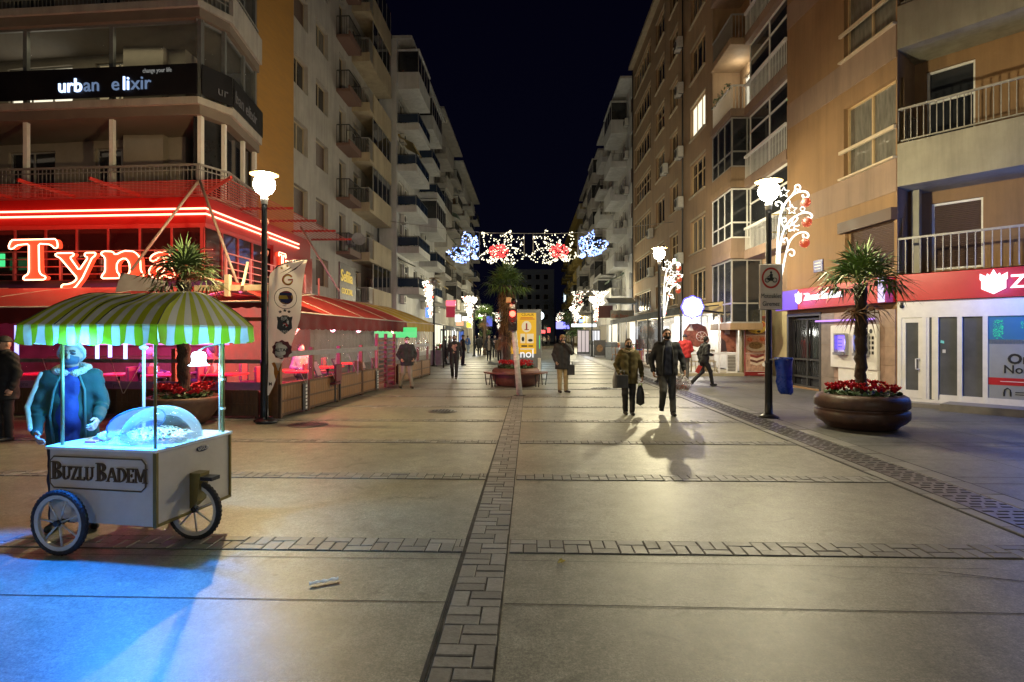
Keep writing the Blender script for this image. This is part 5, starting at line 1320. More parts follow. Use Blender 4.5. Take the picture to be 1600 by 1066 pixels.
# ---------------------------------------------------------------- feather flag
def thin_cloth(name, col):
    m = mat(name, col, .7, 0, .06, 3); nt = m.node_tree; b_ = nt.nodes['Principled BSDF']; out = nt.nodes['Material Output']
    tl = nt.nodes.new('ShaderNodeBsdfTranslucent'); tl.inputs[0].default_value = (*col, 1); mx = nt.nodes.new('ShaderNodeMixShader'); mx.inputs[0].default_value = .5
    nt.links.new(b_.outputs[0], mx.inputs[1]); nt.links.new(tl.outputs[0], mx.inputs[2]); nt.links.new(mx.outputs[0], out.inputs[0]); return m
flag_m = thin_cloth('thin white flag cloth', (.80, .78, .74)); mat('white flag cloth', (.60, .58, .54), .7, 0, .06, 3)
FD = 11.0; k_ = FD / F_PX / 4.444; o_ = at(410, FD); t = thing('feather_flag', 'white feather flag with football club crests beside the left lamp', 'flag', (o_.x, o_.y, 0), R(3))
fx = lambda x: x * k_; fz = lambda y: hz(390 + y / 4.444, FD)
wv = lambda x, z: -.05 + .03 * math.sin(x * 9 + z * 1.3) + .012 * math.sin(z * 5 + x * 14)
Lp = [(1012, 32), (960, 36), (600, 48), (300, 54), (178, 60), (130, 100), (100, 150), (82, 210), (73, 300)]; Rp = [(1012, 48), (960, 76), (900, 100), (770, 152), (700, 190), (570, 236), (480, 264), (400, 276), (250, 288), (130, 302), (73, 318)]
def interp(P, y):
    P = sorted(P)
    for (y0, x0), (y1, x1) in zip(P, P[1:]):
        if y0 <= y <= y1: return x0 + (x1 - x0) * (y - y0) / (y1 - y0)
    return P[0][1] if y < P[0][0] else P[-1][1]
b = MB(flag_m); b.smooth = True; NR, NCOL = 48, 10; V = []
for i in range(NR + 1):
    y = 73 + (1012 - 73) * (i / NR); xa, xb = interp(Lp, y), interp(Rp, y)
    for j in range(NCOL + 1): x = fx(xa + (xb - xa) * j / NCOL); z = fz(y); V.append((x, wv(x, z), z))
b.add(V, [(i * (NCOL + 1) + j, (i + 1) * (NCOL + 1) + j, (i + 1) * (NCOL + 1) + j + 1, i * (NCOL + 1) + j + 1) for i in range(NR) for j in range(NCOL)]); b.build('cloth', t)
b = MB(dark_metal); b.tube([(fx(32), -.02, .02), (fx(44), -.03, fz(600)), (fx(54), -.04, fz(190)), (fx(110), -.04, fz(116)), (fx(210), -.04, fz(80)), (fx(318), -.04, fz(72))], .014, 6); b.lathe([(0, 0), (.2, 0), (.2, .05), (.05, .07), (0, .07)], (fx(32), -.02, 0), 14); b.build('pole', t)
def crest(name, layers):
    mb = MB()
    for li, (m, polys) in enumerate(layers):
        mb.use(m)
        for p in polys:
            q = [(fx(x), fz(y)) for x, y in p]; b0 = len(mb.v)
            mb.add([(x, wv(x, z) - .004 - .002 * li, z) for x, z in q], [tuple(range(len(q)))])
    mb.build(name, t)
def ring(cx, cy, r, n=20, sq=1.0): return [(cx + r * math.cos(-i * 6.2832 / n), cy + sq * r * math.sin(-i * 6.2832 / n)) for i in range(n)]
def arc_band(cx, cy, r0, r1, a0, a1, n=14):
    return [[(cx + r * math.cos(R(a)), cy + r * math.sin(R(a))) for r, a in ((r0, a0 + (a1 - a0) * i / n), (r1, a0 + (a1 - a0) * i / n), (r1, a0 + (a1 - a0) * (i + 1) / n), (r0, a0 + (a1 - a0) * (i + 1) / n))] for i in range(n)]
cred, cyel, cnav, cmar = mat('crest red', (.42, .015, .015), .6), mat('crest yellow', (.62, .38, .02), .6), mat('crest navy', (.015, .02, .10), .6), mat('crest maroon', (.10, .01, .02), .6)
crest('crest', [(cyel, arc_band(178, 210, 27, 34, 20, 330)), (cred, arc_band(178, 210, 34, 40, 10, 330) + [[(178, 206), (216, 206), (216, 216), (178, 216)]])])
crest('crest', [(ink, arc_band(167, 338, 72, 76, 0, 360, 30)), (cmar, [ring(167, 335, 47)]), (cyel, [ring(167, 335, 42)]), (cnav, [[(128, 320), (206, 320), (206, 303), (190, 296), (144, 296), (128, 303)], [(128, 345), (206, 345), (198, 365), (167, 376), (138, 365)]]), (cred, [[(140, 296), (194, 296), (186, 305), (148, 305)]])])
crest('star', [(ink, [star_pts(131, 434, 14)[::-1], star_pts(161, 424, 14)[::-1], star_pts(188, 432, 14)[::-1]])])
crest('crest', [(ink, [[(108, 466), (128, 470), (146, 458), (176, 458), (192, 470), (212, 466), (206, 500), (210, 548), (160, 588), (110, 548), (114, 500)]]), (MATS['white flag cloth'], [[(132, 494), (146, 494), (146, 566), (132, 560)], [(174, 494), (188, 494), (188, 560), (174, 566)]]), (cred, [ring(160, 532, 22)]), (MATS['white flag cloth'], arc_band(162, 530, 9, 14, 20, 300))])
def burst(cx, cy, r, n=18): return [(cx + (r if i % 2 else r * .86) * math.cos(-i * math.pi / n), cy + (r if i % 2 else r * .86) * math.sin(-i * math.pi / n)) for i in range(2 * n)]
crest('crest', [(cmar, [burst(143, 695, 68, 10)]), (MATS['white flag cloth'], [ring(143, 697, 38)])])
def ftext(body, cx, cy, size, m, squeeze=1.0, bold=.01):
    mb = MB(m); Vt, Ft = text_geo(body, bold, 'CENTER'); mb.add([(fx(cx) + x_ * size * squeeze, wv(fx(cx) + x_ * size, fz(cy)) - .016 - c_ * .003, fz(cy) + y_ * size) for x_, y_, c_ in Vt], Ft); mb.build('lettering', t)
ftext('ALTAY', 143, 708, .085, ink, .95, .03); ftext('BJK', 160, 488, .09, MATS['white flag cloth'], 1); ftext('1903', 160, 578, .065, MATS['white flag cloth'], 1); ftext('1907', 160, 395, .035, ink); ftext('1914', 143, 752, .04, MATS['white flag cloth']); ftext('M', 62, 942, .08, ink, 1, .04)
crest('print', [(mat('orange print', (.45, .16, .02), .6), [[(70, 790), (88, 782), (145, 790), (140, 830), (112, 870), (100, 905), (86, 860), (88, 820)]])]); crest('print', [(cyel, [star_pts(135, 130, 12)[::-1], star_pts(175, 115, 12)[::-1]]), (ink, [[(120, 172), (190, 130), (250, 98), (190, 138)], [(150, 180), (230, 135), (290, 90), (240, 140)]])])
# ================================================================ VENDOR CART
CO = at(243, 4.30); CR = R(-8)
cart = thing('vendor_cart', 'white three wheeled vendor cart reading Buzlu Badem under a striped canopy', 'cart', CO, CR)
cream_panel = mat('cream cart panel', (.52, .48, .41), .42, 0, .16, 2.2, .12, 30); olive = mat('olive brass trim', (.17, .13, .03), .42, .3, .2)
b = MB(cream_panel); b.box(-.94, 0, .235, 0, .85, .795); b.build('body', cart)
b = MB(olive)
for x, y in ((-.006, -.006), (-.006, .835), (-.95, .835)): b.box(x - .012, y, .228, x + .018, y + .022, .80)
b.box(.001, .02, .228, .012, .835, .25); b.build('corner_trim', cart)
b = MB(mat('white worktop', (.78, .78, .76), .3, 0, .04)); b.bbox(-.965, -.02, .796, .02, .87, .822, .006); b.build('worktop', cart)
def octo(x0, z0, x1, z1, c): return [(x0 + c, z0), (x1 - c, z0), (x1, z0 + c), (x1, z1 - c), (x1 - c, z1), (x0 + c, z1), (x0, z1 - c), (x0, z0 + c)]
b = MB(cream_panel); b.prism(octo(-.925, .50, -.075, .742, .035), -.012, -.001); sg = b.build('name_board', cart)
b = MB(mat('bronze edge', (.12, .08, .035), .4, .3, .2)); pts = octo(-.925, .50, -.075, .742, .035); b.tube([(x, -.013, z) for x, z in pts], .006, 5, closed=True); b.build('rim', sg)
def serif(mb, ch, x, z, h, t, y):
    """slab serif capitals from bars and bowls; returns the advance"""
    k = [0]
    def S(x0, z0, x1, z1): k[0] += 1; mb.box(x + x0 * h, y - .010 - k[0] * .0004, z + z0 * h, x + x1 * h, y, z + z1 * h)
    def bowl(cx, cz, rx, rz, a0, a1, w):
        n = 9; P = []
        for i in range(n + 1):
            a = R(a0 + (a1 - a0) * i / n); P.append((cx + rx * math.cos(a), cz + rz * math.sin(a), cx + (rx - w) * math.cos(a), cz + (rz - w * .5) * math.sin(a)))
        for p, q in zip(P, P[1:]): k[0] += 1; mb.prism([(x + p[0] * h, z + p[1] * h), (x + q[0] * h, z + q[1] * h), (x + q[2] * h, z + q[3] * h), (x + p[2] * h, z + p[3] * h)], y - .010 - k[0] * .0003, y)
    def D(x0, z0, x1, z1, w): k[0] += 1; mb.prism([(x + x0 * h, z + z0 * h), (x + (x0 + w) * h, z + z0 * h), (x + (x1 + w) * h, z + z1 * h), (x + x1 * h, z + z1 * h)], y - .010 - k[0] * .0004, y)
    s = .055
    if ch == 'B': S(.08, 0, .08 + t, 1); S(0, 0, .3, s); S(0, 1 - s, .3, 1); bowl(.3, .755, .32, .245, -90, 90, t); bowl(.3, .265, .36, .265, -90, 90, t); return .78
    if ch == 'U': S(.08, .28, .08 + t, 1); S(.58, .28, .58 + t * .6, 1); S(0, 1 - s, .32, 1); S(.48, 1 - s, .78, 1); bowl(.36, .3, .28, .3, 180, 360, t * .8); return .86
    if ch == 'Z': S(.04, 0, .64, t * .55); S(.04, 1 - t * .55, .64, 1); D(.06, .05, .46, .95, t); S(.58, 0, .64, .25); S(.04, .75, .1, 1); return .74
    if ch == 'L': S(.08, 0, .08 + t, 1); S(0, 0, .58, s * 1.6); S(0, 1 - s, .34, 1); S(.52, 0, .58, .26); return .66
    if ch == 'A': D(.02, 0, .34, 1, t * .6); D(.66, 0, .34, 1, t); S(.2, .3, .62, .38); S(-.04, 0, .22, s); S(.56, 0, .92, s); return .94
    if ch == 'D': S(.08, 0, .08 + t, 1); S(0, 0, .35, s); S(0, 1 - s, .35, 1); bowl(.3, .5, .46, .5, -90, 90, t); return .88
    if ch == 'E': S(.08, 0, .08 + t, 1); S(0, 0, .6, s * 1.4); S(0, 1 - s * 1.4, .58, 1); S(.2, .46, .46, .54); S(.54, 0, .6, .26); S(.52, .76, .58, 1); S(.42, .38, .47, .62); return .70
    if ch == 'M': S(.1, 0, .1 + t * .5, 1); S(.8, 0, .8 + t, 1); D(.46, .08, .12, 1, t); D(.46, .08, .78, 1, t * .6); S(0, 0, .26, s); S(.7, 0, 1.06, s); S(0, 1 - s, .2, 1); S(.8, 1 - s, 1.06, 1); return 1.1
    return .4
b = MB(mat('brown raised letter', (.095, .055, .018), .38, .3, .25, 30)); x = -.908
for ch, h, t_ in (('B', .140, .19), ('U', .105, .17), ('Z', .105, .17), ('L', .105, .17), ('U', .105, .17), (' ', .06, 0), ('B', .140, .19), ('A', .108, .17), ('D', .108, .17), ('E', .108, .17), ('M', .108, .17)):
    x += serif(b, ch, x, .565, h, t_, -.012) * h * .875
b.build('lettering', sg)
b = MB(mat('navy badge', (.012, .016, .05), .3)); b.ball((.004, .50, .735), (.006, .075, .026), 16, 8); bd = b.build('badge', cart)
b = MB(white_paint); b.T = Matrix.Translation((.0115, .44, .725)) @ Matrix.Rotation(R(90), 4, 'Z'); b.text('UGUR', 0, 0, 0, .034, .0, .002, 'LEFT', 1.4); b.build('lettering', bd)
b = MB(olive); b.T = Matrix.Translation((0, .40, 0)); b.add([(.002, -.05, .27), (.002, .06, .27), (.002, .06, .56), (.002, -.05, .56), (.07, -.05, .33), (.07, .06, .33), (.10, .06, .56), (.10, -.05, .56)], [(0, 1, 2, 3), (7, 6, 5, 4), (0, 4, 5, 1), (1, 5, 6, 2), (2, 6, 7, 3), (3, 7, 4, 0)])
b.use(dark_metal).box(.03, -.045, .50, .20, .055, .53); b.build('fork_bracket', cart)
tyre = mat('black tyre', (.016, .016, .017), .7, 0, .3, 20, .9, 70); rimm = mat('cream wheel rim', (.50, .47, .38), .45, .1, .15)
def cart_wheel(x, y, r=.25):
    w = MB(tyre); n = 32
    pr = [(r - .036, -.018), (r - .02, -.024), (r - .005, -.016), (r, 0), (r - .005, .016), (r - .02, .024), (r - .036, .018)]
    V = [(rr * math.cos(2 * math.pi * i / n), yy_, rr * math.sin(2 * math.pi * i / n)) for i in range(n) for rr, yy_ in pr]; m_ = len(pr)
    w.add(V, [(i * m_ + k, i * m_ + (k + 1) % m_, ((i + 1) % n) * m_ + (k + 1) % m_, ((i + 1) % n) * m_ + k) for i in range(n) for k in range(m_)], True)
    for i in range(44):   # tread blocks
        a = 2 * math.pi * i / 44; c = Vector((math.cos(a), 0, math.sin(a))); tn = Vector((-math.sin(a), 0, math.cos(a)))
        for s_ in (-1, 1):
            p = c * (r - .004) + Vector((0, s_ * .010, 0)); w.add([p - tn * .010 + Vector((0, -.008, 0)), p + tn * .010 + Vector((0, -.008, 0)), p + tn * .010 + Vector((0, .008, 0)), p - tn * .010 + Vector((0, .008, 0)), p + c * .006 - tn * .007, p + c * .006 + tn * .007], [(0, 1, 5, 4), (3, 4, 5, 2), (0, 4, 3), (1, 2, 5)])
    t = thing('wheel', None, None, (x, y, r)); t.parent = cart
    w.build('tyre', t)
    m = MB(rimm); V = [(rr * math.cos(2 * math.pi * i / n), yy_, rr * math.sin(2 * math.pi * i / n)) for i in range(n) for rr, yy_ in ((r - .034, -.017), (r - .034, .017), (r - .065, .013), (r - .065, -.013))]
    m.add(V, [(i * 4 + k, i * 4 + (k + 1) % 4, ((i + 1) % n) * 4 + (k + 1) % 4, ((i + 1) % n) * 4 + k) for i in range(n) for k in range(4)], False); m.build('rim', t)
    m = MB(rimm)
    for i in range(7):
        a = 2 * math.pi * i / 7 + .35; m.cyl((.022 * math.cos(a), 0, .022 * math.sin(a)), ((r - .06) * math.cos(a), 0, (r - .06) * math.sin(a)), .009, 6, .007)
    m.use(dark_metal).cyl((0, -.035, 0), (0, .035, 0), .022, 10); m.build('spoke', t)
cart_wheel(-.77, -.075); cart_wheel(.005, .40, .248); cart_wheel(-.77, .925)
b = MB(dark_metal); b.cyl((-.77, -.1, .25), (-.77, .95, .25), .014, 8); b.box(-.80, .02, .22, -.74, .83, .234); b.bar((-.06, .40, .225), (.0, .40, .255), .03, .03); b.build('axle', cart)
for nm, (x, y, r, m) in enumerate(((-.02, .02, .011, olive), (-.86, .03, .013, MATS['olive brass trim']), (-.03, .80, .014, olive), (-.84, .80, .014, white_paint))):
    b = MB(m); b.cyl((x, y, .82), (x, y, 1.70), r, 8)
    if nm == 2: b.use(white_paint).cyl((x - .035, y, .82), (x - .03, y, 1.66), .007, 6); b.lathe([(.02, 0), (.022, .01), (.02, .02)], (x, y, 1.28), 8); b.lathe([(.02, 0), (.022, .01), (.02, .02)], (x, y, 1.02), 8)
    if nm == 3: b.lathe([(.015, 0), (.035, .01), (.04, .03), (.015, .04)], (x, y, 1.55), 10)
    b.build('canopy_post', cart)
# striped canopy
def cloth_two(name, col, tr=.14):
    m = bpy.data.materials.new(name); m.use_nodes = True; nt = m.node_tree; b_ = nt.nodes['Principled BSDF']; out = nt.nodes['Material Output']
    b_.inputs['Base Color'].default_value = (*col, 1); b_.inputs['Roughness'].default_value = .65
    tl = nt.nodes.new('ShaderNodeBsdfTranslucent'); tl.inputs[0].default_value = (*col, 1); mx = nt.nodes.new('ShaderNodeMixShader'); mx.inputs[0].default_value = tr
    tc = nt.nodes.new('ShaderNodeTexCoord'); n = nt.nodes.new('ShaderNodeTexNoise'); n.inputs['Scale'].default_value = 7; n.inputs['Detail'].default_value = 4; bp = nt.nodes.new('ShaderNodeBump'); bp.inputs['Strength'].default_value = .5; bp.inputs['Distance'].default_value = .03
    nt.links.new(tc.outputs['Object'], n.inputs[0]); nt.links.new(n.outputs[0], bp.inputs['Height']); nt.links.new(bp.outputs[0], b_.inputs['Normal'])
    nt.links.new(b_.outputs[0], mx.inputs[1]); nt.links.new(tl.outputs[0], mx.inputs[2]); nt.links.new(mx.outputs[0], out.inputs[0]); MATS[name] = m; return m
c_green, c_white = cloth_two('lime green stripe', (.38, .43, .012), 0.0), cloth_two('white stripe', (.54, .57, .54), 0.0)
v_green, v_white = cloth_two('lime green valance', (.28, .40, .010), .30), cloth_two('white valance', (.62, .66, .64), .30)
b = MB(c_green); b.smooth = True
XL, XR_, YF, YB, ZE, RISE, RL, RR, YM = -1.06, .16, -.16, .96, 1.765, .27, -.78, -.06, .40
def roof_pt(e, r_, t):
    x = e[0] + (r_[0] - e[0]) * t; y = e[1] + (r_[1] - e[1]) * t; return (x, y, ZE + RISE * (1 - (1 - t) ** 2.1) + (.012 * math.sin(x * 7 + y * 5) + .055 * mnoise.noise(Vector((x * 3.2, y * 3.2, 2.0)))) * (1 - t) * t * 4)
sides = [((XL, YF), (XR_, YF), (RL, YM), (RR, YM), 19), ((XR_, YF), (XR_, YB), (RR, YM), (RR, YM), 13), ((XR_, YB), (XL, YB), (RR, YM), (RL, YM), 19), ((XL, YB), (XL, YF), (RL, YM), (RL, YM), 13)]
for e0, e1, r0, r1, ns in sides:
    L2 = lambda p, q, a: (p[0] + (q[0] - p[0]) * a, p[1] + (q[1] - p[1]) * a)
    out_ = Vector((e1[1] - e0[1], -(e1[0] - e0[0]))).normalized()
    for s_ in range(ns):
        b.use(c_green if s_ % 2 == 0 else c_white); NT = 9; NA = 3; V = []
        for j in range(NA + 1):
            a = (s_ + j / NA) / ns
            for i in range(NT + 1): V.append(roof_pt(L2(e0, e1, a), L2(r0, r1, a), i / NT))
        b.add(V, [(j * (NT + 1) + i, (j + 1) * (NT + 1) + i, (j + 1) * (NT + 1) + i + 1, j * (NT + 1) + i + 1) for j in range(NA) for i in range(NT)])
        b.use(v_green if s_ % 2 == 0 else v_white); V = []
        for j in range(NA + 1):     # hanging valance with a scalloped hem
            a = (s_ + j / NA) / ns; p = L2(e0, e1, a); hem = .135 + .022 * abs(math.sin(a * ns * math.pi / 3)); 
            for i in range(4):
                u_ = i / 3; fl = .018 * math.sin(a * ns * 2.1 + u_ * 1.5) * u_; V.append((p[0] + out_.x * fl, p[1] + out_.y * fl, ZE - hem * u_))
        b.add(V, [(j * 4 + i, j * 4 + i + 1, (j + 1) * 4 + i + 1, (j + 1) * 4 + i) for j in range(NA) for i in range(3)])
cn = b.build('canopy', cart)
b = MB(mat('dark seam', (.05, .06, .03), .6))
for e, r_ in (((XR_, YF), (RR, YM)), ((XR_, YB), (RR, YM)), ((XL, YF), (RL, YM)), ((-.72, YF), (-.60, YM)), ((-.36, YF), (-.34, YM)), ((-.5, YF), (-.46, YM))): b.tube([tuple(Vector(roof_pt(e, r_, i / 8)) + Vector((0, 0, .003))) for i in range(9)], .0045, 4)
b.build('seam', cn)
b = MB(rail_grey); P = [(XL + .02, YF + .02, ZE - .01), (XR_ - .02, YF + .02, ZE - .01), (XR_ - .02, YB - .02, ZE - .01), (XL + .02, YB - .02, ZE - .01)]; b.tube(P, .008, 5, closed=True)
for x, y in ((-.02, .02), (-.86, .03), (-.03, .80), (-.84, .80)): b.cyl((x, y, 1.69), (x, YF + .02 if y < .4 else YB - .02, ZE - .01), .007, 5)
b.build('canopy_frame', cart)
# tulip lamp
b = MB(glow('tulip lamp glass', (.62, .90, 1.0), 5.0)); b.lathe([(.015, .06), (.05, .05), (.062, .02), (.055, -.02), (.065, -.05), (.085, -.065)], (-.16, .66, 1.485), 14, True, lambda t_, z: .12 * math.sin(t_ * 6) if z < -.04 else 0); b.use(rail_grey).tube([(-.03, .8, 1.60), (-.07, .76, 1.60), (-.13, .70, 1.58), (-.16, .66, 1.55)], .007, 5); b.build('tulip_lamp', cart)
b = MB(glow('cool led strip', (.55, .85, 1.0), 6)); b.box(-.75, .36, 1.935, -.15, .39, 1.945); b.build('led_strip', cart)
LEDC = (.10, .48, 1.0)
light('cart_lamp_light', (-.42, .38, 1.70), LEDC, 70, cart, .05)
sp_ = bpy.data.lights.new('cart_led_light', 'SPOT'); sp_.color = (.012, .20, 1.0); sp_.energy = 620; sp_.spot_size = R(112); sp_.spot_blend = .35; sp_.shadow_soft_size = .04
so_ = bpy.data.objects.new('cart_led_light', sp_); C.objects.link(so_); so_.parent = cart; so_.location = (-.45, .12, 1.70); so_.rotation_euler = Vector((-.12, -.80, -1)).to_track_quat('-Z', 'Y').to_euler()
light('cart_lamp_light', (-.17, .60, 1.42), (.14, .5, 1.0), 34, cart, .05)
# goods on the cart
g_ = CO + Matrix.Rotation(CR, 3, 'Z') @ Vector((-.34, .38, .8265))
t = thing('ice_heap', 'heap of crushed ice with almonds on the cart worktop', 'ice', g_, CR); b = MB(mat('crushed ice', (.70, .76, .78), .35, 0, .12, 30, 1.0, 45, bdist=.03)); b.smooth = True
N = 22; V = [(x_ * .40, y_ * .30, max(0, .085 * (1 - (x_ * x_ + y_ * y_)) + .022 * mnoise.noise(Vector((x_ * 5, y_ * 5, 1))))) for y_ in [(-1 + 2 * j / N) for j in range(N + 1)] for x_ in [(-1 + 2 * i / N) for i in range(N + 1)]]
b.add(V, [(j * (N + 1) + i, j * (N + 1) + i + 1, (j + 1) * (N + 1) + i + 1, (j + 1) * (N + 1) + i) for j in range(N) for i in range(N)]); b.build('ice', t)
b = MB(mat('almond', (.45, .33, .2), .6, 0, .2, 30))
for i in range(70): x_, y_ = random.uniform(-.25, .25), random.uniform(-.2, .18); b.ball((x_, y_, .085 * (1 - x_ * x_ / .16 - y_ * y_ / .09) + .012), (.014, .009, .007), 6, 4)
b.build('almond', t)
t = thing('dome_cover', 'clear plastic dome with its round lid tilted open over the ice', 'cover', g_, CR); b = MB(clear_sheet('dome plastic', (.75, .85, .9), .10, .05, .1, 3)); b.lathe([(.30 * math.cos(R(a)), .30 * math.sin(R(a)) * .92) for a in range(0, 91, 9)], (.06, .0, .0), 28); b.build('dome', t)
b = MB(MATS['dome plastic']); b.T = Matrix.Translation((-.16, -.02, .13)) @ Matrix.Rotation(R(-38), 4, 'Y') @ Matrix.Rotation(R(-18), 4, 'X'); b.lathe([(.21, 0), (.17, .03), (.1, .05), (0, .058)], (0, 0, 0), 26); b.use(mat('blue rim', (.05, .12, .3), .3)).tube([(.21 * math.cos(i * .2417), .21 * math.sin(i * .2417), 0) for i in range(26)], .006, 5, closed=True); b.build('lid', t)
p_ = CO + Matrix.Rotation(CR, 3, 'Z') @ Vector((-.70, .14, .822)); b = MB(mat('pink wrapper', (.6, .12, .2), .5)); b.bbox(p_.x - .05, p_.y - .03, .8225, p_.x + .05, p_.y + .03, .845, .006); tag(b.build('snack_packet'), 'small pink packet lying on the left end of the cart worktop', 'packet')
p_ = CO + Matrix.Rotation(CR, 3, 'Z') @ Vector((-.66, .30, .822)); b = MB(mat('white plastic bag', (.7, .72, .74), .4, 0, .1, 8, .6, 14, bdist=.03)); b.lathe([(0, 0), (.11, 0), (.14, .02), (.12, .05), (.06, .075), (0, .07)], tuple(p_), 14, True, lambda t_, z: .18 * math.sin(t_ * 4 + z * 40)); tag(b.build('plastic_bag'), 'crumpled white bag lying beside the ice on the cart', 'bag')

# ================================================================ PEOPLE
def cap_d(P, a, b, ra, rb):
    a, b = np.array(a, float), np.array(b, float); ab = b - a; L2_ = max(ab @ ab, 1e-9); q = P - a
    t = np.clip((q @ ab) / L2_, 0, 1); d = q - t[..., None] * ab
    return np.sqrt((d * d).sum(-1)) - (ra + (rb - ra) * t)
def ell_d(P, c, r):
    q = (P - np.array(c, float)); r = np.array(r, float); k0 = np.sqrt(((q / r) ** 2).sum(-1)); k1 = np.sqrt(((q / (r * r)) ** 2).sum(-1))
    return k0 * (k0 - 1) / np.maximum(k1, 1e-6)
def smin(a, b, k):
    h = np.clip(.5 + .5 * (b - a) / k, 0, 1); return b + (a - b) * h - k * h * (1 - h)
def nets(F, o, h):
    """surface nets: grid of signed distances to verts and quads"""
    ins = F < 0; nx, ny, nz = F.shape; s = np.zeros((nx - 1, ny - 1, nz - 1), int)
    cn = [(i, j, k) for i in (0, 1) for j in (0, 1) for k in (0, 1)]; sl = lambda c: (slice(c[0], nx - 1 + c[0]), slice(c[1], ny - 1 + c[1]), slice(c[2], nz - 1 + c[2]))
    for c in cn: s += ins[sl(c)]
    act = (s > 0) & (s < 8); idx = -np.ones(act.shape, int); cells = np.argwhere(act); idx[act] = np.arange(len(cells))
    acc = np.zeros((len(cells), 3)); cnt = np.zeros(len(cells)); val = {c: F[sl(c)][act] for c in cn}
    for c in cn:
        for ax in range(3):
            if c[ax] == 0:
                d = list(c); d[ax] = 1; d = tuple(d); f0, f1 = val[c], val[d]; m = (f0 < 0) != (f1 < 0); t = np.where(m, f0 / np.where(m, f0 - f1, 1), 0)
                p = np.array(c, float) + t[:, None] * (np.array(d) - np.array(c)); acc += np.where(m[:, None], p, 0); cnt += m
    V = np.array(o) + (cells + acc / cnt[:, None]) * h; Q = []
    for ax in range(3):
        a1, a2 = [(1, 2), (2, 0), (0, 1)][ax]
        sa = [slice(1, -1)] * 3; sa[ax] = slice(0, -1); sb = [slice(1, -1)] * 3; sb[ax] = slice(1, None)
        i0, i1 = ins[tuple(sa)], ins[tuple(sb)]
        e = np.argwhere(i0 != i1)
        if not len(e): continue
        flip = i0[tuple(e.T)]; b_ = e + 1; b_[:, ax] -= 1
        def cell(d1, d2):
            c = b_.copy(); c[:, a1] -= d1; c[:, a2] -= d2; return idx[tuple(c.T)]
        q = np.stack([cell(1, 1), cell(0, 1), cell(0, 0), cell(1, 0)], 1); q[~flip] = q[~flip][:, ::-1]; Q.append(q)
    return V, np.concatenate(Q) if Q else np.zeros((0, 4), int)
def sdf_mesh(prims, h, k=.03, fold=0.0, cut=None, after=None, seed=0):
    """prims: ('c',a,b,ra,rb,label) capsules or ('e',c,r,label) ellipsoids -> verts, quads, label of each quad"""
    lo = np.min([np.minimum(np.array(p[1]) - (p[3] if p[0] == 'c' else np.array(p[2])), np.array(p[2]) - p[4] if p[0] == 'c' else np.array(p[1])) for p in prims], 0) - 3 * h
    hi = np.max([np.maximum(np.array(p[1]) + (p[3] if p[0] == 'c' else np.array(p[2])), np.array(p[2]) + p[4] if p[0] == 'c' else np.array(p[1])) for p in prims], 0) + 3 * h
    n = np.ceil((hi - lo) / h).astype(int) + 1; ax = [lo[i] + np.arange(n[i]) * h for i in range(3)]; P = np.stack(np.meshgrid(*ax, indexing='ij'), -1)
    F = None; ds = []
    for p in prims:
        d = cap_d(P, p[1], p[2], p[3], p[4]) if p[0] == 'c' else ell_d(P, p[1], p[2]); ds.append(d); F = d if F is None else smin(F, d, k)
    if fold:
        F = F + fold * (np.sin(P[..., 2] * 43 + np.sin(P[..., 0] * 17 + seed) * 2.2 + P[..., 1] * 11) * .6 + np.sin(P[..., 2] * 21 - P[..., 0] * 31 + seed * 3) * .5)
    if cut is not None: F = cut(P, F)
    V, Q = nets(F, lo, h)
    lab = None
    if len({p[-1] for p in prims}) > 1 and len(Q):
        ctr = V[Q].mean(1); dd = np.stack([cap_d(ctr, p[1], p[2], p[3], p[4]) if p[0] == 'c' else ell_d(ctr, p[1], p[2]) for p in prims], 1); lab = [prims[i][-1] for i in dd.argmin(1)]
    return V, Q, lab
def sdf_add(mb, res, mats, k=1.0):
    V, Q, lab = res; b0 = len(mb.v); mb.v += [tuple(v * k) for v in V]; mb.f += [tuple(int(i) + b0 for i in q) for q in Q]
    if lab is None: mb.use(mats if not isinstance(mats, dict) else list(mats.values())[0]); mb.mi += [mb.cur] * len(Q)
    else:
        ix = {}
        for l in set(lab): mb.use(mats[l]); ix[l] = mb.cur
        mb.mi += [ix[l] for l in lab]
    mb.sm += [True] * len(Q)
skin_m = mat('skin', (.40, .24, .17), .5, 0, .08, 12); eye_m = mat('eye dark', (.03, .02, .018), .25, 0, 0); brow_m = mat('brow', (.05, .035, .025), .7, 0, 0)
V3 = lambda *a: np.array(a, float)
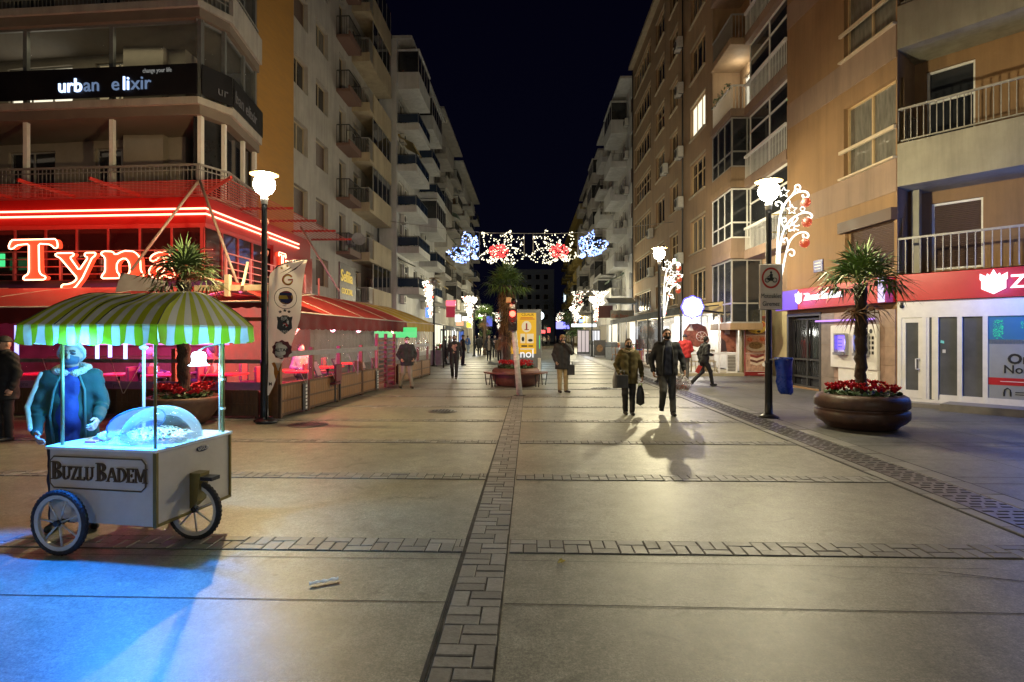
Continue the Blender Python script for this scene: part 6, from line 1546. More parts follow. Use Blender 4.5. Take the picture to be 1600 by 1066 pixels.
def person(label, loc, rz, H=1.75, pose=None, wear=None, res=.016, fine=True, group=None):
    """a figure facing -Y: a body with clothes as children"""
    P = dict(lean=0.0, twist=0, hipL=(-.09, 0, .92), hipR=(.09, 0, .92), kneeL=(-.10, -.01, .50), kneeR=(.10, -.01, .50), footL=(-.10, 0, .075), footR=(.10, 0, .075), toeL=(0, -1, 0), toeR=(0, -1, 0),
             elL=(-.27, .03, 1.14), elR=(.27, .03, 1.14), haL=(-.27, -.05, .90), haR=(.27, -.05, .90), head=(0, 0, 0), belly=.0, curl=.6, wide=1.0, dz=0.0)
    P.update(pose or {}); Wr = dict(jacket=(.03, .03, .035), hem=.86, trousers=(.03, .03, .035), shoes=(.015, .015, .016), hair=(.03, .02, .015), mask=None, hat=None, inner=None, hood=None, open=False, skin=None, bulk=0.0, long=False); Wr.update(wear or {})
    t = thing('person', label, 'person', loc, rz, group); k = H / 1.75; nm = lambda c: 'cloth %.3f %.3f %.3f' % c
    cl = lambda c, r=.75: mat(nm(c), c, r, 0, .14, 9, .25, 90)
    th = P['lean']; up = lambda x, y, z: V3(x, y - math.sin(th) * (z - .95), .95 + (z - .95) * math.cos(th)) if z > .95 else V3(x, y, z)
    w = P['wide']; shL, shR = up(-.172 * w, 0, 1.425), up(.172 * w, 0, 1.425); hc = up(0, -.01, 1.64) + V3(*P['head']); nk = up(0, .005, 1.47)
    elL, elR, haL, haR = (V3(*P[q]) for q in ('elL', 'elR', 'haL', 'haR')); bk = Wr['bulk']
    sk = skin_m if Wr['skin'] is None else mat('skin tone %.2f' % Wr['skin'][0], Wr['skin'], .5, 0, .08, 12)
    # --- body
    body = MB(sk)
    core = [('c', up(-.07, 0, 1.0), up(-.08, 0, 1.36), .095, .10, 's'), ('c', up(.07, 0, 1.0), up(.08, 0, 1.36), .095, .10, 's'), ('c', shL, elL, .05, .042, 's'), ('c', elL, haL, .042, .028, 's'), ('c', shR, elR, .05, .042, 's'), ('c', elR, haR, .042, .028, 's'),
            ('c', V3(*P['hipL']), V3(*P['kneeL']), .085, .058, 's'), ('c', V3(*P['kneeL']), V3(*P['footL']), .056, .036, 's'), ('c', V3(*P['hipR']), V3(*P['kneeR']), .085, .058, 's'), ('c', V3(*P['kneeR']), V3(*P['footR']), .056, .036, 's'), ('c', up(0, 0, 1.38), hc + V3(0, .02, -.05), .06, .055, 's')]
    sdf_add(body, sdf_mesh(core, .024), sk, k)
    hr = .008 if fine else .015
    hd = [('e', hc, (.074, .092, .112), 's'), ('e', hc + V3(0, -.028, -.062), (.056, .056, .058), 's'), ('c', hc + V3(0, -.088, .01), hc + V3(0, -.106, -.026), .010, .016, 's'), ('e', hc + V3(-.077, .008, -.008), (.011, .022, .033), 's'), ('e', hc + V3(.077, .008, -.008), (.011, .022, .033), 's'), ('c', nk - V3(0, 0, .06), hc + V3(0, .02, -.06), .058, .055, 's')]
    if fine: hd += [('e', hc + V3(-.031, -.084, .012), (.020, .013, .011), 'e'), ('e', hc + V3(.031, -.084, .012), (.020, .013, .011), 'e'), ('c', hc + V3(-.048, -.082, .034), hc + V3(-.016, -.091, .036), .008, .008, 'b'), ('c', hc + V3(.048, -.082, .034), hc + V3(.016, -.091, .036), .008, .008, 'b'), ('c', hc + V3(-.022, -.082, -.058), hc + V3(.022, -.082, -.058), .007, .007, 'l')]
    sdf_add(body, sdf_mesh(hd, hr, .012), {'s': sk, 'e': eye_m, 'b': brow_m, 'l': mat('lips', (.3, .11, .09), .5)}, k)
    for el, ha, sd in ((elL, haL, -1), (elR, haR, 1)):
        d = ha - el; d = d / np.linalg.norm(d); s_ = np.cross(d, V3(sd, 0, 0)); s_ = s_ - d * (s_ @ d); s_ = s_ / max(np.linalg.norm(s_), 1e-6); n_ = np.cross(s_, d) * sd
        n_ = V3(-sd, 0, 0) - d * (V3(-sd, 0, 0) @ d); n_ = n_ / max(np.linalg.norm(n_), 1e-6); s_ = np.cross(d, n_)
        if s_[1] > 0: s_ = -s_
        hp = [('c', ha + s_ * .022 + d * .02, ha + s_ * .026 + d * .085, .016, .014, 's'), ('c', ha - s_ * .022 + d * .02, ha - s_ * .022 + d * .08, .016, .013, 's'), ('c', ha + d * .01, ha + d * .085, .018, .014, 's'), ('c', ha - d * .02, ha + d * .02, .026, .024, 's')]
        if fine:
            c_ = P['curl']
            for i, (of, L_) in enumerate(((.030, .070), (.011, .078), (-.009, .072), (-.028, .056))):
                a = ha + s_ * of + d * .085; m = a + (d * math.cos(c_) + n_ * math.sin(c_)) * L_ * .5; e_ = m + (d * math.cos(c_ * 2.2) + n_ * math.sin(c_ * 2.2)) * L_ * .5; hp += [('c', a, m, .0095, .0085, 's'), ('c', m, e_, .0085, .007, 's')]
            a = ha + s_ * .030 + d * .025; m = a + s_ * .022 + d * .028 + n_ * .012; hp += [('c', a, m, .012, .010, 's'), ('c', m, m + d * .030 + n_ * .014, .010, .008, 's')]
        sdf_add(body, sdf_mesh(hp, .0055 if fine else .014, .008), sk, k)
    body.build('body', t)
    # --- clothes
    tr = [('c', V3(*P['hipL']) + V3(.02, .005, .06), V3(*P['hipR']) + V3(-.02, .005, .06), .108, .108, 't')]
    for q in 'LR': tr += [('c', V3(*P['hip' + q]), V3(*P['knee' + q]), .098, .074, 't'), ('c', V3(*P['knee' + q]), V3(*P['foot' + q]) + V3(0, .005, .02), .072, .060, 't')]
    m = MB(cl(Wr['trousers'])); sdf_add(m, sdf_mesh(tr, res, .03, .0045, None, seed=1), cl(Wr['trousers']), k); m.build('trousers', t)
    for q in 'LR':
        f = V3(*P['foot' + q]); d = V3(*P['toe' + q]); d = d / np.linalg.norm(d); m = MB(cl(Wr['shoes'], .4))
        fl = -f[2] + .042
        sdf_add(m, sdf_mesh([('c', f + V3(0, .03, fl) - d * .01, f + d * .15 + V3(0, 0, fl - .004 + min(0, 0)), .042, .036, 'x'), ('c', f + V3(0, .01, 0), f + V3(0, .02, fl + .02), .046, .05, 'x')], min(res, .013), .03, 0, lambda P_, F, z0=f[2] - .075: np.maximum(F, z0 + .004 - P_[..., 2])), cl(Wr['shoes'], .4), k); m.build('shoe', t)
    jm = cl(Wr['jacket'], .8 if not Wr['long'] else .7); hem = Wr['hem']; be = P['belly']
    tor = [('c', up(-.085 * w, 0, hem), up(-.10 * w, 0, 1.36), .112 + bk, .098 + bk, 'j'), ('c', up(.085 * w, 0, hem), up(.10 * w, 0, 1.36), .112 + bk, .098 + bk, 'j'), ('c', shL + V3(.02, 0, -.01), shR + V3(-.02, 0, -.01), .064 + bk * .5, .064 + bk * .5, 'j'), ('c', nk + V3(0, .005, -.06), nk + V3(0, .005, .045), .085, .072, 'j')]
    if be: tor.append(('e', up(0, -.06, 1.10), (.17, .13 + be, .17), 'j'))
    V, Q, lab = None, None, None
    z0 = hem - .02
    m = MB(jm)
    arms = [('c', shL, elL, .062 + bk * .7, .054 + bk * .5, 'j'), ('c', elL, haL - (haL - elL) * .06, .054 + bk * .5, .042 + bk * .35, 'j'), ('c', shR, elR, .062 + bk * .7, .054 + bk * .5, 'j'), ('c', elR, haR - (haR - elR) * .06, .054 + bk * .5, .042 + bk * .35, 'j')]
    def cutf(P_, F):
        ta = None
        for p in tor:
            d = cap_d(P_, p[1], p[2], p[3], p[4]) if p[0] == 'c' else ell_d(P_, p[1], p[2]); ta = d if ta is None else smin(ta, d, .05)
        ta = ta + .002 * np.sin(P_[..., 2] * 61 + P_[..., 0] * 34) * np.sin(P_[..., 0] * 21 + 1) + .005 * np.sin(P_[..., 2] * 33 + np.sin(P_[..., 0] * 13) * 2 + P_[..., 1] * 9)
        ta = np.maximum(ta, z0 - P_[..., 2])
        aa = None
        for p in arms:
            d = cap_d(P_, p[1], p[2], p[3], p[4]); aa = d if aa is None else smin(aa, d, .02)
        aa = aa + .006 * np.sin(P_[..., 2] * 55 + P_[..., 0] * 25 + P_[..., 1] * 19 + 2 * np.sin(P_[..., 1] * 23 + P_[..., 2] * 9)) 
        return smin(ta, aa, .035)
    sdf_add(m, sdf_mesh(tor + arms, res, .03, 0, cutf), jm, k); jk = m.build('jacket', t)
    if Wr['inner']:   # shirt front showing between the open jacket edges
        im = cl(Wr['inner']); m = MB(im); ww = Wr.get('inner_w', .075)
        yf = -(.098 + bk) + .034
        pr = [('c', up(s_ * ww * .55, yf - .008, hem + .04), up(s_ * ww * .42, yf, 1.37), .056, .052, 'i') for s_ in (-1, 1)] + [('c', up(0, -.055, 1.38), up(0, -.02, 1.49), .066, .062, 'i')]
        if be: pr.append(('e', up(0, -.066, 1.09), (ww + .035, .160 + be, .18), 'i'))
        sdf_add(m, sdf_mesh(pr, res, .03, .003), im, k); m.build('pullover', t)
        m = MB(mat('jacket edge %.2f' % Wr['jacket'][1], tuple(min(1, c * 2.2 + .02) for c in Wr['jacket']), .6)); 
        for s_ in (-1, 1):
            yb = yf - .052 - (be + .05 if be else 0)
            m.tube([tuple(V3(*up(s_ * (ww + .03), yf - .04, hem - .01)) * k), tuple(V3(*up(s_ * (ww + .045), yb, 1.08)) * k), tuple(V3(*up(s_ * (ww + .03), yf - .045, 1.30)) * k), tuple(V3(*up(s_ * .06, -.075, 1.47)) * k)], .012 * k, 6)
        m.build('jacket_edge', jk)
    hh = .009 if fine else .016
    def shell(name, col, g, cutp, extra=(), rough=.75, par=t):
        mm = mat('hair %.3f' % (col[0] + col[1] * 2 + col[2] * 3), col, rough, 0, .3, 40, .5, 120) if name == 'hair' else cl(col, rough)
        m = MB(mm); sdf_add(m, sdf_mesh([('e', hc + V3(0, .006, .006), (.074 + g, .092 + g, .112 + g), 'h'), *extra], hh, .012, .002, cutp), mm, k); return m.build(name, par)
    if Wr['hair'] and not Wr['hat']:
        shell('hair', Wr['hair'], Wr.get('hairg', .015), lambda P_, F: np.maximum(F, -(.62 * (P_[..., 2] - hc[2] - .035) + .78 * (P_[..., 1] - hc[1] + .018))), Wr.get('hairx', ()) and [('c', hc + V3(*a), hc + V3(*b_), r0, r1, 'h') for a, b_, r0, r1 in Wr['hairx']])
    if Wr['hat']:
        kind, col = Wr['hat']
        ex = [('c', hc + V3(-.035, -.10, .045), hc + V3(.035, -.10, .045), .014, .014, 'h'), ('e', hc + V3(0, -.05, .07), (.085, .085, .035), 'h')] if kind == 'cap' else ()
        shell('hat', col, .02, lambda P_, F: np.maximum(F, (hc[2] + .028) - P_[..., 2]), ex)
        if Wr['hair']: shell('hair', Wr['hair'], .008, lambda P_, F: np.maximum(np.maximum(F, -(P_[..., 1] - hc[1] - .01)), np.maximum(P_[..., 2] - hc[2] - .03, hc[2] - .07 - P_[..., 2])))
    if Wr['mask']:
        mm = cl(Wr['mask'], .8); m = MB(mm); c_ = hc + V3(0, -.022, -.045)
        sdf_add(m, sdf_mesh([('e', c_, (.075, .088, .060), 'm'), ('e', c_ + V3(0, -.05, .025), (.03, .035, .03), 'm')], hh, .02, 0, lambda P_, F: np.maximum(F, P_[..., 1] - c_[1] + .005)), mm, k); m.build('mask', t)
    if Wr['hood']:
        mm = mat('fur trim %.2f' % Wr['hood'][0], Wr['hood'], .9, 0, .4, 60, 1.0, 90, bdist=.03); m = MB(mm); c0 = up(0, .02, 1.475)
        rp = [c0 + V3(.12 * math.cos(a), .10 * math.sin(a), .028 * math.sin(a) + .01) for a in [R(x) for x in range(-70, 251, 32)]]
        sdf_add(m, sdf_mesh([('c', rp[i], rp[i + 1], .036, .036, 'f') for i in range(len(rp) - 1)], .011, .02, .006), mm, k); m.build('hood_trim', jk)
    if Wr.get('stripe'):
        mm = cl(Wr['stripe'], .6); m = MB(mm)
        for sh, el, ha, s_ in ((shL, elL, haL, -1),):
            o_ = V3(-.062 - bk, -.035, .01); sdf_add(m, sdf_mesh([('c', sh + o_ * V3(.75, .8, 1) + V3(0, 0, .02), el + o_, .022, .022, 'p'), ('c', el + o_, ha + (el - ha) * .12 + o_ * .65, .022, .02, 'p')], .010, .01), mm, k)
        m.build('sleeve_stripe', jk)
    return t
# the vendor behind the cart
vp_ = at(114, 5.0)
person('grey haired vendor in a teal jacket and dark mask standing behind the cart', vp_, R(28), 1.63,
       dict(lean=.06, wide=1.0, belly=.015, elL=(-.25, -.04, 1.15), haL=(-.19, -.31, .95), elR=(.245, -.09, 1.16), haR=(.25, -.38, 1.04), kneeL=(-.11, -.03, .5), footL=(-.13, .03, .075), footR=(.14, -.05, .075), toeL=(-.2, -1, 0), toeR=(.45, -1, 0), curl=.5, head=(0, -.02, -.01)),
       dict(jacket=(.009, .046, .048), hem=.80, bulk=.006, inner=(.010, .03, .20), inner_w=.085, trousers=(.012, .014, .022), hair=(.42, .42, .42), mask=(.045, .08, .12), hood=(.55, .56, .54), stripe=(.50, .52, .50), skin=(.42, .27, .20), hairg=.03, hairx=(((-.075, .02, .03), (-.085, .02, -.05), .035, .026), ((.075, .02, .03), (.085, .02, -.05), .035, .026))), .013)
# the couple
wp = gnd(982, 647.5); mp_ = gnd(1042, 648.5)
person('woman in olive coat with fur collar and black mask carrying a dark oval bag', wp, R(3), 1.61,
       dict(hipL=(-.085, 0, .92), kneeL=(-.09, -.05, .49), footL=(-.075, -.02, .075), kneeR=(.085, -.03, .49), footR=(.06, -.13, .075), elL=(-.29, .0, 1.15), haL=(-.235, -.10, .96), elR=(.29, .02, 1.14), haR=(.30, -.07, .88)),
       dict(jacket=(.090, .070, .022), hem=.74, bulk=.018, trousers=(.012, .012, .013), shoes=(.012, .012, .012), hair=(.055, .03, .018), mask=(.010, .010, .011), hood=(.38, .31, .2), hairx=(((0, .06, .02), (0, .08, -.04), .05, .04),)), .014)
person('man in black jacket, navy pullover and dark jeans walking with a white bag', mp_, R(-2), 1.82,
       dict(wide=1.08, kneeL=(-.095, -.12, .50), footL=(-.09, .06, .14), kneeR=(.10, -.02, .49), footR=(.10, -.14, .075), elL=(-.31, .03, 1.15), haL=(-.285, -.06, .89), elR=(.31, .03, 1.15), haR=(.33, -.08, .92)),
       dict(jacket=(.014, .015, .018), hem=.83, bulk=.015, inner=(.015, .02, .045), inner_w=.07, trousers=(.045, .045, .043), shoes=(.012, .012, .012), hair=(.02, .015, .012), mask=(.009, .009, .010), skin=(.38, .21, .15)), .014)
# what they carry
def carried(name, label, cat, D_, px, py0, py1, w, dpt, m, kind='oval'):
    c = at(px, D_, hz(py1, D_)); H_ = (py1 - py0) / F_PX * D_; t = thing(name, label, cat, c); b = MB(m)
    if kind == 'oval': b.lathe([(.004, 0), (.10 * w / .2, H_ * .10), (w / 2, H_ * .42), (w * .48, H_ * .6), (w * .36, H_ * .82), (w * .22, H_ * .96), (.01, H_)], (0, 0, 0), 18); b.v = [(x, y * dpt, z) for x, y, z in b.v]
    elif kind == 'sack':
        b.lathe([(.002, .004), (w * .36, .0), (w * .48, H_ * .16), (w * .5, H_ * .4), (w * .36, H_ * .66), (w * .16, H_ * .84), (w * .07, H_ * .97), (.004, H_)], (0, 0, 0), 22, True, lambda t_, z: .10 * math.sin(t_ * 5 + z * 17) + .06 * math.sin(t_ * 11 - z * 23)); b.v = [(x, y * dpt, z) for x, y, z in b.v]
    else: b.bbox(-w / 2, -dpt / 2, 0, w / 2, dpt / 2, H_ * .72, .015)
    b.build('bag', t)
    if kind in ('box', 'oval'):
        h = MB(m if kind == 'box' else mat('lime strap', (.30, .5, .05), .5)); z = H_ * (.72 if kind == 'box' else .93); h.tube([(-w * .2, 0, z), (-w * .14, 0, H_ * (.98 if kind == 'box' else 1.08)), (w * .14, 0, H_ * (.98 if kind == 'box' else 1.08)), (w * .2, 0, z)], .012, 5); h.build('handle', t)
    return t
dw = F_PX * CAM_H / (647.5 - HY) - .08
carried('hand_bag', 'dark oval bag with lime strap hanging from the woman left hand', 'bag', dw, 1000.5, 602, 634, .175, .5, mat('black leather', (.02, .02, .022), .4, 0, .2, 9))
carried('shoulder_bag', 'small black bag at the olive coat woman hip', 'bag', dw - .12, 972, 578, 606, .24, .11, mat('black leather'  if False else 'dark grey leather', (.035, .036, .04), .35, 0, .2, 9), 'box')
thin_bag = clear_sheet('thin white plastic', (.75, .74, .72), .40, .3, .6, 18)
carried('plastic_bag', 'pale plastic bag at the olive coat woman right side', 'bag', dw, 961.5, 578, 607, .13, .5, mat('pale grey plastic', (.33, .33, .33), .35, 0, .15, 8), 'sack')
t = carried('plastic_bag', 'white see-through plastic bag with red goods in the man hand', 'bag', dw - .02, 1066, 584, 610, .37, .55, thin_bag, 'sack')
b = MB(mat('red packets', (.42, .10, .06), .5, 0, .4, 25))
for i in range(7): b.ball((random.uniform(-.09, .09), random.uniform(-.04, .04), .05 + .02 * (i % 3)), (.05, .035, .035), 8, 5)
b.build('goods', t)
# man in cap with brief case
cp_ = gnd(879, 613.5)
person('elderly man in tan flat cap, black coat and khaki trousers, hand at his face', cp_, R(10), 1.70,
       dict(elL=(-.27, .02, 1.15), haL=(-.23, -.08, .95), elR=(.26, -.12, 1.22), haR=(.045, -.15, 1.50), kneeL=(-.09, -.01, .5), footL=(-.085, .0, .075), footR=(.10, -.03, .075), toeR=(.6, -1, 0), wide=1.05, curl=.9),
       dict(jacket=(.013, .013, .014), hem=.74, bulk=.03, trousers=(.26, .20, .10), shoes=(.015, .014, .013), hat=('cap', (.26, .17, .08)), hair=(.12, .11, .1), skin=(.40, .26, .19), mask=(.03, .03, .03)), .015)
dc = F_PX * CAM_H / (613.5 - HY)
carried('brief_case', 'black hand bag hanging beside the man in the flat cap', 'bag', dc - .05, 892, 564, 586, .22, .10, MATS['black leather'], 'box')
walkL = dict(kneeL=(-.09, -.10, .50), footL=(-.08, .10, .10), kneeR=(.09, -.07, .49), footR=(.08, -.18, .075))
def small(label, px, py, H, rz, pose, wear, res=.02, fine=False): return person(label, gnd(px, py), R(rz), H, pose, wear, res, fine)
small('man in dark jacket, grey trousers and white mask by the wooden planters', 636, 607, 1.64, 25, dict(walkL, footL=(-.22, .06, .09), kneeL=(-.15, -.04, .5), footR=(.15, -.08, .075), elL=(-.3, .04, 1.15), haL=(-.24, -.14, 1.0), elR=(.3, .05, 1.16), haR=(.2, -.16, 1.0)), dict(jacket=(.016, .018, .022), hem=.80, bulk=.03, trousers=(.17, .155, .13), mask=(.75, .75, .74), hair=(.03, .02, .015)), .017, True)
small('man in dark suit walking towards the camera past the yellow awning', 710, 592, 1.70, 5, dict(walkL), dict(jacket=(.017, .018, .022), hem=.78, trousers=(.014, .015, .018), mask=(.012, .012, .013), hair=(.02, .016, .013), shoes=(.05, .025, .012)), .018, True)
small('person in red padded jacket and black beanie seen from behind', 1070, 592, 1.72, 178, dict(haL=(-.16, -.2, 1.05), haR=(.16, -.2, 1.05)), dict(jacket=(.34, .016, .02), hem=.86, bulk=.05, trousers=(.10, .10, .095), hat=('beanie', (.012, .012, .013)), hair=None), .018)
small('man in black jacket striding right with a red folder in his hand', 1099, 603, 1.66, 105, dict(lean=.16, kneeL=(-.09, -.22, .52), footL=(-.09, -.30, .075), kneeR=(.09, -.02, .5), footR=(.09, .36, .14), haR=(.26, -.02, .92), haL=(-.2, -.22, 1.1)), dict(jacket=(.013, .014, .016), hem=.84, bulk=.025, trousers=(.012, .012, .013), hair=(.02, .015, .012)), .017, True)
f_ = at(1091.5, 18.95, hz(577, 18.95)); b = MB(mat('red folder', (.50, .04, .02), .5)); b.T = Matrix.Translation(f_) @ Matrix.Rotation(R(28), 4, 'Y'); b.bbox(-.07, -.02, -.13, .07, .01, .13, .004); tag(b.build('red_folder'), 'red folder held by the man in black jacket striding right', 'folder')
small('dark clothed person with a back bag at the left edge of the plaza', 8, 689, 1.66, -20, dict(), dict(jacket=(.010, .010, .013), hem=.72, bulk=.04, trousers=(.010, .010, .012), hat=('beanie', (.01, .01, .012)), hair=None), .016, True)
small('man in black coat standing near the left light motif', 749, 556, 1.74, 170, dict(), dict(jacket=(.012, .012, .014), hem=.70, bulk=.03, trousers=(.012, .012, .013)), .022)
small('man with open black coat over a pale shirt walking in mid street', 764, 565, 1.72, 4, dict(walkL), dict(jacket=(.012, .012, .013), hem=.74, inner=(.4, .36, .26), inner_w=.09, trousers=(.013, .013, .014)), .022)
small('woman in patterned brown jacket walking beside the pale shirt man', 780.5, 565, 1.64, 0, dict(walkL), dict(jacket=(.20, .12, .06), hem=.82, bulk=.03, trousers=(.014, .014, .015), hair=(.05, .03, .02)), .022)
small('man in dark clothes half hidden behind the patterned jacket woman', 773, 559, 1.72, 0, dict(), dict(jacket=(.02, .02, .025), trousers=(.015, .015, .016)), .024)
small('walker in black with white shoes on the right pavement', 907.5, 549.5, 1.70, 60, dict(kneeL=(-.09, -.2, .52), footL=(-.08, -.30, .075), kneeR=(.09, .05, .5), footR=(.08, .28, .16)), dict(jacket=(.012, .012, .014), trousers=(.012, .012, .013), shoes=(.7, .7, .7)), .024)
small('distant woman in white top in mid street', 850, 541, 1.66, 0, dict(), dict(jacket=(.55, .55, .53), trousers=(.015, .015, .02)), .03)
small('distant man in black left of the white top woman', 846, 541, 1.74, 0, dict(), dict(jacket=(.02, .02, .022), trousers=(.015, .015, .02)), .03)
small('distant person in dark jacket right of the white top woman', 857, 541.5, 1.72, 0, dict(), dict(jacket=(.05, .03, .025), trousers=(.015, .015, .02)), .03)
small('dark figure standing by the parasol cafe on the left', 723, 571, 1.72, 120, dict(), dict(jacket=(.02, .022, .02), trousers=(.02, .02, .025), hat=('cap', (.05, .05, .05)), hair=None), .022)
small('person in pale jeans at the lit shops on the left', 731, 552, 1.7, 150, dict(walkL), dict(jacket=(.05, .12, .35), trousers=(.25, .3, .38)), .026)
for a in (('distant walker in grey coat far down the left side', 742, 548, (.12, .12, .13)), ('distant walker in dark green far down the left side', 757, 546, (.03, .05, .03)), ('distant pair member in black far down the middle', 868, 539, (.015, .015, .016)), ('distant walker in beige far down the middle', 838, 537, (.3, .24, .16)), ('distant walker in black on the right by the blue sign', 876, 543, (.015, .015, .018)), ('dark figure by the lit shop on the left', 694, 570, (.02, .02, .022)), ('dark figure in brown by the parasol on the left', 703, 567, (.06, .035, .02))):
    small(a[0], a[1], a[2], 1.7, (a[1] * 37) % 180, dict(walkL), dict(jacket=a[3], trousers=(.015, .015, .02)), .028)
sit = dict(hipL=(-.09, 0, .55), hipR=(.09, 0, .55), kneeL=(-.11, -.42, .52), kneeR=(.11, -.42, .52), footL=(-.11, -.40, .08), footR=(.11, -.40, .08), haL=(-.15, -.35, 1.1), haR=(.15, -.35, 1.1))
def seated(label, p, rz, wear):
    ps_ = {k: v for k, v in sit.items()}
    for q in ('hipL', 'hipR'): x, y, z = ps_[q]; ps_[q] = (x, y, .93)
    for q in ('kneeL', 'kneeR'): x, y, z = ps_[q]; ps_[q] = (x, y, .90)
    for q in ('footL', 'footR'): x, y, z = ps_[q]; ps_[q] = (x, y, .47)
    o = person(label, (p[0], p[1], -.39 + (.12 if p[1] < 34.2 else 0)), rz, 1.72, ps_, wear, .022, False); return o
# ================================================================ RESTAURANT TERRACE (left)
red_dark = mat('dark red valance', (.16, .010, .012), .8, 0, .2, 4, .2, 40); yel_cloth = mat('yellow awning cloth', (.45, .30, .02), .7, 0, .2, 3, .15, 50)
TC = at(436, 11.45).xy; TS = at(611, 18.9).xy; TE = at(672, 24.5).xy; TF = Vector((-15.5, TC.y + .75))     # terrace corner, street side end, kiosk end, front's left end
Ms_, Ls_, as_ = frame(TC, TE)            # street side, left to right
Mt_, Lt_, at_ = frame(TF, TC)            # front, left to right
plank = mat('brown stained boards', (.23, .115, .04), .5, 0, .4, 5, .3, 30, stretch=(6, 6, .6)); plank_d = mat('dark brown boards', (.10, .05, .022), .55, 0, .4, 5, .3, 30, stretch=(6, 6, .6))
def planter_box(label, M_, a, x0, x1, h, m, dep=.42):
    p = M_ @ Vector((x0, 0, 0)); t = thing('planter_box', label, 'planter box', p, a, 'wooden planter boxes round the restaurant terrace'); w = x1 - x0
    b = MB(m); n = max(3, int(w / .13))
    for i in range(n):
        u0, u1 = .05 + (w - .1) * i / n, .05 + (w - .1) * (i + 1) / n; b.bbox(u0 + .003, .0, .05, u1 - .003, .03, h - .04, .004)
    b.box(.05, .03, .05, w - .05, dep, h - .06); b.build('board_front', t)
    b = MB(plank_d)
    for x in (.0, w - .055): b.bbox(x, -.015, 0, x + .055, .05, h, .006)
    b.box(.055, -.01, h - .05, w - .055, .02, h); b.box(.055, -.012, h * .5 - .02, w - .055, -.001, h * .5 + .02); b.box(.055, -.01, .05, w - .055, -.001, .10); b.build('frame', t)
    return t
kx = 0.05; n = 0
SW = [(.05, 1.30, 'nearest wooden planter box at the terrace corner by the feather flag'), (1.34, 3.05, 'second wooden planter box along the street side of the terrace'), (3.09, 4.75, 'third wooden planter box along the street side of the terrace'), (4.79, 6.2, 'fourth wooden planter box just before the red slatted gate'),
      (8.3, 9.9, 'wooden planter box behind the man with white mask'), (9.94, 11.6, 'wooden planter box under the yellow awning'), (11.64, Ls_, 'farthest wooden planter box at the end of the yellow awning')]
for x0, x1, lb in SW: planter_box(lb, Ms_, as_, x0, x1, .70, plank)
for i, (x0, x1) in enumerate(((Lt_ - 2.2, Lt_ - .45), (Lt_ - 4.6, Lt_ - 2.25), (Lt_ - 7.0, Lt_ - 4.65), (Lt_ - 9.4, Lt_ - 7.05))):
    planter_box(('dark planter box at the terrace front right of the palm bowl', 'dark planter box behind the palm bowl and cart dome', 'dark planter box behind the vendor', 'dark planter box at the far left of the terrace front')[i], Mt_, at_, x0, x1, .58, plank_d)
tr = thing('terrace_enclosure', 'clear plastic terrace enclosure of the red restaurant with timber posts', 'terrace', (*TC, 0)); ti = Matrix.Translation((-TC.x, -TC.y, 0))
def tpart(name, mb, par=None): return mb.build(name, par or tr)
for (M_, L_, x0, zz) in ((Ms_, Ls_, 0, .70), (Mt_, Lt_, 0, .58)):
    b = MB(mat('timber post', (.20, .085, .03), .55, 0, .3, 8)); b.T = ti @ M_; st = 1.62; i = 0
    while i * st < L_:
        x = i * st + .05 if M_ is Ms_ else L_ - .1 - i * st * 1.4
        if x > 0 and not (6.3 < x < 8.2 and M_ is Ms_): b = MB(MATS['timber post']); b.T = ti @ M_; b.box(x, .06, .0, x + .09, .15, 1.42); tpart('post', b)
        i += 1
    b = MB(MATS['timber post']); b.T = ti @ M_; b.box(0, .05, 1.98, L_, .15, 2.06); tpart('top_rail', b)
    b = MB(mat('grey plastic band', (.22, .20, .20), .45, 0, .3, 7, .4, 12)); b.T = ti @ M_
    for s0, s1 in (((0, 6.2), (8.3, L_)) if M_ is Ms_ else ((0, L_),)): b.box(s0, .03, 1.24 if M_ is Ms_ else 1.12, s1, .05, 1.36 if M_ is Ms_ else 1.2)
    tpart('plastic_band', b)
    b = MB(plastic); b.T = ti @ M_; segs = [(0, 6.2), (8.3, L_)] if M_ is Ms_ else [(0, L_)]
    for s0, s1 in segs:
        nn = max(1, int((s1 - s0) / .25)); V = []
        for i in range(nn + 1):
            x = s0 + (s1 - s0) * i / nn
            for j in range(6): z = zz - .04 + (2.1 - zz) * j / 5; V.append((x, .045 + .02 * math.sin(i * 1.1 + j) + (.35 * max(0, (z - 1.36)) / .75 if M_ is Ms_ else 0), z))
        b.add(V, [(i * 6 + j, (i + 1) * 6 + j, (i + 1) * 6 + j + 1, i * 6 + j + 1) for i in range(nn) for j in range(5)], True)
    tpart('plastic_curtain', b)
    b = MB(mat('pale tie cord', (.5, .48, .42), .6)); b.T = ti @ M_
    for i in range(7):
        x = .6 + i * 1.55
        if x > L_ - 1 or (M_ is Ms_ and 5.8 < x < 8.3): continue
        b.cyl((x, -.0, 1.2), (x + .38, -.12, zz - .08), .008, 4); b.cyl((x + .75, .0, 1.2), (x + .4, -.12, zz - .08), .008, 4)
    tpart('tie_cord', b)
b = MB(mat('mauve printed band', (.30, .16, .30), .5, 0, .1)); b.T = ti @ Mt_; b.box(0, .0, .585, Lt_ - .4, .02, .74); o = tpart('printed_band', b)
b = MB(mat('grey violet print', (.12, .06, .12), .5)); b.T = ti @ Mt_
for i in range(7): b.text('Tyna', Lt_ - 1.6 - i * 1.05, .625, -.003, .12, 0, .003)
tpart('lettering', b, o)
b = MB(dark_metal); b.T = ti @ Mt_; x = Lt_ - .35; b.tube([(x, .1, 0), (x, .1, 1.2), (x + .06, .1, 1.55), (x + .22, .25, 1.85), (x + .5, .5, 2.15)], .045, 7); b.box(x - .05, .05, .0, x + .05, .15, .6); tpart('curved_post', b)
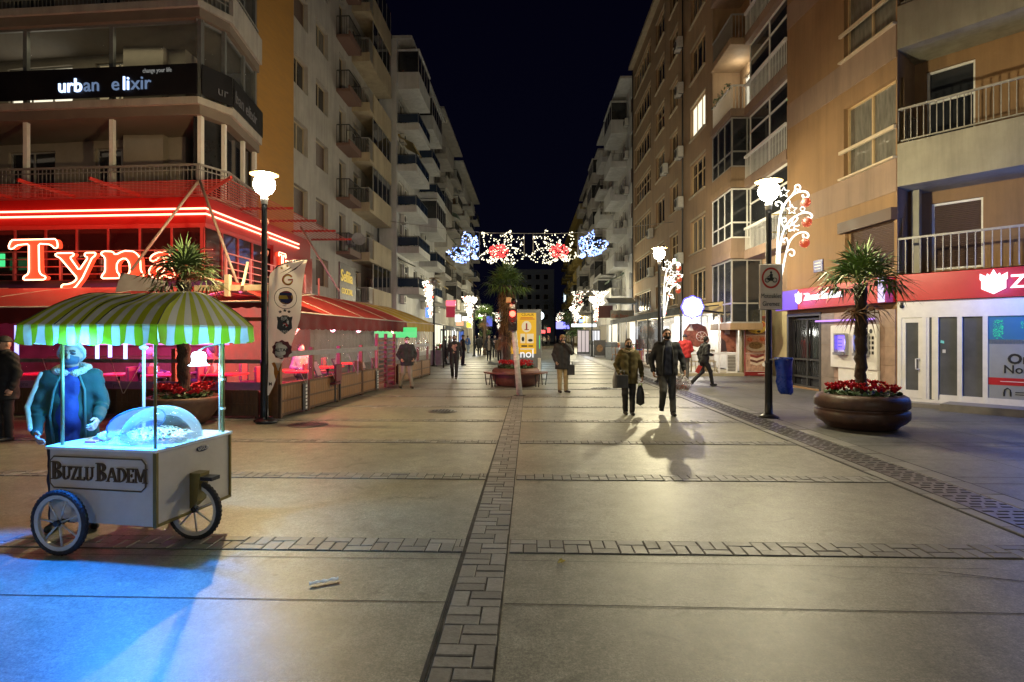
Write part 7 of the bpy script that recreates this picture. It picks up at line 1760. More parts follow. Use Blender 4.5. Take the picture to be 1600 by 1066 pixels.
# awnings
def awning(name, label, M_, a, x0, x1, zf, zb_, back, val, m, mv, nseg):
    p = M_ @ Vector((x0, 0, 0)); t = thing(name, label, 'awning', p, a); w = x1 - x0; V = []; b = MB(m); n = nseg * 4
    for i in range(n + 1):
        x = w * i / n; sag = .035 * math.sin(math.pi * ((i % 4) / 4)) if i % 4 else 0
        for j in range(7): u_ = j / 6; V.append((x, -.12 + (back + .12) * u_, zf + (zb_ - zf) * (1 - (1 - u_) ** 1.35) - sag * math.sin(u_ * math.pi)))
    b.add(V, [(i * 7 + j, (i + 1) * 7 + j, (i + 1) * 7 + j + 1, i * 7 + j + 1) for i in range(n) for j in range(6)], True); b.build('cloth', t)
    b = MB(mv); V = []; n2 = int(w / .09)
    for i in range(n2 + 1):
        x = w * i / n2
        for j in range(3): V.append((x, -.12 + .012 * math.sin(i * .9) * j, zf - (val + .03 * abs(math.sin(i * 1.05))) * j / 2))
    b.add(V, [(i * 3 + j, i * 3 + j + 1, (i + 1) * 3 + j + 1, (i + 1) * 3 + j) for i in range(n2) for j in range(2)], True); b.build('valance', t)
    b = MB(mat('awning edge white', (.5, .42, .38), .6)); b.tube([(0, -.13, zf + .006), (w, -.13, zf + .006)], .018, 5)
    for i in range(nseg + 1): b.tube([(w * i / nseg, -.12 + (back + .12) * u_, zf + (zb_ - zf) * (1 - (1 - u_) ** 1.35) + .004) for u_ in (0, .2, .4, .6, .8, 1)], .012, 4)
    b.build('edge', t); return t
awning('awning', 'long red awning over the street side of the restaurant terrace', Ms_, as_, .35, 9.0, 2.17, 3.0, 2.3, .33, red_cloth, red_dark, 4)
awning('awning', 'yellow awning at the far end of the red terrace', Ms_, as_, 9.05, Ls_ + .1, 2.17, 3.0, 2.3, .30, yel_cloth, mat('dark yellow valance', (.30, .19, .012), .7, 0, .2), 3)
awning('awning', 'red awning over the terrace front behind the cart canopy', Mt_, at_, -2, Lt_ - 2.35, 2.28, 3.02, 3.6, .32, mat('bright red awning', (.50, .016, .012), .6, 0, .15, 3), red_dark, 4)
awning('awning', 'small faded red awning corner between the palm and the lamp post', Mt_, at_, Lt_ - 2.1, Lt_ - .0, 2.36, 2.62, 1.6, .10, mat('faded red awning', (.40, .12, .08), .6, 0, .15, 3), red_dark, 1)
b = MB(mat('pale awning case', (.50, .42, .30), .5, 0, .15)); b.T = Mt_; b.box(Lt_ - 2.0, .25, 2.62, Lt_ - .1, .4, 2.74); b.box(Lt_ - 1.3, .2, 2.5, Lt_ - 1.2, .3, 2.95); b.bar((Lt_ - .9, .2, 2.7), (Lt_ - 1.5, 1.4, 3.35), .05, .05); tag(b.build('awning_bracket'), 'pale awning case and bracket at the terrace corner near the lamp post', 'bracket')
b = MB(mat('grey panel', (.26, .26, .27), .6, 0, .2, 2)); a_ = at(178, 13.9); c_ = at(262, 13.9); b.add([(a_.x, a_.y, 2.65), (c_.x, c_.y, 2.65), (c_.x - .25, c_.y + .1, 3.05), (a_.x + .1, a_.y + .1, 3.24), (a_.x, a_.y + .4, 2.65), (c_.x, c_.y + .4, 2.65), (c_.x - .25, c_.y + .3, 3.05), (a_.x + .1, a_.y + .3, 3.24)], [(0, 1, 2, 3), (5, 4, 7, 6), (1, 5, 6, 2), (4, 0, 3, 7), (3, 2, 6, 7)]); tag(b.build('awning_screen'), 'grey panel standing on the awning between neon letters and palm', 'panel')
# inside: floor, rear wall, tables, chairs, lights
b = MB(mat('dark terrace floor', (.05, .03, .03), .4, 0, .2)); b.box(-19, TC.y + 1.0, .0, TC.x - .5, 18, .06); b.box(-9.5, 17, .0, TS.x - .7, 26, .058); tag(b.build('terrace_floor'), kind='structure')
b = MB(mat('rear wall dark red', (.22, .07, .075), .6, 0, .3, 2)); b.box(-22, 17.15, 0, -9.7, 17.35, 3.0); b.box(-9.75, 17.35, 0, -9.6, 24.6, 3.0)
tag(b.build('restaurant_wall'), 'dark red ground floor wall behind the plastic terrace enclosure', 'wall')
def dining_set(px, D_, k, label):
    c = at(px, D_); t = thing('dining_table', label, 'table', (c.x, c.y, .06), 0, 'red topped tables inside the terrace')
    b = MB(mat('red table top', (.40, .02, .025), .35, 0, .1)); b.bbox(-.38, -.38, .71, .38, .38, .75, .01); b.build('tabletop', t); b = MB(rail_dark); b.cyl((0, 0, 0), (0, 0, .71), .035, 8); b.lathe([(0, 0), (.24, 0), (.24, .02), (0, .03)], (0, 0, 0), 14); b.build('leg', t)
    for i, (dx, dy, rz) in enumerate(((-.62, 0, 90), (.62, 0, -90))):
        ch = thing('dining_chair', 'dark chair on the %s of the %s' % (('left', 'right')[i], label), 'chair', (c.x + dx, c.y + dy, .06), R(rz), 'chairs inside the terrace')
        b = MB(mat('dark red seat', (.14, .02, .03), .5)); b.bbox(-.21, -.21, .42, .21, .21, .47, .01); b.build('seat', ch); b = MB(MATS['dark red seat']); b.bbox(-.21, .18, .5, .21, .22, .92, .01); b.build('backrest', ch)
        for sx in (-.18, .18):
            for sy in (-.18, .18): b = MB(rail_dark); b.box(sx - .016, sy - .016, 0, sx + .016, sy + .016, .42 if sy < 0 else .9); b.build('leg', ch)
for k, (px, D_, lb) in enumerate(((185, 13.2, 'red table behind the vendor'), (262, 13.0, 'red table behind the palm trunk'), (352, 13.2, 'red table right of the palm trunk'), (60, 13.4, 'red table at the far left of the terrace'), (478, 14.2, 'red table just inside the first street side planter'), (512, 16.2, 'red table inside the second street side planter'), (545, 18.4, 'red table inside the third street side planter'), (430, 14.6, 'red table deep behind the feather flag'))): dining_set(px, D_, k, lb)
for k, (px, D_, x_) in enumerate(((500, 13.6, 2.2), (520, 15, 3.4), (560, 16.2, 5.3))):
    b = MB(mat('menu board', (.035, .03, .03), .4, 0, .1)); c = Ms_ @ Vector((x_, .12, .70)); t = thing('menu_board', 'small dark menu board leaning on the %s street side planter' % ('second', 'third', 'fourth')[k], 'menu board', c, as_)
    b.T = Matrix.Rotation(R(-22), 4, 'X'); b.bbox(-.15, -.012, 0, .15, .012, .42, .004); b.build('board', t); b = MB(mat('menu paper', (.4, .36, .32), .6, 0, .2, 30)); b.T = Matrix.Rotation(R(-22), 4, 'X'); b.box(-.12, -.016, .03, .12, -.0125, .38); b.build('sheet', t)
for k, (px, D_, z0, z1, col) in enumerate(((26, 14.6, 1.0, 1.95, (.25, .25, 1)), (152, 15.4, 1.0, 2.1, (.35, .40, 1)), (172, 15.4, 1.1, 2.1, (.45, .35, 1)), (196, 15.2, 1.0, 2.0, (.35, .45, 1)), (242, 15.5, 1.1, 2.0, (.5, .2, 1)))):
    b = MB(glow('violet tube %d' % k, col, 3.0)); c = at(px, D_); b.cyl((c.x, c.y, z0), (c.x, c.y, z1), .045, 8); tag(b.build('light_tube'), 'upright violet light tube inside the terrace, %s' % ('left of the vendor', 'just right of the vendor head', 'second right of the vendor head', 'left of the rear canopy post', 'near the palm trunk')[k], 'light tube')
b = MB(glow('green screen', (.08, .7, .2), .9)); c = at(618, 20.0); b.box(c.x - .75, c.y, 1.62, c.x + .75, c.y + .04, 1.98); tag(b.build('screen'), 'green lit television screen inside the terrace end', 'screen')
b = MB(glow('green football screen', (.05, .6, .2), 1.2)); c = at(2, 16.9); b.box(c.x - .55, c.y - .05, hz(417, 16.9), c.x + .12, c.y, hz(397, 16.9)); tag(b.build('screen'), 'green lit screen at the left edge behind the letter T', 'screen')
for k, (px, D_) in enumerate(((520, 15.0), (455, 16.0), (560, 18.2))):
    b = MB(glow('pink bulb', (1, .35, .5), 7)); c = at(px, D_, 1.85); b.ball(c, .07, 10, 6); tag(b.build('pendant_lamp'), 'pink pendant bulb inside the %s of the terrace' % ('middle', 'near end', 'far end')[k], 'lamp')
for px, D_, col, w in ((20, 12.5, (1, .12, .35), 60), (150, 12.5, (.8, .12, 1.0), 120), (300, 12.4, (.9, .12, .9), 110)): area('terrace_light', at(px, D_, 1.85), col, w, 2.4, .3, (R(80), 0, 0))
for px, D_, col, w in ((468, 12.9, (1, .17, .15), 210), (520, 15.2, (1, .24, .18), 220), (566, 17.8, (1, .34, .22), 190), (625, 21.0, (1, .55, .3), 150)): area('terrace_light', at(px, D_, 1.85), col, w, 2.2, .3, (R(80), 0, R(90)))
light('terrace_light', at(250, 14.5, 1.9), (.9, .15, .9), 22, None, .12); light('terrace_light', at(500, 16.0, 1.9), (1, .2, .2), 40, None, .12)

c = at(215, 16.2); t = thing('bar_counter', 'dark bar counter with lit shelf inside the terrace behind the palm', 'bar', (c.x, c.y, .06)); b = MB(plank_d); b.bbox(-2.4, -.3, 0, 2.4, .3, 1.05, .02); b.build('counter', t); b = MB(glow('pink shelf light', (1, .25, .75), 1.3)); b.box(-2.3, .62, 1.35, 2.3, .66, 1.40); b.build('shelf_light', t); b = MB(mat('bottle glass', (.05, .08, .05), .1))
for i in range(34): x = -2.2 + i * .13; b.lathe([(0, 0), (.035, 0), (.035, .18), (.012, .24), (.012, .30), (0, .30)], (x, .55, 1.42), 7)
b.build('bottle_row', t)['kind'] = 'stuff'
for k, (px, D_, rz, col) in enumerate(((232, 13.4, 90, (.06, .05, .06)), (330, 13.3, -90, (.12, .05, .03)), (470, 15.2, 60, (.20, .20, .22)))):
    c = at(px, D_); seated(('person in dark clothes seated inside the terrace left of the palm trunk', 'person in brown top seated inside the terrace right of the palm trunk', 'person in grey top seated inside the street side terrace')[k], (c.x, c.y), R(rz), dict(jacket=col, hem=.92, trousers=(.03, .03, .04), hair=(.02, .015, .012)))
# red slatted gate
t = thing('slatted_gate', 'red brown slatted timber gate between the planter boxes', 'gate', Ms_ @ Vector((6.3, .1, 0)), as_); b = MB(mat('red brown slat', (.26, .07, .03), .5, 0, .3, 9))
for i in range(10): b.box(.08, -.02, .15 + i * .15, 1.85, .02, .21 + i * .15)
b.build('slat', t); b = MB(plank)
for x in (0, .9, 1.85): b.box(x, -.045, 0, x + .09, .045, 1.75)
b.build('post', t)
# striped advertising strips on the first boxes
for k, x in enumerate((1.0, 5.9)):
    b = MB(mat('black white strip', (.05, .05, .05), .5)); c = Ms_ @ Vector((x, -.03, .04)); b.T = Matrix.Translation(c) @ Matrix.Rotation(as_, 4, 'Z'); b.box(0, 0, 0, .22, .012, .60); b.use(white_paint)
    for i in range(7): b.box(.13, -.004, .03 + i * .08, .20, .001, .03 + i * .08 + .055)
    tag(b.build('advert_strip'), 'narrow black and white advert strip on the %s planter box' % ('first', 'fourth')[k], 'advert')

# ================================================================ CAFE (right)
cafe = thing('cafe_canopy', 'long black cafe canopy along the brown block with a timber lined end', 'canopy', (6.4, 24.2, 0)); ci_ = Matrix.Translation((-6.4, -24.2, 0))
b = MB(black_cloth); b.T = ci_; V = []
for y in (24.2, 31, 38, 44.8): V += [(8.7, y, 3.22), (6.5, y, 2.94), (6.3, y, 2.9), (6.3, y, 2.62)]
b.add(V, [(i * 4 + j, (i + 1) * 4 + j, (i + 1) * 4 + j + 1, i * 4 + j + 1) for i in range(3) for j in range(3)]); b.box(6.28, 24.2, 2.58, 6.34, 44.8, 2.64); b.build('cloth', cafe)
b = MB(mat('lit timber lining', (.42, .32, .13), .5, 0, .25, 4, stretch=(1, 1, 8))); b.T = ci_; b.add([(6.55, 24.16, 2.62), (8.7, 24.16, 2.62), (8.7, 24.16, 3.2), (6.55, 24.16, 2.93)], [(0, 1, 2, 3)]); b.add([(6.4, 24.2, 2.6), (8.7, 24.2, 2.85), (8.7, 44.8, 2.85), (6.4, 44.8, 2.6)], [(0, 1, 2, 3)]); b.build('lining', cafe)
b = MB(dark_metal); b.T = ci_
for y in (24.25, 27.6, 31, 34.4, 37.8, 41.2, 44.6): b = MB(dark_metal); b.T = ci_; b.box(6.33, y - .04, .1, 6.41, y + .04, 2.62); b.build('post', cafe)
b = MB(dark_metal); b.T = ci_
b.tube([(6.5, 24.12, 2.68), (7.3, 24.12, 2.74), (8.1, 24.12, 2.64), (8.7, 24.12, 2.48)], .04, 6); b.build('curved_brace', cafe)
b = MB(mat('pale tiled platform', (.34, .30, .20), .45, 0, .15, 3)); b.box(6.15, 24.0, 0, 9.05, 34.2, .12); tag(b.build('cafe_platform'), 'low pale platform under the near cafe tables', 'platform')
scr = thing('wind_screen', 'clear cafe wind screen in dark frames with printed food pictures', 'screen', (6.5, 24.3, 0)); si = Matrix.Translation((-6.5, -24.3, 0))
b = MB(clear_glass); b.T = si; b.box(6.5, 24.30, .95, 8.75, 24.31, 2.58); b.box(6.42, 27.6, .95, 6.43, 34.3, 2.5); b.build('pane', scr)
b = MB(white_paint); b.T = si
for x in (6.5, 7.25, 8.0, 8.72): b.box(x - .03, 24.27, .12, x + .03, 24.33, 2.58)
b.box(6.5, 24.275, .9, 8.75, 24.325, .97); b.box(8.3, 24.28, .12, 8.7, 24.32, .9); b.build('frame', scr)
b = MB(mat('grey louvre', (.16, .15, .13), .5)); b.T = si
for i in range(11): b.box(8.34, 24.262, .2 + i * .062, 8.66, 24.279, .235 + i * .062)
b.build('louvre', scr)
b = MB(mat('brown food print', (.16, .05, .03), .4, 0, .7, 9)); b.T = si; b.prism([(7.0 + .52 * math.cos(R(a)) * (1 + .06 * (i % 2)), 1.72 + .50 * math.sin(R(a)) * (1 + .06 * (i % 2))) for i, a in enumerate(range(0, 360, 40))], 24.262, 24.272)
b.use(mat('pale wheel print', (.5, .42, .34), .5)); c_ = (7.24, 1.66); b.tube([(c_[0] + .22 * math.cos(i * .45), 24.258, c_[1] + .20 * math.sin(i * .45)) for i in range(14)], .014, 4, closed=True)
for i in range(7): b.tube([(c_[0], 24.257, c_[1]), (c_[0] + .21 * math.cos(i * .9), 24.257, c_[1] + .19 * math.sin(i * .9))], .011, 4)
b.prism([(6.62, 1.9), (6.82, 2.16), (6.9, 1.9)], 24.255, 24.262); b.use(mat('brown drink print', (.24, .085, .05), .4, 0, .5, 6)).box(8.05, 24.262, 1.0, 8.68, 24.27, 2.45); b.use(mat('white cup print', (.6, .52, .48), .5)).prism([(8.2, 1.75), (8.42, 1.75), (8.38, 2.3), (8.24, 2.3)], 24.256, 24.262); b.use(mat('dark print', (.05, .03, .03), .5)).prism([(8.06, 1.02), (8.3, 1.02), (8.24, 1.45), (8.06, 1.6)], 24.2565, 24.262); b.build('food_print', scr)
# food poster column
p0, p1 = at(1164, 23.6), at(1200, 23.6); w = p1.x - p0.x; t = thing('food_poster', 'tall three picture food poster board with a cake at the bottom', 'poster', (p0.x, p0.y, 0)); z1_ = hz(494, 23.6)
b = MB(mat('poster dark red base', (.22, .02, .02), .4)); b.bbox(0, 0, .03, w, .12, z1_, .01); b.build('board', t)
hh_ = (z1_ - .25) / 3
def pic(i, col, nm):
    b = MB(mat(nm, col, .35, 0, .5, 7)); b.box(.03, -.012, .22 + i * hh_, w - .03, -.002, .22 + (i + 1) * hh_ - .03); return b
def disc(b, cx, cz, rx, rz, y): b.prism([(cx + rx * math.cos(i * .35), cz + rz * math.sin(i * .35)) for i in range(18)], y, y + .004)
b = pic(2, (.12, .05, .03), 'picture brown'); zz = .22 + 2.45 * hh_; b.use(mat('picture yellow', (.55, .36, .05), .4, 0, .3, 8)); disc(b, w / 2, zz, w * .45, hh_ * .38, -.018); b.use(mat('picture red', (.4, .08, .03), .4, 0, .6, 14)); disc(b, w / 2, zz + .08, w * .36, hh_ * .22, -.023); b.use(mat('picture cream', (.65, .55, .35), .4)); disc(b, w / 2, zz + .14, w * .2, hh_ * .14, -.028); b.use(ink); disc(b, w * .58, zz - .2, .08, .05, -.024); b.build('picture', t)
b = pic(1, (.34, .16, .10), 'picture tan'); zz = .22 + 1.42 * hh_; b.use(mat('picture plate', (.5, .4, .28), .4)); disc(b, w / 2, zz - .08, w * .45, hh_ * .22, -.018); b.use(mat('picture meat', (.16, .09, .03), .4, 0, .7, 16)); disc(b, w * .45, zz, w * .3, hh_ * .2, -.023); b.use(MATS['picture red']); disc(b, w * .2, zz + .24, .12, .09, -.02); disc(b, w * .75, zz + .25, .14, .08, -.02); b.build('picture', t)
b = pic(0, (.40, .24, .17), 'picture peach'); zz = .22 + .4 * hh_
for k_, (c_, m_) in enumerate((((.62, .52, .4), 'cake cream'), ((.12, .04, .03), 'cake brown'), ((.62, .52, .4), 'cake cream'), ((.20, .03, .03), 'cake glaze'))): b.use(mat(m_, c_, .4)).prism([(w * .22, zz + k_ * .1), (w * .5, zz + k_ * .1 - .07), (w * .8, zz + k_ * .1 + .04), (w * .8, zz + k_ * .1 + .13), (w * .5, zz + k_ * .1 + .03), (w * .22, zz + k_ * .1 + .10)], -.018 - k_ * .002, -.012)
b.use(white_paint); disc(b, w * .82, zz - .02, .09, .09, -.024); b.build('picture', t)
b = MB(white_paint)
for i in (0, 1, 2): b.box(.02, -.016, .205 + i * hh_, w - .02, -.013, .22 + i * hh_)
b.box(w * .55, -.006, .1, w * .95, -.001, .12); b.build('border', t)
light('poster_lamp', at(1184, 22.9, 3.05), (1, .88, .6), 26, None, .05)
# round sign
c = at(1082, 23.4, hz(480, 23.4)); t = thing('round_sign', 'white scalloped glowing sign at the edge of the black canopy', 'sign', c)
b = MB(glow('cold sign face', (.75, .88, 1.0), 3.0)); b.prism([(.40 * (1 + .045 * math.cos(8 * a)) * math.cos(a), .40 * (1 + .045 * math.cos(8 * a)) * math.sin(a)) for a in [i * .0982 for i in range(64)]], -.06, .06); b.build('face', t)
b = MB(glow('cyan sign ring', (.25, .75, 1), 2.0)); b.tube([(.30 * (1 + .06 * math.cos(8 * a)) * math.cos(a), -.064, .30 * (1 + .06 * math.cos(8 * a)) * math.sin(a)) for a in [i * .0982 for i in range(64)]], .02, 5, closed=True); b.build('ring', t)
b = MB(glow('blue sign rim', (.12, .1, 1), 2.0)); b.tube([(.43 * (1 + .045 * math.cos(8 * a)) * math.cos(a), .0, .43 * (1 + .045 * math.cos(8 * a)) * math.sin(a)) for a in [i * .0982 for i in range(64)]], .035, 5, closed=True); b.use(dark_metal).bar((.3, .05, 0), (1.2, .4, .1), .05, .05); b.build('rim', t)
light('sign_glow', c + Vector((0, -.6, 0)), (.28, .25, 1), 55, None, .3); light('sign_glow', c + Vector((.5, .7, .3)), (.1, .05, 1), 30, None, .2)
# bright interiors
b = MB(mat('white cafe wall', (.72, .72, .70), .6, 0, .1)); b.box(9.3, 25.0, .12, 9.4, 44.5, 2.85); b.box(6.6, 37.9, .0, 9.3, 38.0, 2.6); b.box(7.6, 30.2, .12, 9.3, 30.3, 2.7); tag(b.build('cafe_wall'), 'bright white interior walls of the cafes under the black canopy', 'wall')
for k, (x, y, z0, z1, w_, col, s_, lb) in enumerate(((7.85, 30.15, 1.3, 2.3, .8, (1, .97, .9), 1.5, 'bright white menu panel behind the brown food print'), (8.75, 30.15, 1.2, 2.4, .7, (.8, .9, 1), 1.6, 'cold white menu panel at the right of the near cafe'), (6.95, 37.85, .9, 2.3, .6, (.95, .95, 1), 1.3, 'white lit panel left of the burger picture'), (8.7, 37.85, 1.0, 2.3, .9, (1, 1, 1), 1.3, 'white lit panel right of the burger picture'))):
    b = MB(glow('menu panel %d' % k, col, s_)); b.bbox(x - w_ / 2, y - .04, z0, x + w_ / 2, y, z1, .01); tag(b.build('menu_sign'), lb, 'lit panel')
t = thing('burger_picture', 'large burger picture on the white cafe wall behind the woman', 'picture', (7.75, 37.84, 0)); b = MB(mat('bun orange', (.42, .16, .02), .5, 0, .4, 10)); disc(b, 0, 2.0, .46, .40, -.03); b.build('bun', t); b = MB(mat('patty brown', (.10, .035, .015), .5, 0, .5, 12)); disc(b, 0, 1.82, .44, .16, -.04); b.use(mat('cheese yellow', (.5, .3, .04), .5)); disc(b, 0, 1.93, .42, .08, -.045); b.build('filling', t); b = MB(mat('pale bun', (.5, .4, .32), .5)); disc(b, 0, 1.62, .46, .12, -.037); b.build('base', t)
for k, p in enumerate(((7.6, 26.5, 2.5), (8.3, 29.0, 2.55), (7.5, 32.5, 2.5), (7.6, 35.5, 2.5), (7.5, 40.5, 2.45))):
    b = MB(glow('warm cafe bulb', (1, .85, .6), 9)); b.ball(p, .08, 10, 6); tag(b.build('pendant_lamp'), 'round pendant lamp under the black canopy, %s' % ('nearest of the row', 'second of the row', 'third of the row', 'fourth of the row', 'farthest of the row')[k], 'lamp'); light('cafe_light', (p[0], p[1], p[2] - .15), (1, .93, .80), 140, None, .08)
# cafe furniture
wood_c = mat('brown chair wood', (.30, .16, .07), .45, 0, .25, 9); wood_p = mat('pale chair wood', (.46, .37, .22), .45, 0, .2, 9); red_c = mat('red chair lacquer', (.38, .06, .04), .4, 0, .2)
def chair(label, p, rz, m):
    t = thing('wooden_chair', label, 'chair', (*p, .12 if p[1] < 34.2 else 0), rz, 'chairs under the cafe canopy'); b = MB(m); b.bbox(-.2, -.2, .43, .2, .2, .465, .012); b.build('seat', t)
    b = MB(m); b.tube([(-.19, .19, .90), (-.1, .225, .93), (.1, .225, .93), (.19, .19, .90)], .022, 6)
    for i in range(6): x = -.17 + i * .068; b.cyl((x * .85, .18, .46), (x, .205, .91), .009, 5)
    b.build('backrest', t)
    for sx in (-1, 1):
        for sy in (-1, 1): b = MB(m); b.cyl((sx * .20, sy * .20, 0), (sx * .15, sy * .15, .43), .017, 6); b.build('leg', t)
    b = MB(m); b.cyl((-.175, -.175, .2), (-.175, .175, .2), .01, 5); b.cyl((.175, -.175, .2), (.175, .175, .2), .01, 5); b.build('stretcher', t)
def cafe_table(label, p, m):
    t = thing('cafe_table', label, 'table', (*p, .12 if p[1] < 34.2 else 0), 0, 'tables under the cafe canopy'); b = MB(m); b.bbox(-.36, -.36, .71, .36, .36, .745, .012); b.build('tabletop', t)
    for sx in (-1, 1):
        for sy in (-1, 1): b = MB(m); b.box(sx * .31 - .025, sy * .31 - .025, 0, sx * .31 + .025, sy * .31 + .025, .71); b.build('leg', t)
CH = [(7.15, 25.1, 10, wood_p, 'pale spindle chair left of the louvre panel'), (7.85, 24.95, -8, wood_p, 'pale spindle chair right next to the louvre panel'), (6.85, 26.3, 180, wood_p, 'pale chair at the rear of the near cafe'), (8.2, 26.4, 190, wood_p, 'pale chair at the rear wall of the near cafe'),
      (5.75, 31.2, 90, wood_c, 'brown chair standing at the canopy edge behind the couple'), (5.8, 32.6, 80, wood_c, 'brown chair second along the canopy edge'), (5.7, 34.3, 95, red_c, 'red chair at the canopy edge'), (5.75, 37.2, 90, wood_c, 'brown chair near the burger picture'), (5.7, 38.4, 85, wood_c, 'brown chair beyond the burger picture'), (7.0, 32, -90, red_c, 'red chair inside the cafe behind the couple'), (7.0, 36.4, -90, red_c, 'red chair in front of the burger picture')]
for x, y, rz, m, lb in CH: chair(lb, (x, y), R(rz), m)
for x, y, m, lb in ((7.45, 25.75, wood_p, 'pale cafe table between the spindle chairs'), (6.4, 31.9, wood_c, 'brown cafe table behind the couple'), (6.35, 34.6, red_c, 'red cafe table under the canopy edge'), (6.4, 37.8, wood_c, 'brown cafe table near the burger picture')): cafe_table(lb, (x, y), m)
person('person in red top standing inside the cafe with folded arms', (6.75, 35.3, 0), R(-30), 1.72, dict(haL=(.02, -.2, 1.18), haR=(-.02, -.2, 1.22)), dict(jacket=(.36, .02, .025), hem=.92, trousers=(.05, .10, .25), hair=(.02, .015, .012)), .022, False)
seated('person in pink top seated at the red cafe table', (5.85, 34.4), R(75), dict(jacket=(.45, .16, .15), hem=.92, trousers=(.03, .05, .12), hair=(.02, .015, .012)))
seated('person in dark coat seated at the brown cafe table behind the couple', (6.95, 32.0), R(-85), dict(jacket=(.02, .02, .025), hem=.92, trousers=(.02, .02, .03), hair=(.02, .015, .012)))
seated('person in blue cap seated at the pale cafe table', (6.85, 26.2), R(10), dict(jacket=(.25, .26, .28), hem=.92, trousers=(.04, .04, .06), hat=('cap', (.06, .06, .30)), hair=None))
def counter(label, p, rz, w, cols, seed):
    rr = random.Random(seed); t = thing('display_counter', label, 'counter', (*p, 0), rz); b = MB(mat('steel counter', (.40, .40, .40), .35, .5, .2)); b.bbox(-w / 2, -.35, 0, w / 2, .35, .85, .02); b.build('base', t)
    b = MB(clear_glass); b.box(-w / 2, -.35, .86, w / 2, -.34, 1.25); b.box(-w / 2, -.34, 1.25, w / 2, .2, 1.26); b.build('glass', t)
    b = MB()
    for i in range(int(w * 26)):
        c = rr.choice(cols); b.use(mat('goods %.2f %.2f %.2f' % c, c, .5, 0, .2)); b.ball((rr.uniform(-w / 2 + .06, w / 2 - .06), rr.uniform(-.28, .25), rr.choice((.9, 1.02, 1.14))), rr.uniform(.04, .075), 7, 5)
    b.build('goods', t)['kind'] = 'stuff'; b = MB(glow('counter tube', (1, .95, .8), 5)); b.box(-w / 2 + .05, -.3, 1.225, w / 2 - .05, -.27, 1.245); b.build('lamp', t)
G1 = [(.5, .3, .06), (.42, .08, .05), (.55, .45, .1), (.3, .16, .06)]; G2 = [(.5, .06, .04), (.5, .35, .05), (.15, .35, .06), (.55, .5, .4)]
for k, (px, D_, rz, w, cols) in enumerate(((962, 40.5, -70, 1.8, G1), (985, 36.6, -75, 1.6, G2), (938, 49, -70, 2.4, G2), (920, 55, -70, 2.4, G1), (693, 34, 75, 2.2, G2), (708, 42, 80, 2.4, G1))):
    counter(('lit glass counter of pastry below the pale lettered board', 'lit glass counter of fruit under the black canopy behind the woman', 'lit counter of fruit beyond the food board', 'lit counter of pastry by the pinkish shop window', 'lit counter of fruit by the green white shop window', 'lit counter of pastry under the black parasol canopy on the left')[k], at(px, D_).xy, R(rz), w, cols, k); c = at(px, D_, 2.3); light('shop_light', c, (1, .88, .62), 45, None, .1)
# food board by the thin lamp, meter box and pipe
c = at(937, 45); t = thing('food_board', 'dark standing food board beside the thin lamp post', 'menu board', c); b = MB(mat('dark food board', (.07, .06, .05), .4, 0, .6, 3)); b.bbox(-.42, -.05, .12, .42, .03, 1.35, .01); b.build('board', t); b = MB(rail_dark); b.box(-.45, -.06, .08, -.41, .04, 1.38); b.box(.41, -.06, .08, .45, .04, 1.38); b.box(-.45, -.3, 0, -.40, .3, .08); b.box(.40, -.3, 0, .45, .3, .08); b.build('stand', t)
b = MB(mat('food splash', (.30, .16, .06), .5, 0, .6, 9)); disc(b, 0, .7, .25, .3, -.056); b.build('picture', t)
c = at(1217, 24.3, 0); t = thing('meter_box', 'pale meter box with a yellow gas pipe on the yellowish wall', 'meter box', (c.x, 24.55, 0)); b = MB(mat('pale metal box', (.45, .44, .40), .5, 0, .2, 9)); b.bbox(-.16, -.2, hz(531, 24.3), .16, -.0, hz(504, 24.3), .015); b.build('box', t); b = MB(mat('yellow gas pipe', (.55, .42, .03), .45)); z_ = hz(504, 24.3); b.tube([(0, -.1, z_), (0, -.1, z_ + .12), (.3, -.1, z_ + .16), (.5, -.1, z_ + .16)], .03, 6); b.tube([(.03, -.1, hz(531, 24.3)), (.03, -.1, hz(545, 24.3)), (-.3, -.1, hz(545, 24.3))], .03, 6); b.build('pipe', t)

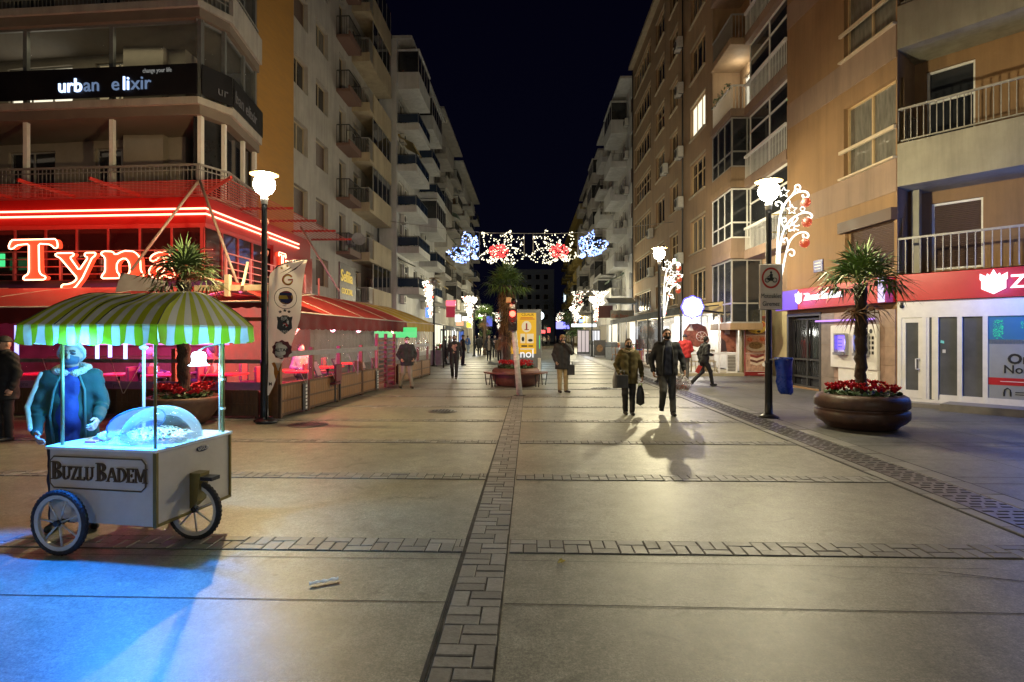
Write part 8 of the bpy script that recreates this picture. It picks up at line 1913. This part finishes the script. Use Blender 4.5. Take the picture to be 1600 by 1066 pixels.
# ================================================================ SIGNS, AWNINGS, TREES FAR DOWN THE STREET
def shop_sign(label, px0, px1, y0, y1, D_, col, s_, dep=.12, words=None, wcol=None):
    a_, c_ = at(px0, D_), at(px1, D_); M_, L_, a = frame(a_.xy, c_.xy); t = thing('shop_sign', label, 'sign', a_, a); z0, z1 = hz(y1, D_), hz(y0, D_)
    b = MB(glow('sign %s %.1f' % (str(col), s_), col, s_)); b.bbox(0, 0, z0, L_, dep, z1, min(.02, (z1 - z0) / 5)); b.build('lit_face', t); b = MB(rail_dark); b.box(.0, dep, z0 + .02, L_, dep + .06, z1 - .02); b.build('casing', t)
    if words: b = MB(wcol); b.text(words, L_ * .08, z0 + (z1 - z0) * .25, -.01, (z1 - z0) * .7, .01, .01); b.build('lettering', t)
for a in (('red neon sign board on the far left facade', 697, 712, 470, 478, 42, (1, .06, .10), 3), ('dim red panel under the far left neon board', 697, 711, 479, 496, 42.1, (.5, .02, .05), .5), ('small blue sign just above the yellow awning', 665, 671, 481, 496, 33, (.1, .25, 1), 1.5), ('white sign above the parasol cafe on the left', 711, 720, 492, 503, 40, (1, 1, 1), 1.8), ('second white sign over the left shops', 722, 731, 495, 501, 44, (.9, .95, 1), 2.2), ('orange sign strip over the left shops', 713, 724, 502, 509, 43, (1, .4, .2), 1.2),
          ('round yellow lit sign on the left', 729, 736, 504, 512, 50, (.9, .8, .05), 1.2), ('blue club sign board on a post in the distance', 760, 769, 494, 510, 54, (.12, .16, .75), .8), ('green lit awning board at the far left', 748, 760, 494, 498, 60, (.3, .9, .1), 1.0), ('large blue and white sign far on the right', 869, 890, 503, 514, 62, (.22, .22, 1), 2.2), ('white sign strip along the right shops', 893, 932, 506, 511, 50, (.9, .95, 1), 1.6), ('small blue sign on the far right facade', 905, 911, 499, 504, 60, (.3, .45, 1), 1.8), ('red sign far at the end of the street', 846, 852, 516, 521, 90, (1, .1, .1), 2), ('second red sign at the end of the street', 855, 860, 512, 520, 95, (1, .08, .08), 1.5), ('white upright light strip at the far right corner', 881, 884, 458, 472, 120, (.7, .9, 1), 1.5)): shop_sign(*a)
def glass_shop(label, px0, px1, y0, y1, D_, col, s_):
    a_, c_ = at(px0, D_), at(px1, D_); M_, L_, a = frame(a_.xy, c_.xy); t = thing('lit_shop_window', label, 'shop window', a_, a); z1 = hz(y0, D_); b = MB(glow('shop glow %s' % str(col), col, s_)); b.box(.05, .05, .15, L_ - .05, .08, z1); b.build('pane', t)
    b = MB(rail_dark); b.box(0, 0, 0, L_, .15, .15); b.box(0, 0, z1, L_, .15, z1 + .12)
    for i in range(4): x = (L_ - .06) * i / 3; b.box(x, 0, .15, x + .06, .045, z1)
    b.build('frame', t)
glass_shop('green white lit shop window left of the man in dark suit', 688, 698, 517, 556, 38, (.85, 1, .7), 1.6); glass_shop('white lit shop window behind the dark parasol on the left', 705, 714, 515, 556, 40, (1, 1, .95), 1.8); glass_shop('blue lit shop front far on the left', 716, 725, 518, 556, 44, (.1, .25, .9), .8)
glass_shop('pinkish lit shop window far right', 902, 921, 517, 548, 54, (.9, .75, .72), .55); glass_shop('white lit shop window beyond the burger cafe', 923, 938, 517, 548, 52, (.95, .95, 1), .8)
light('shop_light', at(712, 37, 1.9), (1, 1, .9), 80, None, .2); light('shop_light', at(915, 50, 2.2), (.95, .95, 1), 110, None, .3); light('shop_light', at(742, 56, 2.2), (.9, .95, 1), 110, None, .3); light('shop_light', at(880, 68, 2.4), (.8, .85, 1), 140, None, .3)
b = MB(black_cloth); a_ = at(684, 30).xy; c_ = at(716, 46).xy; M_, L_, a = frame(a_, c_); t = thing('parasol_canopy', 'black cafe canopy beyond the yellow awning', 'canopy', (*a_, 0), a); b.add([(0, -.4, 2.25), (L_, -.4, 2.25), (L_, 2.4, 2.75), (0, 2.4, 2.75), (0, -.4, 2.0), (L_, -.4, 2.0)], [(0, 1, 2, 3), (4, 5, 1, 0)]); b.build('cloth', t); b = MB(rail_dark)
for i in range(5): b.cyl((L_ * i / 4, -.3, 0), (L_ * i / 4, -.3, 2.2), .04, 6)
b.build('post', t)
b = MB(mat('blue lit awning', (.35, .4, .45), .6, 0, .1)); c = at(968, 44, hz(470, 44)); b.add([(c.x - 1.0, c.y - 1.2, c.z - .25), (c.x + 1.1, c.y - 1.2, c.z - .25), (c.x + 1.1, c.y + .5, c.z + .25), (c.x - 1.0, c.y + .5, c.z + .25), (c.x - 1.0, c.y - 1.2, c.z - .35), (c.x + 1.1, c.y - 1.2, c.z - .35)], [(0, 1, 2, 3), (4, 5, 1, 0)]); tag(b.build('awning'), 'small pale awning on the first floor lit blue, far right', 'awning'); light('window_glow', c + Vector((.1, -.4, -.6)), (.12, .45, 1), 45, None, .1)
t = thing('brown_banner', 'brown cafe banner on the first floor rail of the far right facade', 'banner', at(935, 43.5)); b = MB(mat('brown banner cloth', (.12, .04, .03), .7, 0, .2)); z_ = hz(497, 43.5) - 0; b.T = Matrix.Translation((0, 0, z_)); b.box(0, 0, 0, 1.1, .06, .95); b.build('cloth', t)
b = MB(mat('lettered board', (.25, .22, .17), .6, 0, .3, 5)); c = at(954, 42.5); t = thing('shop_sign', 'pale lettered cafe board below the brown banner', 'sign', c); b.box(0, 0, hz(498, 42.5), 1.75, .08, hz(485, 42.5)); b.build('panel', t); b = MB(MATS['picture red']); b.text('Cafe Beyaz', .06, hz(496, 42.5), -.01, .36, .01, .01, squeeze=.8); b.build('lettering', t)
t = thing('sale_banner', 'white for sale banner hanging on a balcony of the far right block', 'banner', at(955, 52)); b = MB(mat('banner white', (.6, .6, .58), .6)); b.box(0, 0, hz(322, 52), 1.1, .04, hz(312, 52)); b.build('cloth', t); b = MB(ink); b.text('SATILIK', .06, hz(319.5, 52), -.008, .24, .0, .005); b.build('lettering', t)
def tree(name, label, p, h, r, n, seed, m1=leaf_dark):
    rnd_ = random.Random(seed); t = thing(name, label, 'tree', p); b = MB(bark); b.tube([(0, 0, 0), (.05, 0, h * .3), (-.03, .04, h * .6), (.02, 0, h * .85)], [.11, .09, .07, .03], 8)
    cl_ = []
    for i in range(9):
        a = i * 2.4; z = h * (.45 + .5 * rnd_.random()); q = r * rnd_.uniform(.3, .8); e = Vector((q * math.cos(a), q * math.sin(a), z)); b.tube([(0, 0, h * .42), e * .5 + Vector((0, 0, h * .24)), e], [.05, .035, .012], 5); cl_.append((e, r * rnd_.uniform(.28, .5)))
    b.build('trunk', t); f = MB(m1)
    for i in range(n):
        c, q = rnd_.choice(cl_); f.use(m1 if rnd_.random() < .6 else flower_leaf); p_ = c + Vector((rnd_.gauss(0, 1), rnd_.gauss(0, 1), rnd_.gauss(0, .8))) * q * .55; d = Vector((rnd_.gauss(0, 1), rnd_.gauss(0, 1), rnd_.gauss(0, .7))).normalized() * rnd_.uniform(.09, .16); s_ = d.cross(Vector((rnd_.gauss(0, 1), rnd_.gauss(0, 1), 1))).normalized() * d.length * .45
        f.add([p_ - d, p_ + s_, p_ + d, p_ - s_], [(0, 1, 2, 3)])
    f.build('crown', t)
tree('street_tree', 'dark leafy street tree on the right pavement behind the cap man', at(895, 57), 4.2, 1.3, 900, 3); tree('street_tree', 'small tree at the far left by the green awning', at(757, 62), 3.6, 1.0, 500, 4, leaf_green); tree('street_tree', 'dark tree mass at the right end of the street', at(868, 150), 13, 6, 1200, 6); tree('street_tree', 'dark tree mass at the left end of the street', at(775, 155), 11, 6, 1200, 7)
fan_palm('palm_tree', 'distant green lit palm on the left pavement', at(757, 50), .0, 3.4, .13, 1.4, 22, 31)
